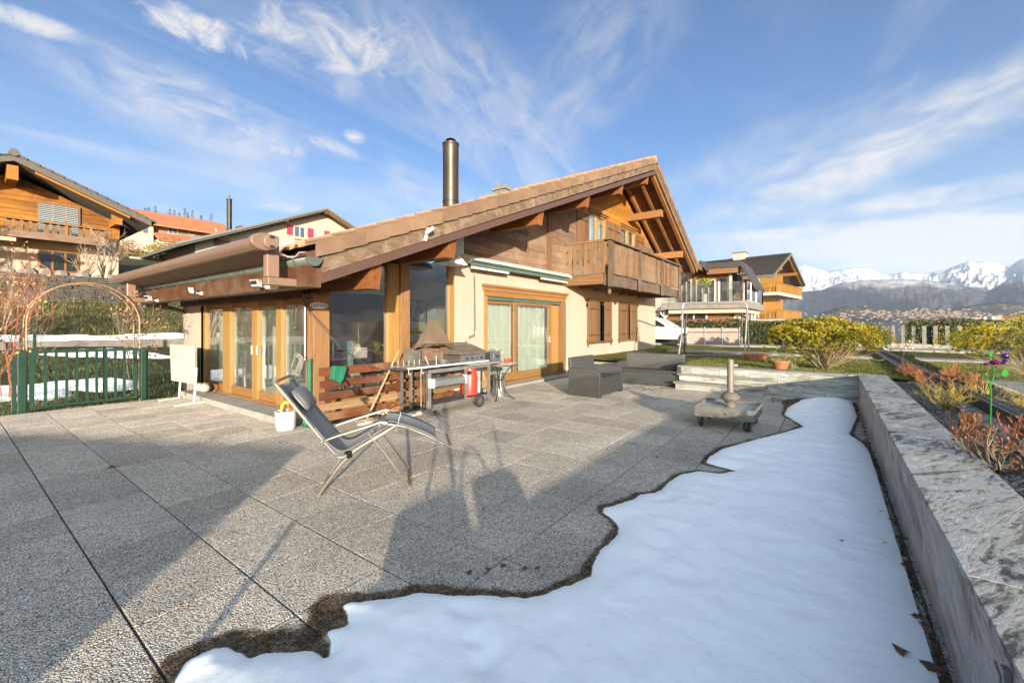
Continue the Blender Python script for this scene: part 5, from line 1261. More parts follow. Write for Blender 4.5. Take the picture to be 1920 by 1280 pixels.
for k, (yt, yb, ys) in enumerate(((530, 545, 553), (581, 597, 606))):
    q = P_(1461, yt, 41.0); zt2 = q.z; zb2 = P_(1461, yb, 41.0).z; bu0, bu1 = UL + .45, UL + 10.5; bv0 = vg - .15; bv1 = vg + 1.4
    bu0b = bu0
    B(bu0, bu1, bv0, bv1 + .8, zb2 - .38, zb2 - .05).build('balcony_slab', M['plaster_pink'], b1_)
    for x in np.arange(bu0, bu1, .24): B(x, x + .13, bv0, bv0 + .04, zb2, zt2).build('balcony_board', M['orange_wood'], b1_)
    for y in np.arange(bv0 + .06, bv1 + .8, .24): B(bu0, bu0 + .04, y, y + .13, zb2, zt2).build('balcony_board', M['orange_wood'], b1_)
    B(bu0 - .05, bu1, bv0 - .05, bv0 + .1, zt2 + .002, zt2 + .08).build('balcony_rail', M['orange_wood'], b1_); B(bu0 - .05, bu0 + .08, bv0 + .105, bv1 + .8, zt2 + .002, zt2 + .08).build('balcony_rail', M['orange_wood'], b1_)
    B(bu0 + 2.6, bu0 + 2.7, bv0 + .2, vg + 2.19, zb2, zt2 + .95).build('privacy_screen', M['orange_wood'], b1_)
    window(b1_, 'v', vg + 2.19, UL + 1.2, UL + 2.8, zb2 + .1, zb2 + 2.2, 'white', 2, .1)
    window(b1_, 'u', UL + .59, vg + 3.4, vg + 4.4, zb2 + .6, zb2 + 2.0, 'white', 1, .1)
b1_.rotation_euler.z = R(-8.3)
# house beyond (orange roof edge and low fence wall with concrete posts down the street)
# ------------------------------------------------------------------ things fixed to the house
aw = thing('awning', 'long taupe cassette awning on L brackets above the green gutter', 'awning', (2.3, 8.5, 2.0))
n_ = 14; prof = [(.115 * math.cos(a) * (1 if math.cos(a) > 0 else .9), .085 * math.sin(a)) for a in [2 * math.pi * k / n_ for k in range(n_)]]
zc = 2.435; uc = 2.20
MB().prism([(uc + p, zc + q) for p, q in prof], 'y', 5.19, 11.9).build('cassette', M['awn'], aw, smooth=False)
smooth_by_angle(bpy.data.objects['cassette'], 50)
MB().hexa([(uc - .05, 5.2, zc - .075), (2.56, 5.2, 2.30), (2.56, 11.8, 2.30), (uc - .05, 11.8, zc - .075), (uc - .05, 5.2, zc - .06), (2.56, 5.2, 2.315), (2.56, 11.8, 2.315), (uc - .05, 11.8, zc - .06)]).build('cloth', M['awn_cloth'], aw)
MB().tube([(2.2, 8.4, 2.352), (2.55, 8.8, 2.293)], .006, 4).build('cord', M['aluframe'], aw)
e1 = MB().prism([(uc + .135 * math.cos(a) * (1.15 if math.cos(a) < 0 else 1), zc + .10 * math.sin(a)) for a in [2 * math.pi * k / 20 for k in range(20)]], 'y', 5.09, 5.188).build('end_cap', M['awn'], aw, bevel=.012)
MB().prism([(uc + .05 + .085 * math.cos(a), zc + .085 * math.sin(a)) for a in [2 * math.pi * k / 20 for k in range(20)]], 'y', 5.05, 5.088).build('end_disc', M['awn'], e1, bevel=.01)
for dz in (-.055, .055): MB().prism([(uc + .05 + .030 * math.cos(a), zc + dz + .018 * math.sin(a)) for a in [2 * math.pi * k / 12 for k in range(12)]], 'y', 5.042, 5.049).build('rubber_plug', M['black'], e1)
for v in (5.22, 11.35):
    br = MB().box(2.27, 2.41, v, v + .10, 2.06, 2.545).build('bracket_upright', M['awn'], aw, bevel=.01)
    MB().box(2.27, 2.61, v - .02, v + .12, 1.965, 2.056).build('bracket_foot', M['awn'], aw, bevel=.008)
MB().tube([(2.42, 5.25, 2.36), (2.5, 5.2, 2.31), (2.6, 5.22, 2.33), (2.68, 5.3, 2.40), (2.9, 5.35, 2.44)], .008, 5).build('cable', M['white'], aw)

def floodlight(px, py, label, yaw=0.0):
    p = PU(px, py, 2.56); r = thing('floodlight', label, 'floodlight', p, 'white floodlights on the eave beam')
    B(2.575, 2.598, p.y - .05, p.y + .05, p.z - .06, p.z - .01).build('wall_plate', M['white'], r)
    MB().tube([(2.585, p.y, p.z - .03), (2.53, p.y, p.z - .035), (2.50, p.y, p.z)], .014, 6).build('arm', M['white'], r)
    mb = MB(); c, s = math.cos(yaw), math.sin(yaw)
    def q(a, b, z): return (2.46 + a * c - b * s, p.y + a * s + b * c, p.z + z)
    mb.hexa([q(-.03, -.06, -.03), q(.03, -.06, -.045), q(.03, .06, -.045), q(-.03, .06, -.03), q(-.05, -.075, .05), q(.02, -.06, .05), q(.02, .06, .05), q(-.05, .075, .05)])
    h = mb.build('lamp_head', M['white'], r, bevel=.004)
    MB().add([q(-.042, -.052, -.012), q(-.042, .052, -.012), q(-.056, .055, .036), q(-.056, -.055, .036)], [(0, 1, 2, 3)]).build('lamp_glass', M['black'], h)
    MB().tube([(2.59, p.y + .03, p.z - .06), (2.56, p.y + .04, p.z - .11), (2.59, p.y + .06, p.z - .08)], .004, 4).build('cable', M['black'], r)
floodlight(497, 533, 'white floodlight on the eave beam beside the near awning bracket', .3)
floodlight(373, 546, 'white floodlight facing out at the middle of the eave beam', -.3)
floodlight(291, 560, 'white floodlight on the eave beam by the far awning bracket', .3)

p = PV(800, 440, 4.93)
cm = thing('security_camera', 'white camera on a bent white bracket on the peeling barge board', 'camera', p)
q = PV(797, 452, 4.95); MB().beam(q, PV(801, 436, 4.93), .035, .05, (0, 1, 0)).build('bracket', M['white'], cm, bevel=.006)
MB().tube([PV(799, 437, 4.90), PV(806, 432, 4.84), PV(813, 426, 4.80)], .028, 8).build('camera_body', M['white'], cm)
MB().ball(PV(803, 430, 4.86), .03, .03, .03).build('swivel', M['white'], cm)
p = PV(850, 490, 5.9); lampw = thing('wall_lamp', 'white tapered outdoor lamp hanging under the purlin at the cream corner', 'lamp', p)
a = PV(832, 491, 5.85); b = PV(873, 490, 5.85); t = PV(850, 479, 5.95)
mb = MB(); mb.hexa([(a.x, 5.75, a.z), (b.x - .02, 5.75, a.z - .02), (b.x - .02, 6.2, a.z + .0), (a.x, 6.2, a.z), (a.x + .06, 5.82, a.z + .03), (t.x + .08, 5.85, t.z + .02), (t.x + .06, 6.15, t.z + .02), (a.x + .06, 6.15, a.z + .05)]); mb.build('shade', M['white'], lampw, bevel=.015)
MB().tube([(t.x, 6.0, t.z), (t.x, 6.0, t.z + .25)], .015, 6).build('stem', M['aluframe'], lampw)
p = PV(792, 493, 6.3); mb = MB(); mb.tube([(p.x + .028 * math.cos(k * .628), 6.3, p.z + .035 * math.sin(k * .628)) for k in range(11)], .007, 5); mb.tube([(p.x, 6.3, p.z + .03), (p.x, 6.3, p.z + .12)], .004, 4)
tag(mb.build('hanging_ring', M['iron']), 'black ring hanging from the eave before the right hand corner pane', 'ring')

# second awning over the garden door
da = thing('door_awning', 'slim pale grey awning case with green edge above the garden door', 'awning', (9, 6.2, 2.7))
mb = MB(); y0 = WV - .26
mb.prism([(WV - .005, 2.84), (WV - .005, 3.0), (y0 + .10, 3.0), (y0 - .02, 2.93), (y0 - .02, 2.88), (y0 + .1, 2.84)], 'x', 6.75, 11.12); mb.build('case', M['awn_white'], da)
B(6.80, 11.1, y0 - .028, y0 - .021, 2.86, 2.895).build('front_rail', M['teal'], da)
B(6.84, 11.06, y0 - .01, y0 + .07, 2.775, 2.832).build('folded_cloth', M['teal'], da)
for a, b in ((6.85, 8.15), (9.6, 11.0)): B(a, b, y0 + .01, y0 + .075, 2.71, 2.765).build('folding_arm', M['awn_white'], da, bevel=.01)
for a in (6.74, 11.12): MB().prism([(WV - .005, 2.70), (WV - .005, 3.01), (y0 + .1, 3.01), (y0 - .04, 2.93), (y0 - .03, 2.86)], 'x', a - .02, a + .015).build('end_plate', M['awn_white'], da)
cr = [PV(891, 510, y0), PV(892, 618, y0 + .05), PV(891, 627, y0 + .05), PV(877, 632, y0 + .05), PV(876, 641, y0 + .05)]
MB().tube(cr, .011, 6).build('crank_rod', M['galv'], da); MB().tube([cr[-1], cr[-1] + Vector((0, 0, -.09))], .02, 6).build('crank_handle', M['galv'], da)

# pipe, box, plug, oval sign on the corner
pp = thing('corner_pipe', 'grey conduit with junction box running down the corner timber', 'pipe', (3.42, 6.42, 0))
a = PU(571, 560, 3.40); B(3.37, 3.44, a.y - .05, a.y + .02, a.z - .13, a.z + .06).build('junction_box', plain('grey box', (.12, .12, .12), .5), pp)
MB().tube([(3.40, a.y - .01, a.z), (3.40, a.y - .01, .95)], .012, 6).build('conduit', M['galv'], pp)
MB().tube([PU(556, 552, 3.44), PU(555, 585, 3.44), PU(553, 610, 3.44)], .007, 5).ball(PU(553, 614, 3.44), .02, .02, .035).build('plug_cord', M['black'], pp)
MB().tube([(3.40, 6.40, .02), (3.40, 6.40, .98)], .034, 10).build('green_tube', M['green_hose'], pp)
tag(MB().ball(PV(598, 573, WV - .06), .15, .012, .055, 16, 8).build('oval_sign', M['enamel'] if 'enamel' in M else M['white']), 'oval fan shaped blue and white plaque on the corner timber', 'plaque')
sg = bpy.data.objects['oval_sign']
for k in range(7):
    c = PV(584 + k * 4.5, 574 - (1 - abs(k - 3) / 3) * 2, WV - .075); MB().ball(c, .012, .004, .022, 6, 4).build('motif', M['signblue'], sg)
# hanging cable from eave box across the window to the slat screen
cb = [PU(562, 552, 3.3), PV(583, 590, 6.2), PV(640, 654, 6.0), PV(683, 680, 5.9), PV(700, 689, 5.85), PV(730, 696, 5.8), PV(748, 694, 5.8)]
pts = []
for i in range(len(cb) - 1):
    for t in range(6): pts.append(cb[i].lerp(cb[i + 1], t / 6))
tag(MB().tube(pts, .007, 5, cap=False).build('power_cable', M['black']), 'black cable running down from the corner box to the slat screen', 'cable')
# coiled white hose on a tap
hz_ = thing('hose_coil', 'pale garden hose coiled on the brass tap by the green tube', 'hose', PU(556, 690, 3.38))
for k in range(6):
    c = PU(554 + k * .8, 682 + random.uniform(-1.5, 1.5), 3.37 - k * .01); q = random.uniform(-.08, .08); MB().tube([(c.x + .02 * math.sin(3 * a), c.y + (.085 + .014 * k) * math.cos(a + q * math.sin(a)), c.z + (.12 + .012 * k) * math.sin(a)) for a in [2 * math.pi * j / 22 for j in range(23)]], .004, 4, cap=False).build('hose_loop', M['concrete_light'], hz_)
MB().tube([(3.44, PU(567, 669, 3.4).y, PU(567, 669, 3.4).z), (3.34, PU(567, 669, 3.4).y, PU(567, 669, 3.4).z)], .018, 6).tube([(3.36, PU(563, 665, 3.4).y, PU(563, 665, 3.4).z), (3.36, PU(575, 669, 3.4).y, PU(575, 669, 3.4).z)], .01, 5).build('tap', M['rust'], hz_)

# bucket with tools
p = G(536, 804); bk = thing('bucket', 'white plastic bucket with yellow hose and garden tools by the sliding doors', 'bucket', p)
o = MB().lathe([(.118, 0), (.128, .02), (.142, .25), (.150, .252), (.150, .268), (.140, .268), (.135, .255), (.118, .05), (.02, .045)], p, 28).build('pail', M['white'], bk); smooth_by_angle(o, 35)
MB().tube([(p.x - .03 + .0, p.y + .05, .2), (p.x - .02, p.y + .07, .33), (p.x + .01, p.y + .05, .38), (p.x + .05, p.y + .0, .37)], .02, 8).build('yellow_hose', M['yellow'], bk)
for k in range(7): MB().tube([(p.x + random.uniform(-.05, .08), p.y + random.uniform(-.08, .05), .12), (p.x + random.uniform(-.1, .12), p.y + random.uniform(-.1, .06), random.uniform(.30, .40))], .007, 5).build('tool_stick', M['twig'], bk)
MB().tube([(p.x + .15 * math.cos(a), p.y + .15 * math.sin(a), .25 - .06 * math.sin(a + 1.3) ** 2) for a in [-1.3 + k * .3 for k in range(10)]], .004, 5).build('handle', M['galv'], bk)
for sgl in ((574, 800),):
    q = G(*sgl); hc = MB(); hc.box(q.x - .05, q.x + .06, q.y - .05, q.y + .05, 0, .05).tube([(q.x, q.y, .03), (q.x, q.y + .02, .18)], .03, 8)
    tag(hc.build('parasol_socket', M['green_hose'], bevel=.006), 'small green plastic ground socket beside the white bucket', 'socket')
# slat screen
SV = 5.93
ss = thing('slat_screen', 'low screen of red brown and bare horizontal slats before the corner window', 'screen', (4.9, SV, 0))
s0 = PV(597, 690, SV).x; s1_ = PV(868, 690, SV).x
for yt, yb, mt in ((690, 706, 'slat'), (715, 729, 'slat'), (737, 752, 'slat'), (758, 772, 'slat_pale'), (777, 792, 'slat')):
    z1 = PV(597, yt, SV).z; z0 = PV(597, yb, SV).z
    mid = PV(745, 700, SV).x + random.uniform(-.3, .3)
    B(s0 + random.uniform(0, .03), mid - .002, SV - .02 - random.uniform(0, .006), SV, z0, z1).build('slat', M[mt], ss); B(mid + .002, s1_, SV - .02, SV, z0 + .002, z1 + .003).build('slat', M[mt], ss)
for x in (s0 + .12, (s0 + s1_) / 2 - .1, s1_ - .4): B(x, x + .06, SV + .002, SV + .05, .0, PV(597, 690, SV).z - .02).build('upright', M['slat'], ss)
# green box hung on the screen
p0 = PV(630, 702, SV - .06)
gb = thing('green_box', 'tilted green plastic box hung on the slat screen', 'box', p0)
mb = MB(); mb.hexa([PV(616, 711, SV - .03), PV(632, 718, SV - .03), PV(632, 718, SV - .03) + Vector((0, -.11, 0)), PV(616, 711, SV - .03) + Vector((0, -.11, 0)), PV(621, 685, SV - .03), PV(642, 686, SV - .03), PV(642, 686, SV - .03) + Vector((0, -.11, 0)), PV(621, 685, SV - .03) + Vector((0, -.11, 0))]); mb.build('case', M['green_hose'], gb, bevel=.006)
mb = MB(); mb.hexa([PV(627, 713, SV - .03) + Vector((0, -.113, 0)), PV(633, 714, SV - .03) + Vector((0, -.113, 0)), PV(633, 714, SV - .03) + Vector((0, -.13, 0)), PV(627, 713, SV - .03) + Vector((0, -.13, 0)), PV(634, 688, SV - .03) + Vector((0, -.113, 0)), PV(641, 689, SV - .03) + Vector((0, -.113, 0)), PV(641, 689, SV - .03) + Vector((0, -.13, 0)), PV(634, 688, SV - .03) + Vector((0, -.13, 0))]); mb.build('lid_rib', M['green_hose'], gb)
# broom leaning on the post
bt = PV(748, 657, 5.86); bb = PV(697, 770, 5.66); bb = bt + (bb - bt) * ((bt.z - .02) / (bt.z - bb.z))
bro = thing('broom', 'long wooden broom handle leaning against the honey coloured window post', 'broom', bb)
MB().tube([bb + Vector((0, 0, .05)), bt], .016, 8).build('handle', M['pole_wood'], bro)
MB().beam(bb + Vector((-.18, .0, .055)), bb + Vector((.18, .0, .055)), .05, .03).build('head', M['pole_wood'], bro)
c = G(686, 795); br = thing('scrubbing_brush', 'white scrubbing brush head lying on the slabs behind the lounger', 'brush', c)
MB().hexa([(c.x - .12, c.y - .04, .022), (c.x + .12, c.y - .04, .022), (c.x + .12, c.y + .04, .022), (c.x - .12, c.y + .04, .022), (c.x - .08, c.y - .025, .045), (c.x + .08, c.y - .025, .045), (c.x + .08, c.y + .025, .045), (c.x - .08, c.y + .025, .045)]).build('block', M['white'], br, bevel=.008)
MB().ball((c.x, c.y, .055), .025, .025, .02).build('knob', M['white'], br)
mb = MB()
for i in range(15):
    for j in range(4): mb.tube([(c.x - .11 + i * .0157, c.y - .032 + j * .021, .022), (c.x - .117 + i * .0168, c.y - .036 + j * .024, .001)], .005, 4)
mb.build('bristles', M['white'], br, kind='stuff')

# ------------------------------------------------------------------ the cooking corner
GV = 5.30
k1 = thing('grill_cart', 'stainless grill cart on rubber wheels carrying the long side shelf', 'grill cart', (5.4, GV, 0))
# frame legs (front plane y=5.15, back plane y=5.6)
def pg(x, y, v=GV): return PV(x, y, v)
yf, yb_ = 5.22, 5.62
x0 = pg(801, 700, yf).x; x1 = pg(872, 690, yf).x; x2 = pg(915, 680, yf).x
zt = pg(808, 693, yf).z
B(x0, x0 + .07, yf - .02, yf + .02, .13, zt).build('leg', M['steel'], k1); MB().hexa([(x0 - .0, yf - .02, 0), (x0 + .09, yf - .02, 0), (x0 + .09, yf + .02, 0), (x0, yf + .02, 0), (x0 - .04, yf - .02, .14), (x0 + .13, yf - .02, .14), (x0 + .13, yf + .02, .14), (x0 - .04, yf + .02, .14)]).build('foot', M['steel'], k1)
B(x1, x1 + .04, yf - .015, yf + .02, .14, zt).build('leg', M['steel'], k1); B(x2, x2 + .05, yf - .015, yf + .02, .05, zt).build('leg', M['steel'], k1)
B(x0, x0 + .04, yb_, yb_ + .03, .0, zt).build('leg', M['steel'], k1); B(x2 - .03, x2 + .01, yb_, yb_ + .03, .0, zt).build('leg', M['steel'], k1)
B(x0 + .13, x2 + .05, yf - .012, yf + .012, .10, .19).build('bottom_rail', M['steel'], k1)
B(x0 + .02, x2, yf + .02, yb_, .17, .185).build('bottom_shelf', M['steel_dark'], k1)
B(x0, x2 + .05, yf - .012, yf + .012, zt - .06, zt).build('top_rail', M['steel'], k1)
# drop-down side panel / drip tray in front
a = pg(812, 714, yf - .1); b = pg(870, 707, yf - .1); a2 = pg(812, 727, yf - .1)
o = MB().prism([(yf - .03, a2.z + .0), (yf - .03, a.z + .03), (yf - .07, a.z + .035), (yf - .13, a.z), (yf - .15, a2.z + .02), (yf - .12, a2.z)], 'x', a.x, b.x).build('folded_shelf', M['steel'], k1, bevel=.006)
B(a.x - .035, a.x - .001, yf - .155, yf - .02, a2.z - .005, a.z + .035).build('shelf_cap', M['white'], k1, bevel=.01); B(b.x + .001, b.x + .03, yf - .155, yf - .02, a2.z - .005, a.z + .035).build('shelf_cap', M['white'], k1, bevel=.01)
def wheel(x, y, r, w_, root):
    t = MB(); n = 24; pr = [(r * .62, -w_ / 2), (r * .94, -w_ / 2), (r, -w_ / 4), (r, w_ / 4), (r * .94, w_ / 2), (r * .62, w_ / 2)]; vs = []
    for k in range(n):
        a = 2 * math.pi * k / n
        for q, o in pr: vs.append((x + q * math.cos(a), y + o, r + q * math.sin(a)))
    m = len(pr); fs = [(k * m + i, k * m + (i + 1) % m, ((k + 1) % n) * m + (i + 1) % m, ((k + 1) % n) * m + i) for k in range(n) for i in range(m)]
    t.add(vs, fs); wo = t.build('wheel', M['tyre'], root)
    rim = MB()
    rim.prism([(x + r * .62 * math.cos(2 * math.pi * k / 20), r + r * .62 * math.sin(2 * math.pi * k / 20)) for k in range(20)], 'y', y - w_ * .3, y + w_ * .3); rim.build('rim', M['grillgrey'], wo)
    for k in range(6):
        a = 2 * math.pi * k / 6; MB().beam((x + r * .14 * math.cos(a), y - w_ * .36, r + r * .14 * math.sin(a)), (x + r * .56 * math.cos(a), y - w_ * .36, r + r * .56 * math.sin(a)), .02, .012).build('spoke', M['galv'], wo)
    MB().prism([(x + r * .15 * math.cos(2 * math.pi * k / 12), r + r * .15 * math.sin(2 * math.pi * k / 12)) for k in range(12)], 'y', y - w_ * .45, y - w_ * .31).build('hub', M['galv'], wo)
wp = G(898, 763)
wheel(wp.x, yf - .08, .115, .05, k1)
wheel(wp.x, yb_ + .08, .115, .05, k1)
MB().tube([(wp.x, yf - .1, .115), (wp.x, yb_ + .1, .115)], .01, 6).build('axle', M['steel_dark'], k1)
# long shelf: rail from the fish rack at the left to the round end at the right
zs = pg(808, 688, yf).z
la = pg(757, 690, yf); lb = pg(913, 682, yf)
MB().box(la.x + .15, lb.x, yf - .02, yb_ + .12, zs, zs + .02).build('table_top', M['steel'], k1, bevel=.004)
B(la.x + .05, lb.x, yf - .045, yf - .021, zs - .002, zs + .026).build('front_edge', M['white'], k1)
pe = pg(932, 686, yf + .2)
mb = MB(); mb.prism([(x1 + .1, yf - .14), (lb.x + .2, yf - .16), (lb.x + .42, yf - .06), (lb.x + .52, yf + .12), (lb.x + .42, yf + .32), (lb.x + .1, yf + .42), (x1 + .1, yf + .42)], 'z', zs - .035, zs - .012); mb.build('round_end_board', M['concrete_light'], k1, bevel=.004)
# left rack of hooks and grid
rk = MB()
for k in range(9): rk.tube([(la.x - .08 + k * .05, yf - .05, zs + .0), (la.x - .05 + k * .05, yb_, zs + .0)], .004, 4)
for k in range(5): rk.tube([(la.x - .1, yf - .04 + k * .09, zs + .005), (la.x + .5, yf - .04 + k * .09, zs + .005)], .006, 4)
rk.build('grid_rack', M['steel_dark'], k1)
for k in range(6): MB().tube([(la.x + .02 + k * .11, yb_ - .1, zs + .01), (la.x + .02 + k * .11, yb_ - .1, zs + .11)], .0035, 5).build('skewer_pin', M['white'], k1)
for k in range(2): q = la + Vector((.06 + k * .26, -.04, -.02)); MB().tube([(q.x, q.y, q.z), (q.x, q.y, q.z - .07), (q.x + .02, q.y - .01, q.z - .09), (q.x + .045, q.y - .01, q.z - .07)], .006, 5).build('hook', M['white'], k1)
for i, x in enumerate((la.x + .32, la.x + .38, la.x + .43)): MB().beam((x, yf - .02, zs - .04), (x + .01 * i, yf - .03, .12 + .08 * i), .02, .008, (0, 1, 0)).build('hanging_tool', M['pole_wood'] if i == 0 else M['steel_dark'], k1)
B(la.x + .28, la.x + .32, yb_, yb_ + .03, 0, zs).build('leg', M['galv'], k1)
# gas grill body on the shelf
g1_ = thing('gas_grill', 'closed gas grill box with blue grey control panel on the cart', 'grill', pg(885, 680, yf + .2))
ga = pg(864, 681, yf - .0); gb_ = pg(908, 678, yf - .0); gz0 = zs + .022
mb = MB(); mb.box(ga.x, gb_.x + .02, yf - .0, yf + .50, gz0, gz0 + .12); mb.build('body', M['steel_dark'], g1_, bevel=.006)
B(ga.x, gb_.x, yf - .03, yf - .002, gz0 + .005, gz0 + .13).build('control_panel', M['grillgrey'], g1_, bevel=.004)
for k in range(5): MB().tube([(ga.x + .12 + k * .13, yf - .03, gz0 + .065), (ga.x + .12 + k * .13, yf - .055, gz0 + .065)], .02 if k != 2 else .012, 10).build('knob', M['black'], g1_)
mb = MB(); mb.prism([(yf - .02, gz0 + .132), (yf + .52, gz0 + .132), (yf + .52, gz0 + .30), (yf + .36, gz0 + .30), (yf - .02, gz0 + .18)], 'x', ga.x - .01, gb_.x + .03); mb.build('lid', M['champagne_dark'], g1_, bevel=.01)
B(ga.x + .05, gb_.x - .05, yf + .4, yf + .42, gz0 + .31, gz0 + .335).build('warming_rail', M['steel_dark'], g1_)
# brazier with ribbed box and bronze hood
z2 = thing('brazier', 'cast brazier with rusty ribbed back under a flared bronze smoke hood', 'barbecue', pg(810, 660, 5.75))
bv_ = 5.62
ba = pg(786, 680, bv_); bb2 = pg(843, 676, bv_); zbz = zs + .022; zr_ = pg(800, 655, bv_).z
B(ba.x - .06, ba.x - .035, bv_ - .1, bv_ + .3, zbz, zr_).build('side_plate', M['steel_dark'], z2); B(ba.x - .06, bb2.x + .06, bv_ + .3, bv_ + .33, zbz, zr_ + .02).build('back_plate', M['rust'], z2); B(ba.x - .034, ba.x + .03, bv_ + .0, bv_ + .02, zbz, zr_ - .03).build('front_flange', M['steel'], z2)
x = ba.x + .05
while x < bb2.x: B(x, x + .028, bv_ + .05, bv_ + .10, zbz + .02, zr_ + .0).build('rib', M['rust'], z2); x += .052
B(bb2.x + .02, bb2.x + .06, bv_ - .1, bv_ + .3, zbz, zr_ - .06).build('side_plate', M['rust'], z2)
B(ba.x - .05, bb2.x + .04, bv_ - .12, bv_ + .3, zbz - .0, zbz + .03).build('ash_tray', M['steel_dark'], z2)
hcx, hcy = pg(810, 640, 5.78).x, 5.74; hz0 = pg(776, 657, 5.6).z; hz1 = pg(808, 602, 5.78).z
def hood():
    a0, a1 = .36, .085; b0, b1 = .31, .07; mb = MB(); n = 6; vs = []
    N_ = 8
    for j in range(6):
        t = j / 5; w_ = a0 + (a1 - a0) * t ** .9; d_ = b0 + (b1 - b0) * t ** .9; z_ = hz0 + (hz1 - hz0) * t
        ring = [(-1, -1), (-.5, -1), (0, -1), (.5, -1), (1, -1), (1, 0), (1, 1), (0, 1), (-1, 1), (-1, 0)]
        for (p, q) in ring:
            arch = 0
            if j == 0 and (abs(p) < 1 or abs(q) < 1): arch = .085
            wx = w_ if abs(p) else 0
            vs.append((hcx + p * w_, hcy + q * d_, z_ + arch))
    m = 10
    fs = [(j * m + k, j * m + (k + 1) % m, (j + 1) * m + (k + 1) % m, (j + 1) * m + k) for j in range(5) for k in range(m)]
    fs.append(tuple(range(5 * m, 6 * m)))
    return mb.add(vs, fs)
# the hood is seen on its corner: turn it by 40 degrees
h = hood(); c_, s_ = math.cos(R(-42)), math.sin(R(-42)); h.v = [(hcx + (x - hcx) * c_ - (y - hcy) * s_, hcy + (x - hcx) * s_ + (y - hcy) * c_, z) for x, y, z in h.v]
h.build('smoke_hood', M['hood'], z2, solid=.008)
MB().tube([(hcx + .1, hcy + .25, hz0 + .02), (hcx + .1, hcy + .28, zr_ - .1)], .015, 6).tube([(hcx - .25, hcy + .2, hz0 + .05), (hcx - .25, hcy + .22, zr_ - .1)], .015, 6).build('hood_post', M['steel_dark'], z2)
MB().tube([(hcx + .18, hcy + .22, hz0 + .22), (hcx + .18, hcy + .22, hz0 + .36)], .045, 10).build('draught_pipe', M['hood'], z2)
MB().beam(pg(797, 668, bv_ - .1), pg(805, 686, bv_ - .15), .012, .012).build('lever', M['steel_dark'], z2)
tag(MB().lathe([(.07, 0), (.10, .06), (.095, .06), (.065, .01)], (ba.x + .35, yf + .18, zs + .021), 18).build('steel_bowl', M['steel']), 'small steel bowl on the shelf before the ribbed brazier', 'bowl')
tag(MB().lathe([(.007, 0), (.007, .10), (.009, .10), (.009, .13)], (ba.x + .16, yf + .15, zs + .021), 8).build('candle_pin', M['white']), 'pale pin standing on the shelf beside the steel bowl', 'pin')
# red gas bottle
p = G(882, 752); p.y = 5.36
gbt = thing('gas_bottle', 'red plastic gas bottle with cut-away handle collar on the cart', 'gas bottle', (p.x, p.y, .186))
gx_ = pg(882, 700, 5.40).x; o = MB().lathe([(.10, 0), (.145, .02), (.15, .06), (.15, .34), (.135, .42), (.115, .45), (.118, .52), (.112, .55), (.10, .55), (.10, .46), (.03, .46)], (gx_, 5.42, .19), 28).build('shell', M['red'], gbt); smooth_by_angle(o, 40)
MB().tube([(gx_, 5.42, .62), (gx_, 5.42, .72)], .025, 8).build('valve', M['rust'], gbt); B(gx_ - .17, gx_ - .13, 5.25, 5.33, .60, .66).build('regulator', M['black'], gbt)
# milk can
p = G(936, 742); mc = thing('milk_can', 'silver aluminium milk can standing under the round bistro table', 'milk can', p)
o = MB().lathe([(.155, 0), (.16, .02), (.14, .12), (.125, .34), (.13, .36), (.13, .38), (.10, .42), (.10, .46), (.115, .47), (.115, .49), (.05, .50)], p, 28).build('body', M['steel'], mc); smooth_by_angle(o, 35)
MB().lathe([(.135, .37), (.138, .375), (.138, .395), (.13, .40)], p, 28).build('band', M['galv'], mc)
# bistro table
bc = G(934, 748); zt2 = PV(945, 680, bc.y).z
bt_ = thing('bistro_table', 'round bistro table with curved black iron legs beside the door', 'table', bc)
MB().lathe([(.36, 0), (.375, .005), (.375, .03), (.36, .034)], (bc.x + .02, bc.y, zt2 - .034), 36).build('tabletop', M['concrete_light'], bt_)
MB().lathe([(.379, .006), (.381, .01), (.381, .022), (.379, .026)], (bc.x + .02, bc.y, zt2 - .034), 36).build('rim', M['iron'], bt_)
for k in range(4):
    a = k * math.pi / 2 + .5; pts = []
    for t in np.linspace(0, 1, 12):
        rr = .30 - .22 * math.sin(math.pi * t) ** .8 + (.03 if t > .95 else 0); pts.append((bc.x + .02 + rr * math.cos(a), bc.y + rr * math.sin(a), (zt2 - .04) * (1 - t) + .012))
    MB().tube(pts, .011, 6).build('leg', M['iron'], bt_)
MB().tube([(bc.x + .02 + .10 * math.cos(a), bc.y + .10 * math.sin(a), zt2 * .55) for a in [2 * math.pi * k / 16 for k in range(17)]], .006, 5).build('ring', M['iron'], bt_)
# things on the table
p = Vector((bc.x - .02, bc.y + .14, zt2)); fy = thing('fryer', 'steel deep fryer with black handle on the bistro table', 'fryer', p)
B(p.x - .11, p.x + .12, p.y - .13, p.y + .13, zt2, zt2 + .24).build('housing', M['grillgrey'], fy, bevel=.015); MB().tube([(p.x - .08, p.y, zt2 + .25), (p.x - .07, p.y, zt2 + .275), (p.x + .07, p.y, zt2 + .275), (p.x + .08, p.y, zt2 + .25)], .009, 6).build('lid_handle', M['black'], fy)
B(p.x - .04, p.x + .06, p.y - .137, p.y - .131, zt2 + .13, zt2 + .165).build('badge', M['black'], fy); B(p.x - .09, p.x + .10, p.y - .11, p.y + .11, zt2 + .242, zt2 + .252).build('lid', M['steel'], fy)
B(p.x - .25, p.x - .12, p.y - .05, p.y + .1, zt2 + .01, zt2 + .22).build('control_box', M['black'], fy, bevel=.01); MB().tube([(p.x + .12, p.y, zt2 + .22), (p.x + .3, p.y - .02, zt2 + .265)], .009, 6).build('basket_handle', M['black'], fy)
cups = [Vector((bc.x + .05, bc.y - .17, zt2)), Vector((bc.x + .16, bc.y - .14, zt2))]
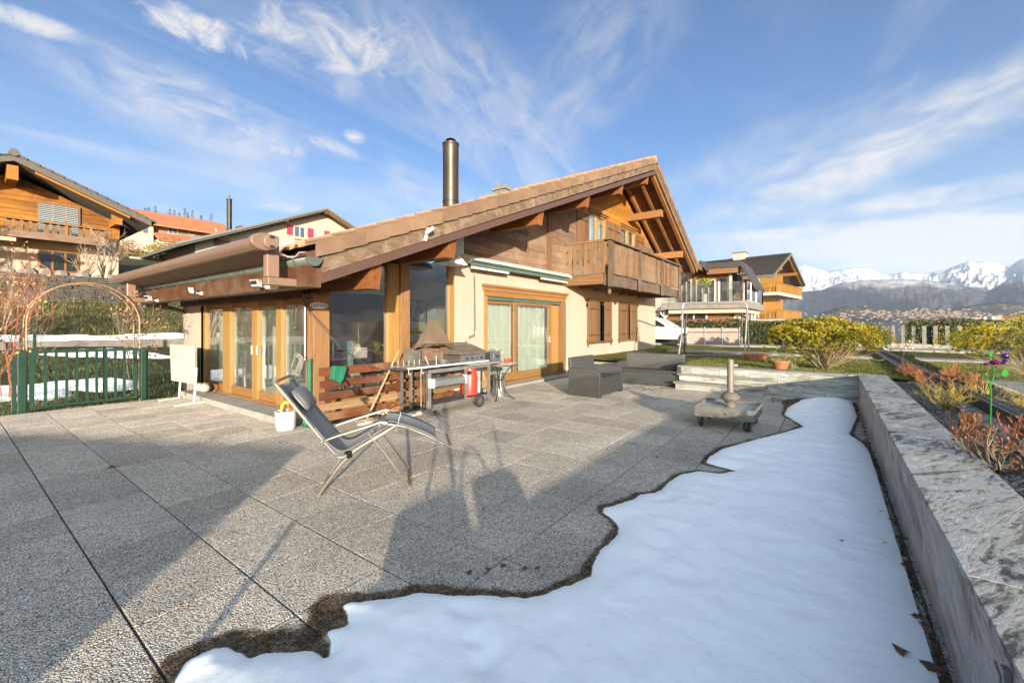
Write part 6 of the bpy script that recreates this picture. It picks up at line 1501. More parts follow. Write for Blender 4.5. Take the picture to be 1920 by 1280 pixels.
for i, (q, lb_) in enumerate(zip(cups, ('red plastic tub nearest the fryer on the bistro table', 'red plastic beaker at the right of the tub on the bistro table'))):
    o = MB().lathe([(.045, .02), (.055, .10), (.05, .10), (.04, .03)], q, 18).build('red_cup', M['red']); tag(o, lb_, 'cup', 'red cups on the bistro table')
tag(MB().box(bc.x - .10, bc.x + .26, bc.y - .25, bc.y - .06, zt2 + .001, zt2 + .018).build('clear_tray', M['tray']), 'clear plastic tray under the red cups on the bistro table', 'tray')
tag(MB().ball((bc.x + .28, bc.y - .02, zt2 + .012), .04, .03, .012).build('yellow_sponge', M['yellow']), 'yellow scrap at the right end of the bistro table', 'sponge')
# pile of firewood and tins at the foot of the screen
fw_ = thing('kindling_pile', 'untidy pile of kindling, grates and dry leaves below the slat screen', 'kindling', G(765, 778))
base_p = G(757, 775)
for k in range(34):
    q = base_p + Vector((random.gauss(0, .25), random.gauss(.05, .12), 0)); a = random.uniform(-.5, .6); l = random.uniform(.08, .22); z = random.uniform(.015, .15)
    MB().beam((q.x - l * math.cos(a), q.y - l * math.sin(a), z), (q.x + l * math.cos(a), q.y + l * math.sin(a), z + random.uniform(-.01, .05)), random.uniform(.015, .04), random.uniform(.012, .03)).build('stick', M[random.choice(['slat_pale', 'twig', 'pole_wood'])], fw_)
q = G(775, 780)
wt = thing('white_crate', 'low white plastic crate with black grates on it by the cart foot', 'crate', q)
B(q.x - .15, q.x + .18, q.y - .02, q.y + .2, .0, .07).build('tub', M['white'], wt, bevel=.008); B(q.x - .02, q.x + .04, q.y - .024, q.y - .0205, .04, .055).build('grip_hole', M['black'], wt)
for k in range(8): MB().tube([(q.x - .14 + .04 * k, q.y - .04, .085 + .004 * k), (q.x - .16 + .04 * k, q.y + .24, .11)], .005, 4).build('grate_bar', M['iron'], wt)

# ------------------------------------------------------------------ white board on feet, wrapped bundle
wb = thing('folding_table', 'stained white folded table standing upright on splayed white feet', 'table', G(345, 760))
a = G(335, 763); b = G(372, 752)   # foot centres
f0a, f0b = G(298, 753), G(350, 745.5); f1a, f1b = G(327, 763), G(401, 752.5)
MB().tube([f0a + Vector((0, 0, .02)), f0b + Vector((0, 0, .02))], .02, 8).build('foot', M['white'], wb); MB().tube([f1a + Vector((0, 0, .02)), f1b + Vector((0, 0, .02))], .02, 8).build('foot', M['white'], wb)
l0 = G(336, 748); l1 = G(364, 757.5)
dA = (l0 - Vector((0, 0, 0))).dot(Vector((ca, sa, 0))); dB = l1.dot(Vector((ca, sa, 0)))
t0 = D(320, 645, dA); t1 = D(363, 647, dB); b0_ = D(323, 713, dA); b1__ = D(366, 720, dB)
nrm = (t1 - t0).cross(b0_ - t0).normalized() * .02
MB().hexa([b0_ - nrm, b1__ - nrm, b1__ + nrm, b0_ + nrm, t0 - nrm, t1 - nrm, t1 + nrm, t0 + nrm]).build('tabletop', M['white_dirty'], wb, bevel=.008)
MB().tube([l0 + Vector((0, 0, .02)), D(335, 690, dA) + nrm * 2.2], .02, 8).build('leg', M['white'], wb); MB().tube([l1 + Vector((0, 0, .02)), D(363.5, 690, dB) + nrm * 2.2], .02, 8).build('leg', M['white'], wb)
p = G(383, 739); p = Vector((3.3, 10.55, .10)); bd = MB()
for k in range(3): bd.ball((p.x + random.uniform(-.03, .05), p.y - .13 + k * .12, p.z + .09), .10, .11, .09, 12, 8)
o = bd.build('wrapped_bundle', M['white_dirty'], smooth=True); tag(o, 'crumpled white cloth bundle on the step by the sliding doors', 'bundle'); o['kind'] = 'thing'

# ------------------------------------------------------------------ gate, fence, arch
gt_ = thing('garden_gate', 'green metal bar gate between green posts at the terrace edge', 'gate', (1.6, 11.1, 0))
gv = 11.12; X0, X1, X2, X3 = PV(41, 700, gv).x, PV(59.5, 700, gv).x, PV(257, 700, gv).x, PV(266, 700, gv).x
zg = 1.05
B(X0 - .05, X0 + .05, gv - .04, gv + .04, -.1, PV(41, 656, gv).z).build('post', M['green'], gt_, bevel=.004); B(X3 - .02, X3 + .06, gv - .04, gv + .04, -.1, PV(266, 652, gv).z).build('post', M['green'], gt_, bevel=.004)
zg = PV(59, 658, gv).z; zb3 = .045
B(X1 - .03, X1 + .03, gv - .025, gv + .025, zb3, zg).build('stile', M['green'], gt_); B(X2 - .06, X2, gv - .025, gv + .025, zb3, zg).build('stile', M['green'], gt_)
B(X1 + .03, X2 - .06, gv - .025, gv + .025, zg - .05, zg).build('top_bar', M['green'], gt_); B(X1 + .03, X2 - .06, gv - .025, gv + .025, zb3, zb3 + .04).build('bottom_bar', M['green'], gt_)
n_ = 9
for k in range(n_):
    x = X1 + .03 + (X2 - X1 - .09) * (k + 1) / (n_ + 1); B(x - .019, x + .019, gv - .018, gv + .018, zb3 + .04, zg - .05).build('bar', M['green'], gt_)
o = B(X2 - .05, X2 - .01, gv - .045, gv - .026, .72, .88).build('lock_plate', M['iron'], gt_); MB().tube([(X2 - .03, gv - .05, .82), (X2 - .03, gv - .08, .82), (X2 - .17, gv - .08, .82)], .009, 6).build('lever', M['iron'], o)
MB().tube([(X0 + .05, gv, .85), (X1 - .03, gv, .85)], .014, 6).build('hinge', M['galv'], gt_)
fe = thing('wire_fence', 'green wire mesh fence on thin posts behind the gate', 'fence', (1.5, 12.6, 0))
def fence_run(a, b, h=1.03, nm='wire_mesh'):
    a = Vector(a); b = Vector(b); L_ = (b - a).length; mb = MB(); n = int(L_ / .055)
    nrm = Vector(((b - a).y, -(b - a).x, 0)).normalized()
    for k in range(n + 1):
        p = a.lerp(b, k / n); z = T(p.x, p.y) if p.y > 11.3 else -.05
        mb.tube([(p.x, p.y, z + .03), (p.x, p.y, z + h - .17), (p.x + nrm.x * .03, p.y + nrm.y * .03, z + h - .12), (p.x, p.y, z + h - .06), (p.x, p.y, z + h)], .0019, 3, cap=False)
    for zz in (.05, .25, .45, .65, h - .17, h - .06):
        mb.tube([(p_.x, p_.y, (T(p_.x, p_.y) if p_.y > 11.3 else -.05) + zz) for p_ in [a.lerp(b, k / 12) for k in range(13)]], .0022, 3, cap=False)
    o = mb.build(nm, M['green'], fe, kind='stuff')
    m_ = int(L_ / 2.5) + 1
    for k in range(m_ + 1):
        p = a.lerp(b, k / m_); z = T(p.x, p.y) if p.y > 11.3 else -.05; B(p.x - .025, p.x + .025, p.y - .02, p.y + .02, z - .1, z + h + .05).build('post', M['green'], fe)
fence_run((-5, 12.9, 0), (4.6, 12.9, 0)); fence_run((X3 + .08, 11.14, 0), (3.42, 11.14, 0), 1.0); fence_run((-4.5, 11.2, 0), (X0 - .08, 11.2, 0), .98)
for x, y in ((65, 655), (40, 640)):
    p = D(x, 660, 10.8); B(p.x - .03, p.x + .03, p.y - .03, p.y + .03, T(p.x, p.y) - .1, D(x, 592 if x == 65 else 612, 10.8).z).build('tall_post', M['green'], fe)
# arch
ar = thing('rose_arch', 'thin rust brown metal rose arch spanning the green gate', 'arch', (1.6, 11.5, 0))
for v, dx in ((11.28, 0), (11.72, 0)):
    xa = PV(50, 600, 11.28).x; xb = PV(262, 600, 11.28).x; top = PV(155, 530, 11.28).z; r = (xb - xa) / 2; xm = (xa + xb) / 2; zc_ = top - r
    pts = [(xa, v, -.05), (xa, v, zc_ * .5)] + [(xm - r * math.cos(a), v, zc_ + r * math.sin(a)) for a in np.linspace(0, math.pi, 28)] + [(xb, v, zc_ * .5), (xb, v, -.05)]
    MB().tube(pts, .013, 6).build('hoop', M['arch'], ar)
for a in np.linspace(.1, math.pi - .1, 7): MB().tube([(xm - r * math.cos(a), 11.28, zc_ + r * math.sin(a)), (xm - r * math.cos(a), 11.72, zc_ + r * math.sin(a))], .006, 5).build('rung', M['arch'], ar)
for z in (.4, .9, 1.4):
    for x in (xa, xb): MB().tube([(x, 11.28, z), (x, 11.72, z)], .006, 5).build('rung', M['arch'], ar)

# ------------------------------------------------------------------ shrubs
def grow(mb, p, d, l, r, depth, spread=.5, bend=.25, k=(2, 3), shrink=.72, up=.15, tips=None, n=3, seg=3):
    pts = [Vector(p)]; d = Vector(d).normalized()
    for i in range(seg):
        d = (d + Vector((random.gauss(0, bend), random.gauss(0, bend), random.gauss(0, bend) + up * .3))).normalized(); pts.append(pts[-1] + d * l / seg)
    mb.tube(pts, r, n, cap=False, taper=r * .65)
    if depth <= 0:
        if tips is not None: tips.append((pts[-1], d))
        return
    for _ in range(random.randint(*k)):
        t = random.choice(pts[1:]) if random.random() < .5 else pts[-1]
        nd = (d + Vector((random.gauss(0, spread), random.gauss(0, spread), random.gauss(0, spread) + up))).normalized()
        grow(mb, t, nd, l * shrink * random.uniform(.8, 1.2), r * .62, depth - 1, spread, bend, k, shrink, up, tips, n, seg)
def leaf_at(mb, p, d, s, w_=.4):
    a = (d + Vector((random.gauss(0, .7), random.gauss(0, .7), random.gauss(0, .5)))).normalized(); b = a.cross(Vector((random.gauss(0, 1), random.gauss(0, 1), random.gauss(0, 1)))).normalized()
    m = p + a * s * .5; n_ = a.cross(b) * s * .12
    mb.add([p, m + b * s * w_ * .5 + n_, p + a * s, m - b * s * w_ * .5 + n_], [(0, 1, 2), (0, 2, 3)])
# climbing rose over the arch
random.seed(11)
cl = thing('climbing_rose', 'bare red stemmed climbing rose sprawling left over the arch', 'rose', (.3, 11.4, 0)); mb = MB(); tips = []
for k in range(11):
    p = Vector((xa - random.uniform(.0, .6), 11.4 + random.uniform(-.2, .3), random.uniform(0, .3))); grow(mb, p, (random.uniform(-.5, .2), random.uniform(-.1, .1), 1.0), random.uniform(.8, 1.15), .011, 4, .42, .16, (2, 3), .66, .32, tips)
for k in range(5):
    a = random.uniform(.2, 1.5); grow(mb, (xm - r * math.cos(a), 11.35, zc_ + r * math.sin(a)), (-.3, 0, .8), .35, .006, 3, .5, .2, (2, 3), .7, .1, tips)
mb.build('stems', M['twig_red'], cl, kind='stuff'); mb = MB()
for p, d in tips:
    if random.random() < .45: leaf_at(mb, p, d, random.uniform(.03, .07), .7)
mb.build('leaves', M['leaf_dry'], cl, kind='stuff')
cl = thing('dried_climber', 'dry brown climber clinging to the right leg of the arch', 'climber', (xb, 11.4, 0)); mb = MB(); tips = []
for k in range(6): grow(mb, (xb + random.uniform(-.05, .05), 11.45, 0.02), (0, 0, 1), .75, .007, 3, .25, .15, (2, 3), .75, .5, tips)
for k in range(14): grow(mb, (xb + random.uniform(-.05, .12), 11.4 + random.uniform(-.1, .25), random.uniform(.2, 1.9)), (random.uniform(-.4, .4), 0, .6), .2, .004, 2, .5, .2, (2, 3), .7, .1, tips)
mb.build('stems', M['bark'], cl, kind='stuff'); mb = MB()
for p, d in tips:
    for _ in range(2): leaf_at(mb, p, d, random.uniform(.04, .08), .6)
mb.build('leaves', M['leaf_brown'], cl, kind='stuff')
def bare(name, label, cat, base, n, h, r, depth, mat='bark', fan=.5, seed=1, **kw):
    random.seed(seed); t = thing(name, label, cat, base); mb = MB(); tips = []
    for k in range(n): grow(mb, Vector(base) + Vector((random.uniform(-.15, .15), random.uniform(-.15, .15), -.05)), (random.uniform(-fan, fan), random.uniform(-fan, fan), 1), h * random.uniform(.35, .5), r, depth, .45, .15, (2, 3), .68, .25, tips, **kw)
    mb.build('branches', M[mat], t, kind='stuff'); return tips, t
bare('bare_shrub', 'wide bare pruned shrub before the pale wall of the timber chalet', 'shrub', (-3.6, 26.0, 3.3), 12, 3.0, .05, 4, fan=.8, seed=4, mat='bark_warm')
bare('bare_shrub', 'bare pruned shrub under the chalet window', 'shrub', (-1.8, 25.8, 3.3), 11, 3.0, .05, 4, fan=.7, seed=5, mat='bark_warm')
bare('bare_tree', 'small bare espalier tree at the chalet corner', 'tree', (pt(203, 520, 26.5).x, 26.5, 3.4), 4, 2.3, .06, 4, fan=.35, seed=8)
bare('bare_shrub', 'small bare shrub between window and espalier tree', 'shrub', (pt(155, 520, 26.5).x, 26.3, 3.4), 6, 1.7, .03, 3, fan=.7, seed=6, mat='bark_warm')
bare('bare_shrub', 'pale branched bare shrub at the left picture edge behind the rose', 'shrub', (D(-40, 640, 12.2).x, D(-40, 640, 12.2).y, .1), 9, 3.4, .03, 4, fan=.6, seed=9, mat='bark_warm')
# hillside shrubs by the orange roofed house
random.seed(21)
for i, (x, y, d, w_, m_) in enumerate(((300, 470, 58, 1.5, 'bush_leaf'), (323, 468, 56, 2.3, 'leafbrownbush'), (348, 468, 54, 1.8, 'leafbrownbush'), (296, 488, 52, 1.3, 'leafbrownbush'), (240, 470, 50, 1.8, 'leafbrownbush'), (268, 486, 54, 1.2, 'bush_leaf'))):
    p = D(x, y, d); mb = leafcloud(MB(), p, w_, w_, w_ * .75, 900, .13, .3)
    lab = ['golden bush below the orange roofed house', 'broad brown leafed bush on the slope', 'brown bush beside the big gable roof', 'low reddish bush over the terrace wall', 'brown thicket beside the timber chalet roof', 'small yellowish bush on the upper slope'][i]
    t = thing('slope_bush', lab, 'bush', (p.x, p.y, T(p.x, p.y)), 'bushes on the upper slope'); mb.build('foliage', M[m_], t, kind='stuff'); MB().tube([(p.x, p.y, T(p.x, p.y) - .2), (p.x, p.y, p.z)], .08, 5).build('stem', M['bark'], t)
rw2 = tag(B(D(228, 490, 50).x, D(228, 490, 50).x + 16, D(300, 494, 50).y, D(300, 494, 50).y + .4, 3.0, D(300, 486, 50).z).build('terrace_wall', M['concrete_light'], bevel=.04), 'pale stone terrace wall up the slope behind the awning', 'garden wall')
# trees on the skyline
for i, x in enumerate((272, 279, 291, 318, 327, 336, 346, 352, 361, 377, 396)):
    d = 165 + random.uniform(-12, 15); p = D(x, 410, d); z0 = T(p.x, p.y) - 1; h = random.uniform(4, 6.5)
    t = thing('skyline_tree', ['conifer', 'conifer', 'bare tree'][i % 3] + ' on the hill crest, number %d' % (i + 1), 'tree', (p.x, p.y, z0), 'small trees on the hill crest')
    t['label'] = ['first', 'second', 'third', 'fourth', 'fifth', 'sixth', 'seventh', 'eighth', 'ninth', 'tenth', 'last'][i] + ' small tree from the timber chalet roof along the hill crest'
    z0 = D(x, 404 + (x - 270) * .12, d).z - h * .3
    MB().tube([(p.x, p.y, T(p.x, p.y) - 2), (p.x, p.y, z0 + h)], .25, 5, taper=.05).build('trunk', M['bark'], t)
    mb = MB()
    for _ in range(160):
        q = random.random(); rr = (1 - q) * h * .26 + .1; a = random.uniform(0, 6.28); c = Vector((p.x + rr * math.cos(a) * random.random(), p.y + rr * math.sin(a) * random.random(), z0 + q * h)); s = .45 * random.uniform(.5, 1)
        a1_ = Vector((random.gauss(0, 1), random.gauss(0, 1), -.4)).normalized(); b1x = a1_.cross(Vector((0, 0, 1))).normalized(); mb.quad(c, c + a1_ * s + b1x * s * .4, c + a1_ * s * 1.4, c + a1_ * s - b1x * s * .4)
    mb.build('crown', M['hedge_leaf'], t, kind='stuff')
# ------------------------------------------------------------------ zero gravity lounger
FW = Vector((ca, sa, 0)); RT = Vector((sa, -ca, 0))
def LP(x, y): d = 4.1456 / (1 - .24 * (x - CX) / FPX); return D(x, y, d)
W = FW * .50 - RT * .12; N0 = Vector((0, 0, 0))
lo = thing('sun_lounger', 'grey reclining sun lounger with champagne tube frame and head pillow', 'sun lounger', G(690, 925))
def both(pts, r, name, mat='champagne', n=8, off=(0.0, 1.0)):
    for k, f in enumerate(off): MB().tube([p + W * f for p in pts], r, n).build(name, M[mat], lo)
back = [LP(516, 720), LP(560, 772), LP(600, 820), LP(628, 851)]
seat = [LP(628, 851), LP(634, 857), LP(644, 857), LP(660, 847), LP(700, 822), LP(738, 800), LP(742, 796)]
legr = [LP(716, 794), LP(735, 796), LP(760, 800), LP(800, 816), LP(822, 828), LP(846, 838)]
both(back, .013, 'back_rail'); both(seat[1:], .013, 'seat_rail'); both(legr, .012, 'leg_rest_rail')
MB().tube([back[0], back[0] + W * .08 + Vector((0, 0, .02)), back[0] + W * .92 + Vector((0, 0, .02)), back[0] + W], .013, 8).build('head_bar', M['champagne'], lo)
MB().tube([legr[-1], legr[-1] + W], .012, 8).build('foot_bar', M['champagne'], lo)
MB().tube([seat[2], seat[2] + W], .012, 8).build('cross_bar', M['champagne'], lo)
def sheet(name, pts, a, b, mat, sag=.035, th=.004, nw=8, parent=lo):
    # fabric between the rails, following pts, sagging in the middle
    n = len(pts); vs = []; fs = []
    for i, p in enumerate(pts):
        t_ = (pts[min(i + 1, n - 1)] - pts[max(i - 1, 0)]).normalized(); nn = t_.cross(W).normalized()
        if nn.z > 0: nn = -nn
        for k in range(nw + 1):
            s = a + (b - a) * k / nw; vs.append(p + W * s + nn * sag * math.sin(math.pi * k / nw) ** .7)
    fs = [(i * (nw + 1) + k, i * (nw + 1) + k + 1, (i + 1) * (nw + 1) + k + 1, (i + 1) * (nw + 1) + k) for i in range(n - 1) for k in range(nw)]
    return MB().add(vs, fs).build(name, M[mat], parent, smooth=True, solid=th)
def catm(pts, m=5):
    out = []; P_ = [pts[0]] + list(pts) + [pts[-1]]
    for i in range(1, len(P_) - 2):
        for t in np.linspace(0, 1, m, endpoint=False):
            a, b, c, d = P_[i - 1], P_[i], P_[i + 1], P_[i + 2]; out.append(.5 * ((2 * b) + (c - a) * t + (2 * a - 5 * b + 4 * c - d) * t * t + (3 * b - a - 3 * c + d) * t ** 3))
    out.append(pts[-1]); return out
sheet('fabric', catm([LP(521, 722), LP(560, 768), LP(600, 815), LP(622, 838), LP(645, 846), LP(680, 828), LP(712, 808), LP(738, 796)]), .05, .95, 'lounge')
sheet('leg_fabric', catm([LP(722, 790), LP(745, 793), LP(775, 802), LP(800, 812), LP(822, 824)]), .05, .95, 'lounge', .02)
for k in range(5): p = LP(610 + k * 5, 829 + k * 5.4); MB().tube([p + W * .03, p + W * .11 + Vector((.0, 0, .012))], .005, 5).build('elastic_lace', M['white'], lo)
pl = MB(); c0 = LP(553, 758); dirb = (LP(580, 792) - LP(530, 735)).normalized(); nn = dirb.cross(W).normalized(); nn = -nn if nn.z < 0 else nn
prof = [(math.cos(a) * .115, math.sin(a) * .034 + .014) for a in np.linspace(0, 2 * math.pi, 15)[:-1]]; vs = []; fs = []
for i, s in enumerate((.10, .13, .2, .5, .8, .87, .90)):
    kk = (.35, .85, 1, 1, 1, .85, .35)[i]
    for a, b in prof: vs.append(c0 + W * s + dirb * a * (.8 + .2 * kk) + nn * ((b - .014) * (kk if kk > .9 else kk * .55) + .03))
for i in range(6):
    for k in range(14): fs.append((i * 14 + k, i * 14 + (k + 1) % 14, (i + 1) * 14 + (k + 1) % 14, (i + 1) * 14 + k))
fs += [tuple(range(14)), tuple(range(97, 83, -1))]
pl.add(vs, fs).build('pillow', M['pillow'], lo, smooth=True, subdiv=1)
for f in (0.0, 1.0):     # arm rests
    o_ = W * (-.05 if f == 0 else 1.05)
    pts = catm([LP(602, 830), LP(630, 819), LP(690, 800), LP(716, 792), LP(728, 794)], 4); vs = []; fs = []
    for i, p in enumerate(pts):
        w_ = .030 if i > 1 else .014
        for a, b in ((-w_, -.008), (w_, -.008), (w_, .010), (-w_, .010)): vs.append(p + o_ + W.normalized() * a + Vector((0, 0, b + .012)))
    for i in range(len(pts) - 1):
        for k in range(4): fs.append((i * 4 + k, i * 4 + (k + 1) % 4, (i + 1) * 4 + (k + 1) % 4, (i + 1) * 4 + k))
    fs += [(0, 1, 2, 3), tuple(len(vs) - 1 - k for k in range(4))]
    MB().add(vs, fs).build('armrest', M['champagne'], lo, bevel=.004)
gf = [LP(690, 810), LP(698, 822), LP(722, 850), LP(748, 886), G(767, 915) + Vector((0, 0, .014))]
gr_ = [LP(742, 798), LP(716, 815), LP(668, 843), LP(640, 870), LP(620, 896), G(598, 930) + Vector((0, 0, .014))]
both(catm(gf, 4), .014, 'front_leg'); both(catm(gr_, 4), .014, 'rear_leg')
MB().tube([gf[-1] - W * .0, gf[-1] + W], .014, 8).build('ground_bar', M['champagne'], lo); MB().tube([gr_[-1], gr_[-1] + W], .014, 8).build('ground_bar', M['champagne'], lo)
for f in (0, 1): p = LP(655, 851) + W * (f * 1.03 - .015); MB().box(p.x - .02, p.x + .02, p.y - .02, p.y + .02, p.z - .03, p.z + .03).build('locking_block', M['iron'], lo, bevel=.005)
for f in (0, 1): p = LP(712, 797) + W * (f * 1.05 - .025); MB().ball(p, .018, .018, .018).build('pivot', M['champagne'], lo)
MB().tube([LP(752, 772), LP(745, 798), LP(742, 810)], .004, 5).build('strap', M['lounge'], lo)

# ------------------------------------------------------------------ rattan seats
def rattan_seat(root, x0, x1, yb, yf, h_arm, h_back, h_seat, aw=.10):
    """seat facing -Y in its own frame, from yf (front) to yb (back)"""
    def arm(a, b):
        n = 8; pr = [(yb, .0), (yf, .0), (yf, h_arm - .16)] + [(yf + .16 - .16 * math.cos(t), h_arm - .16 + .16 * math.sin(t)) for t in np.linspace(.15, math.pi / 2, n)] + [(yb - .02, h_arm), (yb, h_arm - .02)]
        return MB().prism(pr, 'x', a, b).build('arm', M['rattan'], root, bevel=.008)
    arm(x0, x0 + aw); arm(x1 - aw, x1)
    B(x0 + aw + .002, x1 - aw - .002, yf + .03, yb - .10, .03, h_seat - .03).build('seat_box', M['rattan'], root, bevel=.006)
    B(x0 + aw + .004, x1 - aw - .004, yf + .015, yb - .12, h_seat - .025, h_seat + .02).build('seat_panel', M['rattan'], root, bevel=.01)
    MB().hexa([(x0 + aw * .5, yb - .10, .03), (x1 - aw * .5, yb - .10, .03), (x1 - aw * .5, yb - .003, .03), (x0 + aw * .5, yb - .003, .03), (x0 + aw * .5, yb - .02, h_back), (x1 - aw * .5, yb - .02, h_back), (x1 - aw * .5, yb + .05, h_back), (x0 + aw * .5, yb + .05, h_back)]).build('backrest', M['rattan'], root, bevel=.02)
    for x in (x0 + .03, x1 - .07, (x0 + x1) / 2): B(x, x + .04, yf + .04, yf + .09, -.0, .03).build('foot', M['rattan'], root)
ac = thing('rattan_armchair', 'wide anthracite rattan armchair standing before the garden door', 'armchair', (8.65, 4.1, 0))
rattan_seat(ac, 8.06, 9.28, 4.50, 3.78, .585, .80, .38)
so_ = thing('rattan_sofa', 'anthracite rattan sofa backed against the lawn wall beside the steps', 'sofa', (0, 0, 0))
rattan_seat(so_, -.80, .80, .36, -.36, .56, .76, .36)
so_.location = (10.86, 3.68, 0); so_.rotation_euler = (0, 0, R(-90 + 4))

# ------------------------------------------------------------------ parasol base on castors
pb = thing('parasol_stand', 'square concrete filled parasol base on castors with grey post', 'parasol stand', (7.02, 1.2, 0))
u0, u1, v0, v1, z0, z1 = 6.63, 7.42, .83, 1.60, .175, .328
for a in ((u0, u1, v0, v0 + .012), (u0, u1, v1 - .012, v1), (u0, u0 + .012, v0 + .0125, v1 - .0125), (u1 - .012, u1, v0 + .0125, v1 - .0125)): B(*a, z0, z1).build('side_panel', M['concrete'], pb)
B(u0 + .0125, u1 - .0125, v0 + .0125, v1 - .0125, z0 + .01, z1 - .035).build('slab', M['marble'], pb)
cx_, cy_ = 7.0, 1.19
o = MB().lathe([(.07, z1 - .03), (.07, .36), (.075, .37), (.12, .40), (.135, .43), (.135, .455), (.11, .47), (.10, .49), (.075, .50), (.045, .51), (.045, .99), (.038, .99), (.038, .6)], (cx_, cy_, 0), 26).build('socket', M['socket'], pb); smooth_by_angle(o, 35)
MB().tube([(cx_ + .04, cy_ - .03, .90), (cx_ + .10, cy_ - .07, .90)], .018, 8).build('clamp_knob', M['aluframe'], pb)
for k in range(4): a = k * 1.57 + .6; MB().ball((cx_ + .07 * math.cos(a), cy_ + .07 * math.sin(a), .335), .018, .018, .015).build('bolt', M['galv'], pb)
MB().tube([(u0 - .002, (v0 + v1) / 2 - .02, .245), (u0 + .005, (v0 + v1) / 2 - .02, .245)], .012, 10).build('drain_hole', M['black'], pb)
for (x, y) in ((u0 + .08, v0 + .08), (u0 + .08, v1 - .08), (u1 - .08, v0 + .08), (u1 - .08, v1 - .08)):
    c = MB().box(x - .04, x + .04, y - .04, y + .04, z0 - .008, z0 - .001).build('castor_plate', M['galv'], pb)
    a = random.uniform(-.4, .4) + .9; dx, dy = math.cos(a), math.sin(a); rr = .068
    px_, py_ = x + dx * .035, y + dy * .035; n = 18; vs = []
    for s in (-.018, .018):
        for k in range(n): t = 2 * math.pi * k / n; vs.append((px_ + dx * rr * math.cos(t) - dy * s, py_ + dy * rr * math.cos(t) + dx * s, rr + .008 + rr * math.sin(t)))
    MB().add(vs, [tuple(range(n)), tuple(range(2 * n - 1, n - 1, -1))] + [(k, k + n, (k + 1) % n + n, (k + 1) % n) for k in range(n)]).build('castor_wheel', M['tyre'], c, bevel=.006)
    for s in (-.026, .026):
        MB().beam((x - dy * s, y + dx * s, z0 - .01), (px_ - dy * s, py_ + dx * s, rr), .03, .004, (-dy, dx, 0)).build('fork', M['galv'], c)

# ------------------------------------------------------------------ garden swing
sw = thing('garden_swing', 'canopy-less tube garden swing with taupe mesh seat turned from us', 'swing', D(1338, 664, 14.2))
def SWP(x, y, d): return D(x, y, d)
dn, df = 13.75, 14.75; zl = .49
def lp(x, d, z): r = (x - CX) / FPX; p = D(x, CY, d); p.z = z; return p
topz = 1.5 + 41 / 802 * 14.2
L0n, L0f, R0n, R0f = lp(1272, dn, zl), lp(1283, df, zl), lp(1396, dn, zl), lp(1404, df, zl)
TL, TR = lp(1279, 14.25, topz - .16), lp(1401, 14.25, topz - .16)
TL2, TR2 = lp(1287, 14.25, topz), lp(1393, 14.25, topz)
MB().tube([TL, TL.lerp(TL2, .3) + Vector((0, 0, .07)), TL2, TR2, TR.lerp(TR2, .3) + Vector((0, 0, .07)), TR], .03, 8).build('top_bar', M['galv'], sw)
for a, b in ((L0n, TL), (L0f, TL), (R0n, TR), (R0f, TR)): MB().tube(catm([a, a.lerp(b, .5) + RT * (.05 if a in (L0n, L0f) else -.0), b], 4), .026, 8).build('leg', M['galv'], sw)
MB().tube([L0n + Vector((0, 0, .04)), R0n + Vector((0, 0, .04))], .014, 6).build('brace', M['galv'], sw)
for q in (L0n, L0f, R0n, R0f): MB().tube([q - FW * .0 + Vector((0, 0, -.02)), q + Vector((0, 0, .03))], .04, 8).build('foot', M['black'], sw)
db = 14.05; s0_, s1__ = 1289, 1387; zt_s = 1.5 - 5 / 802 * db; zb_s = 1.5 - 37 / 802 * db
for k in range(3):
    a = s0_ + (s1__ - s0_) * k / 3 + .7; b = s0_ + (s1__ - s0_) * (k + 1) / 3 - .7
    p = [lp(a, db, zb_s), lp(b, db, zb_s), lp(b, db + .12, zt_s - .02), lp(a, db + .12, zt_s - .02)]
    MB().quad(*p).build('back_panel', M['mesh_taupe'], sw, solid=.01)
    q = [lp(a, db, zb_s), lp(b, db, zb_s), lp(b, db + .5, zb_s - .03), lp(a, db + .5, zb_s - .03)]; MB().quad(*q).build('seat_panel', M['mesh_taupe'], sw, solid=.01)
for k in range(4): x = s0_ + (s1__ - s0_) * k / 3; MB().beam(lp(x, db - .03, zb_s - .03), lp(x, db + .09, zt_s + .02), .035, .03).build('back_strut', M['galv'], sw)
MB().tube([lp(s0_ - 1, db - .04, zt_s - .14), lp(s1__ + 1, db - .04, zt_s - .14)], .012, 6).build('back_rail', M['galv'], sw); MB().tube([lp(s0_ - 1, db - .03, zb_s - .03), lp(s1__ + 1, db - .03, zb_s - .03)], .014, 6).build('seat_rail', M['galv'], sw)
for x, xx in ((1285, 1289), (1391, 1393)):
    MB().tube([lp(xx, 14.25, topz - .02), lp(x, 14.05, zt_s - .25)], .009, 5).build('hanger', M['galv'], sw); MB().tube([lp(xx, 14.25, topz - .02), lp(x, 14.45, zt_s - .25)], .009, 5).build('hanger', M['galv'], sw)
    MB().tube([lp(x, 13.95, zt_s - .3), lp(x, 14.5, zt_s - .3), lp(x, 14.5, zb_s)], .016, 6).build('arm_tube', M['galv'], sw)

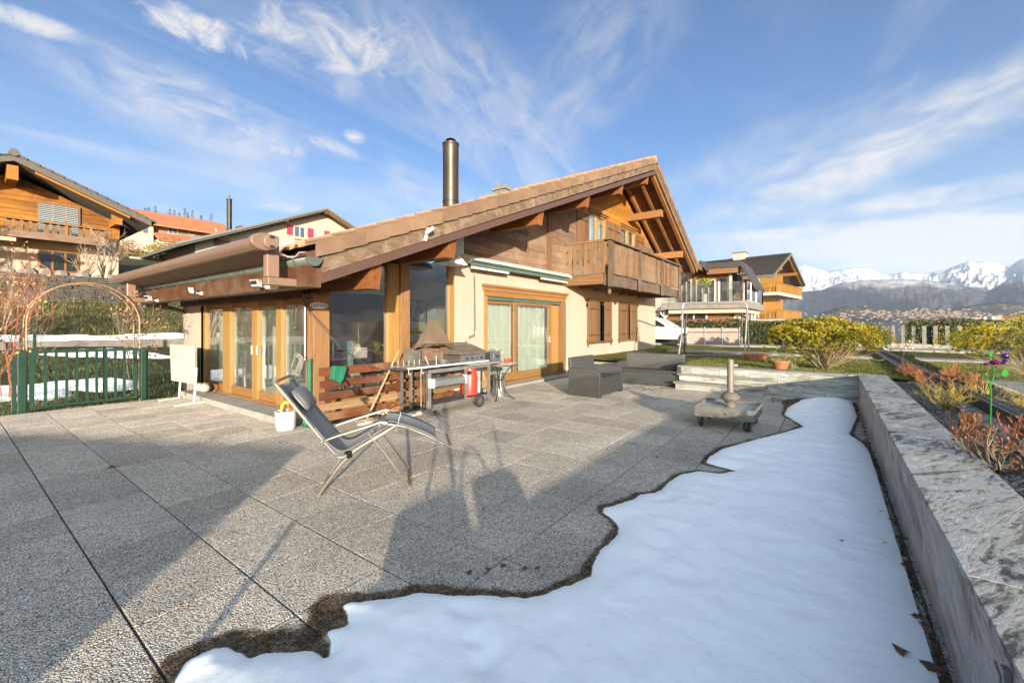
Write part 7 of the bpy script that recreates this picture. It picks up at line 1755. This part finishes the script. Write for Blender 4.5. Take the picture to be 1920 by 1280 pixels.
# ------------------------------------------------------------------ pots, hedge, car
def pot_(label, c, r, h, oval=1.0, ang=0.0):
    t = thing('terracotta_pot', label, 'pot', c, 'terracotta pots on the lawn edge')
    prof = [(r * .62, 0), (r * .9, h * .8), (r * 1.0, h * .82), (r * 1.0, h), (r * .9, h), (r * .86, h * .85)]
    mb = MB().lathe(prof, (0, 0, 0), 24, 1, oval); cc, s_ = math.cos(ang), math.sin(ang); mb.v = [(c[0] + x * cc - y * s_, c[1] + x * s_ + y * cc, c[2] + z) for x, y, z in mb.v]
    o = mb.build('pot', M['terracotta'], t); smooth_by_angle(o, 30)
    so = MB().lathe([(r * .85, 0), (r * .5, .01)], (0, 0, 0), 18, 1, oval); so.v = [(c[0] + x * cc - y * s_, c[1] + x * s_ + y * cc, c[2] + h * .88 + z) for x, y, z in so.v]; so.build('soil', M['soil'], t); return t
c = lp(1463, 9.75, .50); t = pot_('round terracotta pot with trailing pale plant on the wall by the golden bush', c, .20, .19)
mb = MB(); tips = []
random.seed(31)
for k in range(22): grow(mb, c + Vector((random.uniform(-.12, .12), random.uniform(-.12, .12), .17)), (random.gauss(0, .7), random.gauss(0, .7), .6), .10, .004, 2, .6, .3, (2, 3), .8, -.1, tips)
for k in range(8): grow(mb, c + Vector((.16, -.10, .17)), (random.uniform(.2, .8), -.6, -.2), .14, .004, 2, .5, .3, (2, 3), .8, -.4, tips)
for p, d in tips: leaf_at(mb, p, d, .03, .6)
mb.build('plant', M['pale_plant'], t, kind='stuff')
c = lp(1418, 12.6, .46); t = pot_('long dark terracotta trough beside the swing foot', c, .44, .20, .42, YAW - R(90)); mb = MB()
for k in range(5): mb.ball((c.x + random.uniform(-.2, .2), c.y + random.uniform(-.08, .08), c.z + .19), .05, .04, .02, 6, 4)
mb.build('stones', M['concrete_light'], t)
random.seed(41)
hg = thing('hedge', 'clipped dark laurel hedge behind the swing and lawn', 'hedge', (25.5, 5, .4))
mb = MB(); ca_, cb_ = (25.2, 14.0), (27.5, -1.2)
hx = lambda v: 25.2 + (14 - v) * .10
for _ in range(30000):
    v = random.uniform(-.3, 14.2); q = random.random()
    if q < .62: p = Vector((hx(v) + random.uniform(-.10, .12), v, random.uniform(.3, 1.72)))
    elif q < .9: p = Vector((hx(v) + random.uniform(0, 1.1), v, 1.70 + random.uniform(-.12, .08) + .07 * math.sin(v * 1.7)))
    else: p = Vector((hx(v) + random.uniform(.1, 1.0), v, random.uniform(.4, 1.6)))
    a = Vector((random.gauss(-.3, 1), random.gauss(0, 1), random.gauss(.2, .8))).normalized(); b = a.cross(Vector((random.gauss(0, 1), random.gauss(0, 1), random.gauss(0, 1)))).normalized(); s = random.uniform(.03, .06)
    mb.quad(p - a * s, p + b * s * .5, p + a * s, p - b * s * .5)
mb.build('leaves', M['hedge_leaf'], hg, kind='stuff')
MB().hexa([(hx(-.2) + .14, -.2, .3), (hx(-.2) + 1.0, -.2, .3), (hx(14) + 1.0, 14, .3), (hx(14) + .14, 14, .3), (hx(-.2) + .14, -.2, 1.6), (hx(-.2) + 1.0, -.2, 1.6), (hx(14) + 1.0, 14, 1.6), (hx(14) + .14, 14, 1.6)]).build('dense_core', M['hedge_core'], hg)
mb = leafcloud(MB(), (26.1, 6.2, 1.72), .5, 1.8, .12, 2500, .05, .2); mb.build('dry_top', M['leafbrownbush'], hg, kind='stuff')
pf = thing('post_fence', 'low wall with pale concrete posts and glass beyond the golden bush', 'fence', (28, 0, .45))
fa, fb = Vector((25.6, 1.3, .45)), Vector((27.6, -1.3, .45))
MB().beam(fa + Vector((0, 0, .08)), fb + Vector((0, 0, .08)), .3, .22).build('low_wall', M['concrete'], pf)
for k in range(9): p = fa.lerp(fb, k / 8); B(p.x - .06, p.x + .06, p.y - .06, p.y + .06, .64, 1.46).build('post', M['concrete'], pf)
# wooden-ish car: white estate parked behind the house corner
def car():
    t = thing('parked_car', 'white car parked by the hedge, half hidden by the cream gable', 'car', lp(1262, 20.5, .53))
    O = lp(1270, 20.8, .50); ax = (-RT * .75 + FW * .65).normalized() ; ax = Vector((0.0, 1.0, 0)); sx_ = Vector((1, 0, 0))
    def P(l, w_, z): return O + ax * l + sx_ * w_ + Vector((0, 0, z))
    # side outline: l grows to the rear
    low = [(-1.0, .30), (-1.05, .55), (-.9, .72), (-.2, .84), (.35, .90), (3.3, .95), (3.35, .4), (3.2, .25)]
    def shell(prof, w0, w1, name, mat, bev=.05):
        vs = [P(l, w0, z) for l, z in prof] + [P(l, w1, z) for l, z in prof]; n = len(prof)
        return MB().add(vs, [tuple(range(n)), tuple(range(2 * n - 1, n - 1, -1))] + [(i, i + n, (i + 1) % n + n, (i + 1) % n) for i in range(n)]).build(name, mat, t, bevel=bev)
    shell(low, 0, 1.75, 'body', M['car_white'])
    cab = [(.30, .90), (1.05, 1.34), (1.5, 1.42), (2.6, 1.40), (3.1, 1.2), (3.3, .94)]
    shell(cab, .12, 1.63, 'cabin', M['car_white'], .04)
    for name, pr in (('side_window', [(.55, .93), (1.12, 1.28), (1.5, 1.34), (1.75, 1.345), (1.75, .95)]), ('side_window', [(1.83, .95), (1.83, 1.345), (2.55, 1.32), (2.95, 1.14), (3.0, .97)])):
        vs = [P(l, .112, z) for l, z in pr]; MB().add(vs, [tuple(range(len(vs)))]).build(name, M['far_pane'], t)
        vs = [P(l, .118, z) for l, z in pr]; MB().add(vs, [tuple(range(len(vs)))]).build('window_backing', M['black'], t)
    for l in (-.35, 2.5):
        n = 20; vs = [P(l + .31 * math.cos(2 * math.pi * k / n), s, .31 + .31 * math.sin(2 * math.pi * k / n)) for s in (-.02, .2) for k in range(n)]
        w_ = MB().add(vs, [tuple(range(n)), tuple(range(2 * n - 1, n - 1, -1))] + [(k, k + n, (k + 1) % n + n, (k + 1) % n) for k in range(n)]).build('wheel', M['tyre'], t)
        vs = [P(l + .19 * math.cos(2 * math.pi * k / n), -.028, .31 + .19 * math.sin(2 * math.pi * k / n)) for k in range(n)]; MB().add(vs, [tuple(range(n))]).build('rim', M['galv'], w_)
    MB().tube([P(1.0, .2, 1.40), P(2.5, .2, 1.45)], .02, 6).build('roof_rail', M['aluframe'], t)
    MB().ball(P(.55, -.06, .97), .09, .09, .06).build('wing_mirror', M['car_white'], t)
    MB().ball(P(-.95, .2, .66), .10, .16, .07).build('headlight', M['aluframe'], t)
car()

# ------------------------------------------------------------------ golden bush
random.seed(51)
bc_ = lp(1546, 9.95, .47); bush = thing('golden_bush', 'large yellow green leafed bush on the lawn edge', 'bush', bc_); mb = MB(); tips = []
for k in range(58):
    a = random.uniform(0, 6.28); rr = random.uniform(.05, 1.25); d = Vector((math.cos(a) * rr * .9, math.sin(a) * rr * .9, random.uniform(.55, .9)))
    grow(mb, bc_ + Vector((math.cos(a) * .08, math.sin(a) * .08, 0)), d, random.uniform(.42, .62), .012, 2, .28, .10, (2, 3), .62, .2, tips)
d = (RT * .9 + Vector((0, 0, .45))); 
for k in range(4): grow(mb, bc_, RT * 1.0 + Vector((0, 0, .33)) + FW * random.uniform(-.2, .2), .85, .012, 2, .25, .08, (2, 3), .5, .2, tips)
mb.build('stems', M['bark_pale'], bush, kind='stuff')
mb = MB(); cnt = 0
def crown_ok(p):
    q = p - bc_; x = q.dot(RT); y = q.dot(FW); z = q.z
    return (x / 1.22) ** 2 + (y / 1.1) ** 2 < 1
def whorl(p, d, s=.055, n=7):
    for k in range(n): leaf_at(mb, p, d * .4 + Vector((random.gauss(0, .8), random.gauss(0, .8), random.gauss(.1, .5))), s * random.uniform(.8, 1.5), .42)
for p, d in tips:
    if p.z > .85: whorl(p, d)
for _ in range(1500):
    a = random.uniform(0, 6.28); rr = math.sqrt(random.random()); x = 1.20 * rr * math.cos(a); y = 1.1 * rr * math.sin(a)
    lump = .08 * math.sin(x * 5 + 1) * math.cos(y * 4) + .05 * math.sin(x * 11)
    zt3 = 1.12 * (1 - rr ** 3 * .28) + lump; zb4 = .52 + .10 * math.sin(a * 3)
    z = zt3 - abs(random.gauss(0, .16)) if random.random() < .8 else random.uniform(zb4, zt3)
    if z < zb4: continue
    whorl(bc_ + RT * x + FW * y + Vector((0, 0, z)), Vector((x * .3, 0, .8)), .05, 8)
for _ in range(110):     # low right-hand lobe
    q = bc_ + RT * random.gauss(1.22, .16) + FW * random.gauss(0, .2) + Vector((0, 0, random.gauss(.66, .11))); whorl(q, Vector((0, 0, .8)), .05, 7)
for _ in range(50):
    q = bc_ - RT * random.gauss(.75, .3) + FW * random.gauss(-.4, .3) + Vector((0, 0, random.gauss(.42, .12))); whorl(q, Vector((0, 0, .8)), .05, 7)
mb.build('foliage', M['bush_leaf'], bush, kind='stuff')

# ------------------------------------------------------------------ glass balustrade and planting bed
gl = thing('glass_balustrade', 'long clear glass balustrade in a dark channel along the planting bed', 'balustrade', (6, -1.55, .4))
GVY = -1.50
B(-12, 22, GVY - .10, GVY - .045, -.2, .60).build('channel_outer', M['channel'], gl); B(-12, 22, GVY - .0, GVY + .045, .36, .60).build('channel_inner', M['channel'], gl)
B(-12, 22, GVY - .044, GVY - .001, .3, .36).build('channel_floor', M['channel'], gl)
x = -12.0
while x < 22: B(x + .004, x + 1.20 - .004, GVY - .032, GVY - .014, .37, 1.60).build('glass_panel', M['rail_glass'], gl); x += 1.20
for a, b in ((-4, 1.2), (1.204, 4.2), (4.204, 7.2), (7.204, 10.4)): B(a, b, GVY + .05, GVY + .24, .40, WH - .06).build('edge_slab', M['slate'], gl, bevel=.003)
B(10.404, 22, GVY + .05, GVY + .2, .40, WH - .04).build('edge_slab', M['slate'], gl)
def rose(label, px, py, n, h, matn, leafn, seed, leaves=.5, spread=.5, depth=3, rr=.007):
    random.seed(seed); p = G(px, py, WH - .09); t = thing('pruned_rose', label, 'rose bush', p, 'pruned roses in the planting bed'); mb = MB(); tips = []
    for k in range(n):
        a = random.uniform(0, 6.28); grow(mb, p + Vector((math.cos(a) * .04, math.sin(a) * .04, 0)), (math.cos(a) * spread * 1.6, math.sin(a) * spread, .75), h * random.uniform(.35, .5), rr, depth, .45, .12, (2, 3), .62, .22, tips, n=4)
    mb.build('stems', M[matn], t, kind='stuff'); mb = MB()
    for q, d in tips:
        if random.random() < leaves: leaf_at(mb, q, d, random.uniform(.02, .04), .55)
    if mb.v: mb.build('leaves', M[leafn], t, kind='stuff')
rose('small twiggy pruned rose nearest the far end of the planting bed', 1712, 712, 18, .34, 'twig', 'leaf_red', 61, .2)
rose('reddish pruned rose behind the yellow green one', 1735, 728, 10, .34, 'twig', 'leaf_red', 62, .4)
rose('broad yellow green stemmed rose in the middle of the bed', 1772, 768, 20, .42, 'twig_y', 'leaf_red', 63, .25, .75)
rose('second yellow green stemmed rose close to the dark channel', 1806, 756, 10, .34, 'twig_y', 'leaf_red', 68, .25, .6)
rose('sparse red leafed rose before the yellow green stems', 1795, 818, 8, .32, 'twig', 'leaf_red', 64, .45, .6)
rose('dark thick stemmed rose with rusty leaves nearest us in the bed', 1873, 886, 12, .34, 'bark', 'leaf_red', 65, .55, .8, 3, .011)
rose('rusty leafed rose at the right picture edge by the channel', 1925, 838, 9, .34, 'twig', 'leaf_red', 66, .5, .6)
rose('low rusty rose left of the green garden stake', 1845, 858, 9, .28, 'twig', 'leaf_red', 67, .5, .9)
# bee shaped garden stake
random.seed(70)
gs = G(1855, 842, WH - .09); ds = gs.dot(FW)
be = thing('beetle_stake', 'glossy purple metal beetle on a curved green garden stake', 'garden ornament', gs)
K = lambda x, y, o=0.0: D(x, y, ds) + FW * o
MB().tube(catm([K(1855, 842), K(1857, 790), K(1858, 740), K(1856, 722), K(1861, 712), K(1864, 700), K(1861, 688)], 4), .006, 6).build('stem', M['green_gloss'], be)
MB().ball(K(1865, 679), .042, .035, .022, 14, 8).build('body', M['magenta'], be); MB().ball(K(1849, 682), .026, .02, .012, 10, 6).build('wing', M['magenta'], be); MB().ball(K(1880, 680), .022, .02, .014, 10, 6).build('wing', M['purple'], be)
MB().ball(K(1885, 667), .027, .027, .024, 12, 8).build('head', M['purple'], be); MB().ball(K(1884, 676), .016, .016, .012, 10, 6).build('neck', M['purple'], be)
for a in ((1888, 662, 1892, 655), (1884, 661, 1885, 654)): MB().tube([K(a[0], a[1]), K(a[2], a[3])], .002, 4).build('feeler', M['galv'], be)
def green_leaf(x, y, s):
    c = K(x, y); vs = [c + (RT * math.cos(a) + Vector((0, 0, 1)) * math.sin(a)) * s * (1 if k % 2 else .7) for k, a in enumerate([2 * math.pi * j / 12 for j in range(12)])]
    MB().add(vs, [tuple(range(12))]).build('leaf', M['green_gloss'], be, solid=.003)
green_leaf(1884, 699, .036); green_leaf(1857, 662, .022); green_leaf(1849, 701, .014); green_leaf(1851, 714, .015)
MB().tube([K(1860, 716), K(1852, 712), K(1850, 703)], .003, 5).build('side_stem', M['green_gloss'], be); MB().tube([K(1866, 700), K(1876, 700)], .003, 5).build('side_stem', M['green_gloss'], be); MB().tube([K(1858, 675), K(1857, 664)], .003, 5).build('side_stem', M['green_gloss'], be)
# butterfly and daisy stake
g2 = G(1690, 688, WH - .05); d2 = g2.dot(FW); K2 = lambda x, y: D(x, y, d2)
bf = thing('butterfly_stake', 'thin garden stake with white daisy and pale blue butterfly by the glass', 'garden ornament', g2)
MB().tube([K2(1690, 690), K2(1692, 672), K2(1697, 656)], .004, 5).build('stem', M['iron'], bf)
for k in range(8):
    a = k * math.pi / 4; MB().ball(K2(1698, 652) + (RT * math.cos(a) + Vector((0, 0, 1)) * math.sin(a)) * .022, .013, .013, .013, 6, 4).build('petal', M['white'], bf)
MB().ball(K2(1698, 652), .012, .012, .012, 8, 5).build('daisy_eye', M['yellow'], bf)
for dx, dz, s in ((-.03, .05, .035), (.02, .07, .035), (.05, .03, .028), (.06, -.01, .022)): 
    c = K2(1702, 645) + RT * dx + Vector((0, 0, dz)); MB().ball(c, s * .7, s * .2, s, 8, 6).build('butterfly_wing', M['paleblue'], bf)
MB().tube([K2(1700, 647), K2(1705, 638)], .005, 5).build('butterfly_body', M['yellow'], bf)

# ------------------------------------------------------------------ inside the glazed corner
random.seed(80)
dr = thing('drying_rack', 'white drying rack hung with a pale green cloth behind the corner pane', 'drying rack', (4.3, 7.6, .06))
a = PV(622, 640, 7.3); b = PV(665, 640, 7.3); MB().tube([a, b], .012, 6).tube([a + Vector((0, .35, 0)), b + Vector((0, .35, 0))], .012, 6).build('top_rail', M['white'], dr)
for p in (a, b): MB().tube([p, Vector((p.x, p.y + .3, .06))], .01, 5).tube([p + Vector((0, .35, 0)), Vector((p.x, p.y + .05, .06))], .01, 5).build('leg', M['white'], dr)
B(a.x + .12, b.x - .08, 7.28, 7.29, a.z - .55, a.z - .01).build('cloth', plain('pale green cloth', (.40, .62, .55), .9), dr); B(a.x + .02, a.x + .2, 7.26, 7.27, a.z - .6, a.z - .1).build('maroon_cloth', plain('maroon cloth', (.22, .03, .08), .9), dr)
p = PV(683, 672, 7.0); bp_ = MB().ball((p.x, 7.0, p.z - .05), .22, .16, .24, 12, 8).build('rucksack', plain('navy rucksack', (.02, .03, .06), .7), smooth=True); tag(bp_, 'dark blue rucksack with white trim behind the corner pane', 'rucksack')
MB().tube([(p.x + .19 * math.cos(t), 6.83, p.z + .16 * math.sin(t)) for t in np.linspace(.6, 2.6, 10)], .008, 5).build('piping', M['white'], bp_)
cb_ = thing('sideboard', 'low wooden sideboard with plant pots behind the corner pane', 'sideboard', (5.3, 7.9, .06)); q = PV(705, 650, 7.6); B(q.x - .1, q.x + 1.2, 7.6, 8.0, .06, q.z - .12).build('carcass', M['siding_gold'], cb_); B(q.x - .13, q.x + 1.23, 7.56, 8.02, q.z - .118, q.z - .09).build('top', M['siding_gold'], cb_)
for x_, mt, lb_ in ((.12, 'topiary', 'green plant in a small pot on the indoor sideboard'), (.42, 'interior', 'cream pot on the indoor sideboard'), (.8, 'curtain', 'pale pink cup at the right of the indoor sideboard')):
    tag(MB().lathe([(.05, 0), (.08, .2), (.07, .2)], (q.x + x_, 7.75, q.z - .09), 14).build('flower_pot', M[mt]), lb_, 'pot')
pc = thing('mandala_poster', 'framed poster of a colourful ring pattern on the room wall', 'poster', PV(797, 600, 8.34))
a = PV(766, 561, 8.34); b = PV(800, 625, 8.34); B(a.x, b.x, 8.325, 8.345, b.z, a.z).build('frame', M['black'], pc); B(a.x + .03, b.x - .03, 8.318, 8.324, b.z + .38 * (a.z - b.z) * .0 + .04, a.z - .03).build('print', plain('poster blue', (.08, .22, .32), .5), pc)
B(a.x + .06, b.x - .06, 8.314, 8.3175, b.z + .06, b.z + .3).build('calendar_block', plain('poster green', (.45, .48, .22), .6), pc)
cxm, czm = (a.x + b.x) / 2, b.z + (a.z - b.z) * .66; random.seed(2)
for r_, c_ in ((.26, (.6, .15, .2)), (.215, (.65, .5, .1)), (.17, (.15, .4, .25)), (.12, (.5, .2, .45)), (.06, (.7, .55, .3))):
    MB().lathe([(r_, 0), (r_ - .01, .003)], (0, 0, 0), 24); mb = MB(); mb.prism([(cxm + r_ * .85 * math.cos(2 * math.pi * k / 24), czm + r_ * math.sin(2 * math.pi * k / 24)) for k in range(24)], 'y', 8.312 - (.26 - r_) * .06, 8.3135); mb.build('ring', plain('ring', c_, .5, bump=0), pc)
p2 = thing('flower_picture', 'small framed flower picture on the room wall', 'picture', PV(821, 567, 8.34))
a = PV(810, 556, 8.34); b = PV(833, 579, 8.34); B(a.x, b.x, 8.32, 8.345, b.z, a.z).build('frame', M['iron'], p2); B(a.x + .02, b.x - .02, 8.315, 8.3195, b.z + .02, a.z - .02).build('canvas', plain('canvas', (.5, .46, .4), .7), p2)
for k in range(12): MB().ball(((a.x + b.x) / 2 + random.gauss(0, .07), 8.31, (a.z + b.z) / 2 - .02 + random.gauss(0, .06)), .03, .003, .03, 7, 4).build('blossom', M['pinkish'], p2)

# ------------------------------------------------------------------ fallen leaves
random.seed(90)
lf = [(1008, 1066, .04), (985, 1068, .05), (1577, 1001, .03), (1660, 1004, .03), (1700, 1011, .05), (1695, 1040, .05), (1712, 1071, .03), (1720, 1135, .05), (1733, 1150, .05), (1688, 1199, .07), (1745, 1222, .08), (1652, 947, .03), (1668, 960, .02),
      (211, 875, .09), (400, 822, .09), (434, 838, .05), (340, 1135, .03), (525, 830, .03), (915, 1068, .06), (945, 1062, .05), (1139, 843, .04), (1232, 857, .04), (905, 955, .03), (920, 886, .03), (800, 917, .03), (968, 768, .03), (1036, 771, .02), (1350, 812, .08), (1236, 740, .05), (1205, 730, .04), (880, 1075, .05)]
def leaf_label(on, p, s, i):
    L_ = p.y - PV0
    size = 'large' if s >= .07 else 'small' if s <= .03 else 'curled'
    if on: return size + ' dead leaf on the snow, %d slabs from the far wall, %s the planter' % (round((10.4 - p.x) / .53), 'by' if L_ < .35 else 'away from')
    near = min(((p.x - a) ** 2 + (p.y - b) ** 2, t) for a, b, t in ((2.2, 3.6, 'the lounger feet'), (7, 1.2, 'the parasol stand'), (8.6, 4, 'the armchair'), (10.8, 3.6, 'the sofa'), (1.6, 11, 'the green gate'), (2.9, 7, 'the bucket'), (5.4, 5.3, 'the grill cart'), (1.6, 2.0, 'the wet edge of the snow')))
    return size + ' dead leaf on the paving, %d hand spans from ' % max(1, round(near[0] ** .5 / .2)) + near[1]
for i, (x, y, s) in enumerate(lf):
    on = poly_sd(np.array([[G(x, y).x, G(x, y).y]]), SNOW)[0] > .03
    z = .092 if on else .004; p = G(x, y, z); z2_ = snow_z(np.array([[p.x, p.y]]))[0][0] + .004 if on else .006
    n = 7; a0 = random.uniform(0, 6.28); vs = [(p.x + s * .6 * math.cos(a0 + 2 * math.pi * k / n) * (1 if k % 2 else .55) * random.uniform(.7, 1.2), p.y + s * .6 * math.sin(a0 + 2 * math.pi * k / n) * (1 if k % 2 else .55) * random.uniform(.7, 1.2), z2_ + random.uniform(0, .012)) for k in range(n)] + [(p.x, p.y, z2_ + .012)]
    o = MB().add(vs, [(k, (k + 1) % n, n) for k in range(n)]).build('fallen_leaf', M['dead_leaf']); tag(o, leaf_label(on, p, s, i), 'leaf', 'dead leaves on the snow' if on else 'dead leaves on the slabs')
deb = MB()
for _ in range(420):
    t = random.random(); i = random.randrange(64, len(SE) - 1); q = SE[i].lerp(SE[i + 1], t); y = -.40 + abs(random.gauss(0, .03)); x = random.uniform(1.6, 10.4)
    s = random.uniform(.008, .03); a = random.uniform(0, 6.28); deb.quad((x - s, y, .007), (x + s * math.cos(a), y + s * math.sin(a), .012), (x + s * .4, y + s * .5, .02))
for _ in range(160):
    x = random.uniform(9.6, 10.3); y = random.uniform(-.3, 1.0); s = random.uniform(.01, .035); a = random.uniform(0, 6.28); deb.quad((x - s, y, .007), (x + s * math.cos(a), y + s * math.sin(a), .012), (x + s * .4, y + s * .5, .03))
for _ in range(120):
    x = random.uniform(9.6, 10.4); y = random.uniform(3.0, 3.9); s = random.uniform(.01, .03); a = random.uniform(0, 6.28); deb.quad((x - s, y, .007), (x + s * math.cos(a), y + s * math.sin(a), .012), (x + s * .4, y + s * .5, .03))
deb.build('leaf_litter', M['dead_leaf'], None, kind='stuff')
# chrome fitting on the planter face at the picture edge
p = PV(1877, 1262, PV0 + .02); fx = MB(); fx.box(p.x - .02, p.x + .02, PV0 + .001, PV0 + .02, p.z - .06, p.z + .02); fx.tube([(p.x - .03, PV0 + .03, p.z - .06), (p.x - .03, PV0 + .03, p.z + .01), (p.x + .02, PV0 + .03, p.z + .02)], .006, 6)
tag(fx.build('wall_fitting', M['steel'], bevel=.003), 'small bright metal fitting on the planter wall face at the bottom corner', 'fitting')

# ------------------------------------------------------------------ behind the camera: unseen things added to throw the long shadows
sx, sy = .700, .714
def back(p, L): return Vector((p[0] - sx * L, p[1] - sy * L, 0))
TAN = math.tan(SUN_EL)
# unseen hedge added at the left, placed so its end shades the slabs
q1 = back((2.66, 5.14), 8.0); q2 = back((.52, 9.4), 8.0); hh = 8.0 * TAN
q3 = q2 + (q2 - q1) * 1.2
bxh = thing('added_shade_hedge', 'unseen clipped hedge added behind the viewer to shade the slabs', 'hedge', (q1 + q3) / 2)
d_ = (q3 - q1).normalized(); nrm_ = Vector((d_.y, -d_.x, 0)) * -1
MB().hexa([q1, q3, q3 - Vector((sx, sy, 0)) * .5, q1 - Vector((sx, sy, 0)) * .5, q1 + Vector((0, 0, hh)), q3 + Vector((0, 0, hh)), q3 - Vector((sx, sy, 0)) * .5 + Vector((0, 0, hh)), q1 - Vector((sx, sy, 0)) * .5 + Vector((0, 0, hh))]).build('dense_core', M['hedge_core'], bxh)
mb = MB()
for _ in range(5000):
    t = random.random(); p = q1.lerp(q3, t) - Vector((sx, sy, 0)) * random.uniform(-.04, .54); p.z = random.uniform(.05, hh + .03); a = Vector((random.gauss(0, 1), random.gauss(0, 1), random.gauss(0, 1))).normalized(); b = a.cross(Vector((0.3, .2, 1))).normalized(); s = .03; mb.quad(p - a * s, p + b * s, p + a * s, p - b * s)
mb.build('leaves', M['hedge_leaf'], bxh, kind='stuff')
# camera tripod, then an unseen pole and bag added for their shadows
tp = thing('tripod', 'black camera tripod standing under the camera', 'tripod', (0, 0, 0))
for a in (2.3, 4.4, .2): MB().tube([(.03 * math.cos(a), .03 * math.sin(a), 1.2), (.28 * math.cos(a) - .0, .28 * math.sin(a), 0)], .014, 6).build('leg', M['iron'], tp)
MB().tube([(0, 0, .85), (0, 0, 1.38)], .014, 6).build('column', M['iron'], tp)
p = back((1.30, 2.95), 3.6); pm = tag(MB().tube([(p.x, p.y, 0), (p.x, p.y, .62)], .022, 8).build('added_shadow_pole', M['galv']), 'short grey pole added unseen behind the viewer for its strip shadow', 'pole')
b0 = Vector((-1.75, -.62, WH)); bag = thing('added_shadow_bag', 'unseen black bag with looped straps added on the planter wall for its shadow', 'bag', b0)
q = back((3.1, 2.35), 4.2); q.y = -.62; 
for i, (tx, ty, w_) in enumerate(((2.55, 2.75, .30), (3.35, 2.75, .22))):
    # stand on the wall line y=-.62 where the sun line through the target crosses it
    L = (ty + .62) / sy; bx_ = tx - sx * L; h_ = L * TAN - WH
    MB().box(bx_ - w_, bx_ + w_, -.75, -.5, WH + .004, WH + max(h_, .06)).build('body', M['black'], bag, bevel=.04)
L = (4.1 + .62) / sy; bx_ = 5.0 - sx * L; zt5 = L * TAN
MB().tube([(bx_ - .3, -.62, WH), (bx_ - .05, -.62, zt5 - .12), (bx_ + .0, -.62, zt5)], .016, 6).build('strap', M['black'], bag)
L = (3.5 + .62) / sy; bx_ = 4.1 - sx * L; zt5 = L * TAN
MB().tube(catm([Vector((bx_ - .55, -.62, WH)), Vector((bx_ - .40, -.62, zt5 - .05)), Vector((bx_ - .2, -.62, zt5)), Vector((bx_ + .05, -.62, WH + .05)), Vector((bx_ + .12, -.62, WH))], 4), .014, 6).build('strap', M['black'], bag)
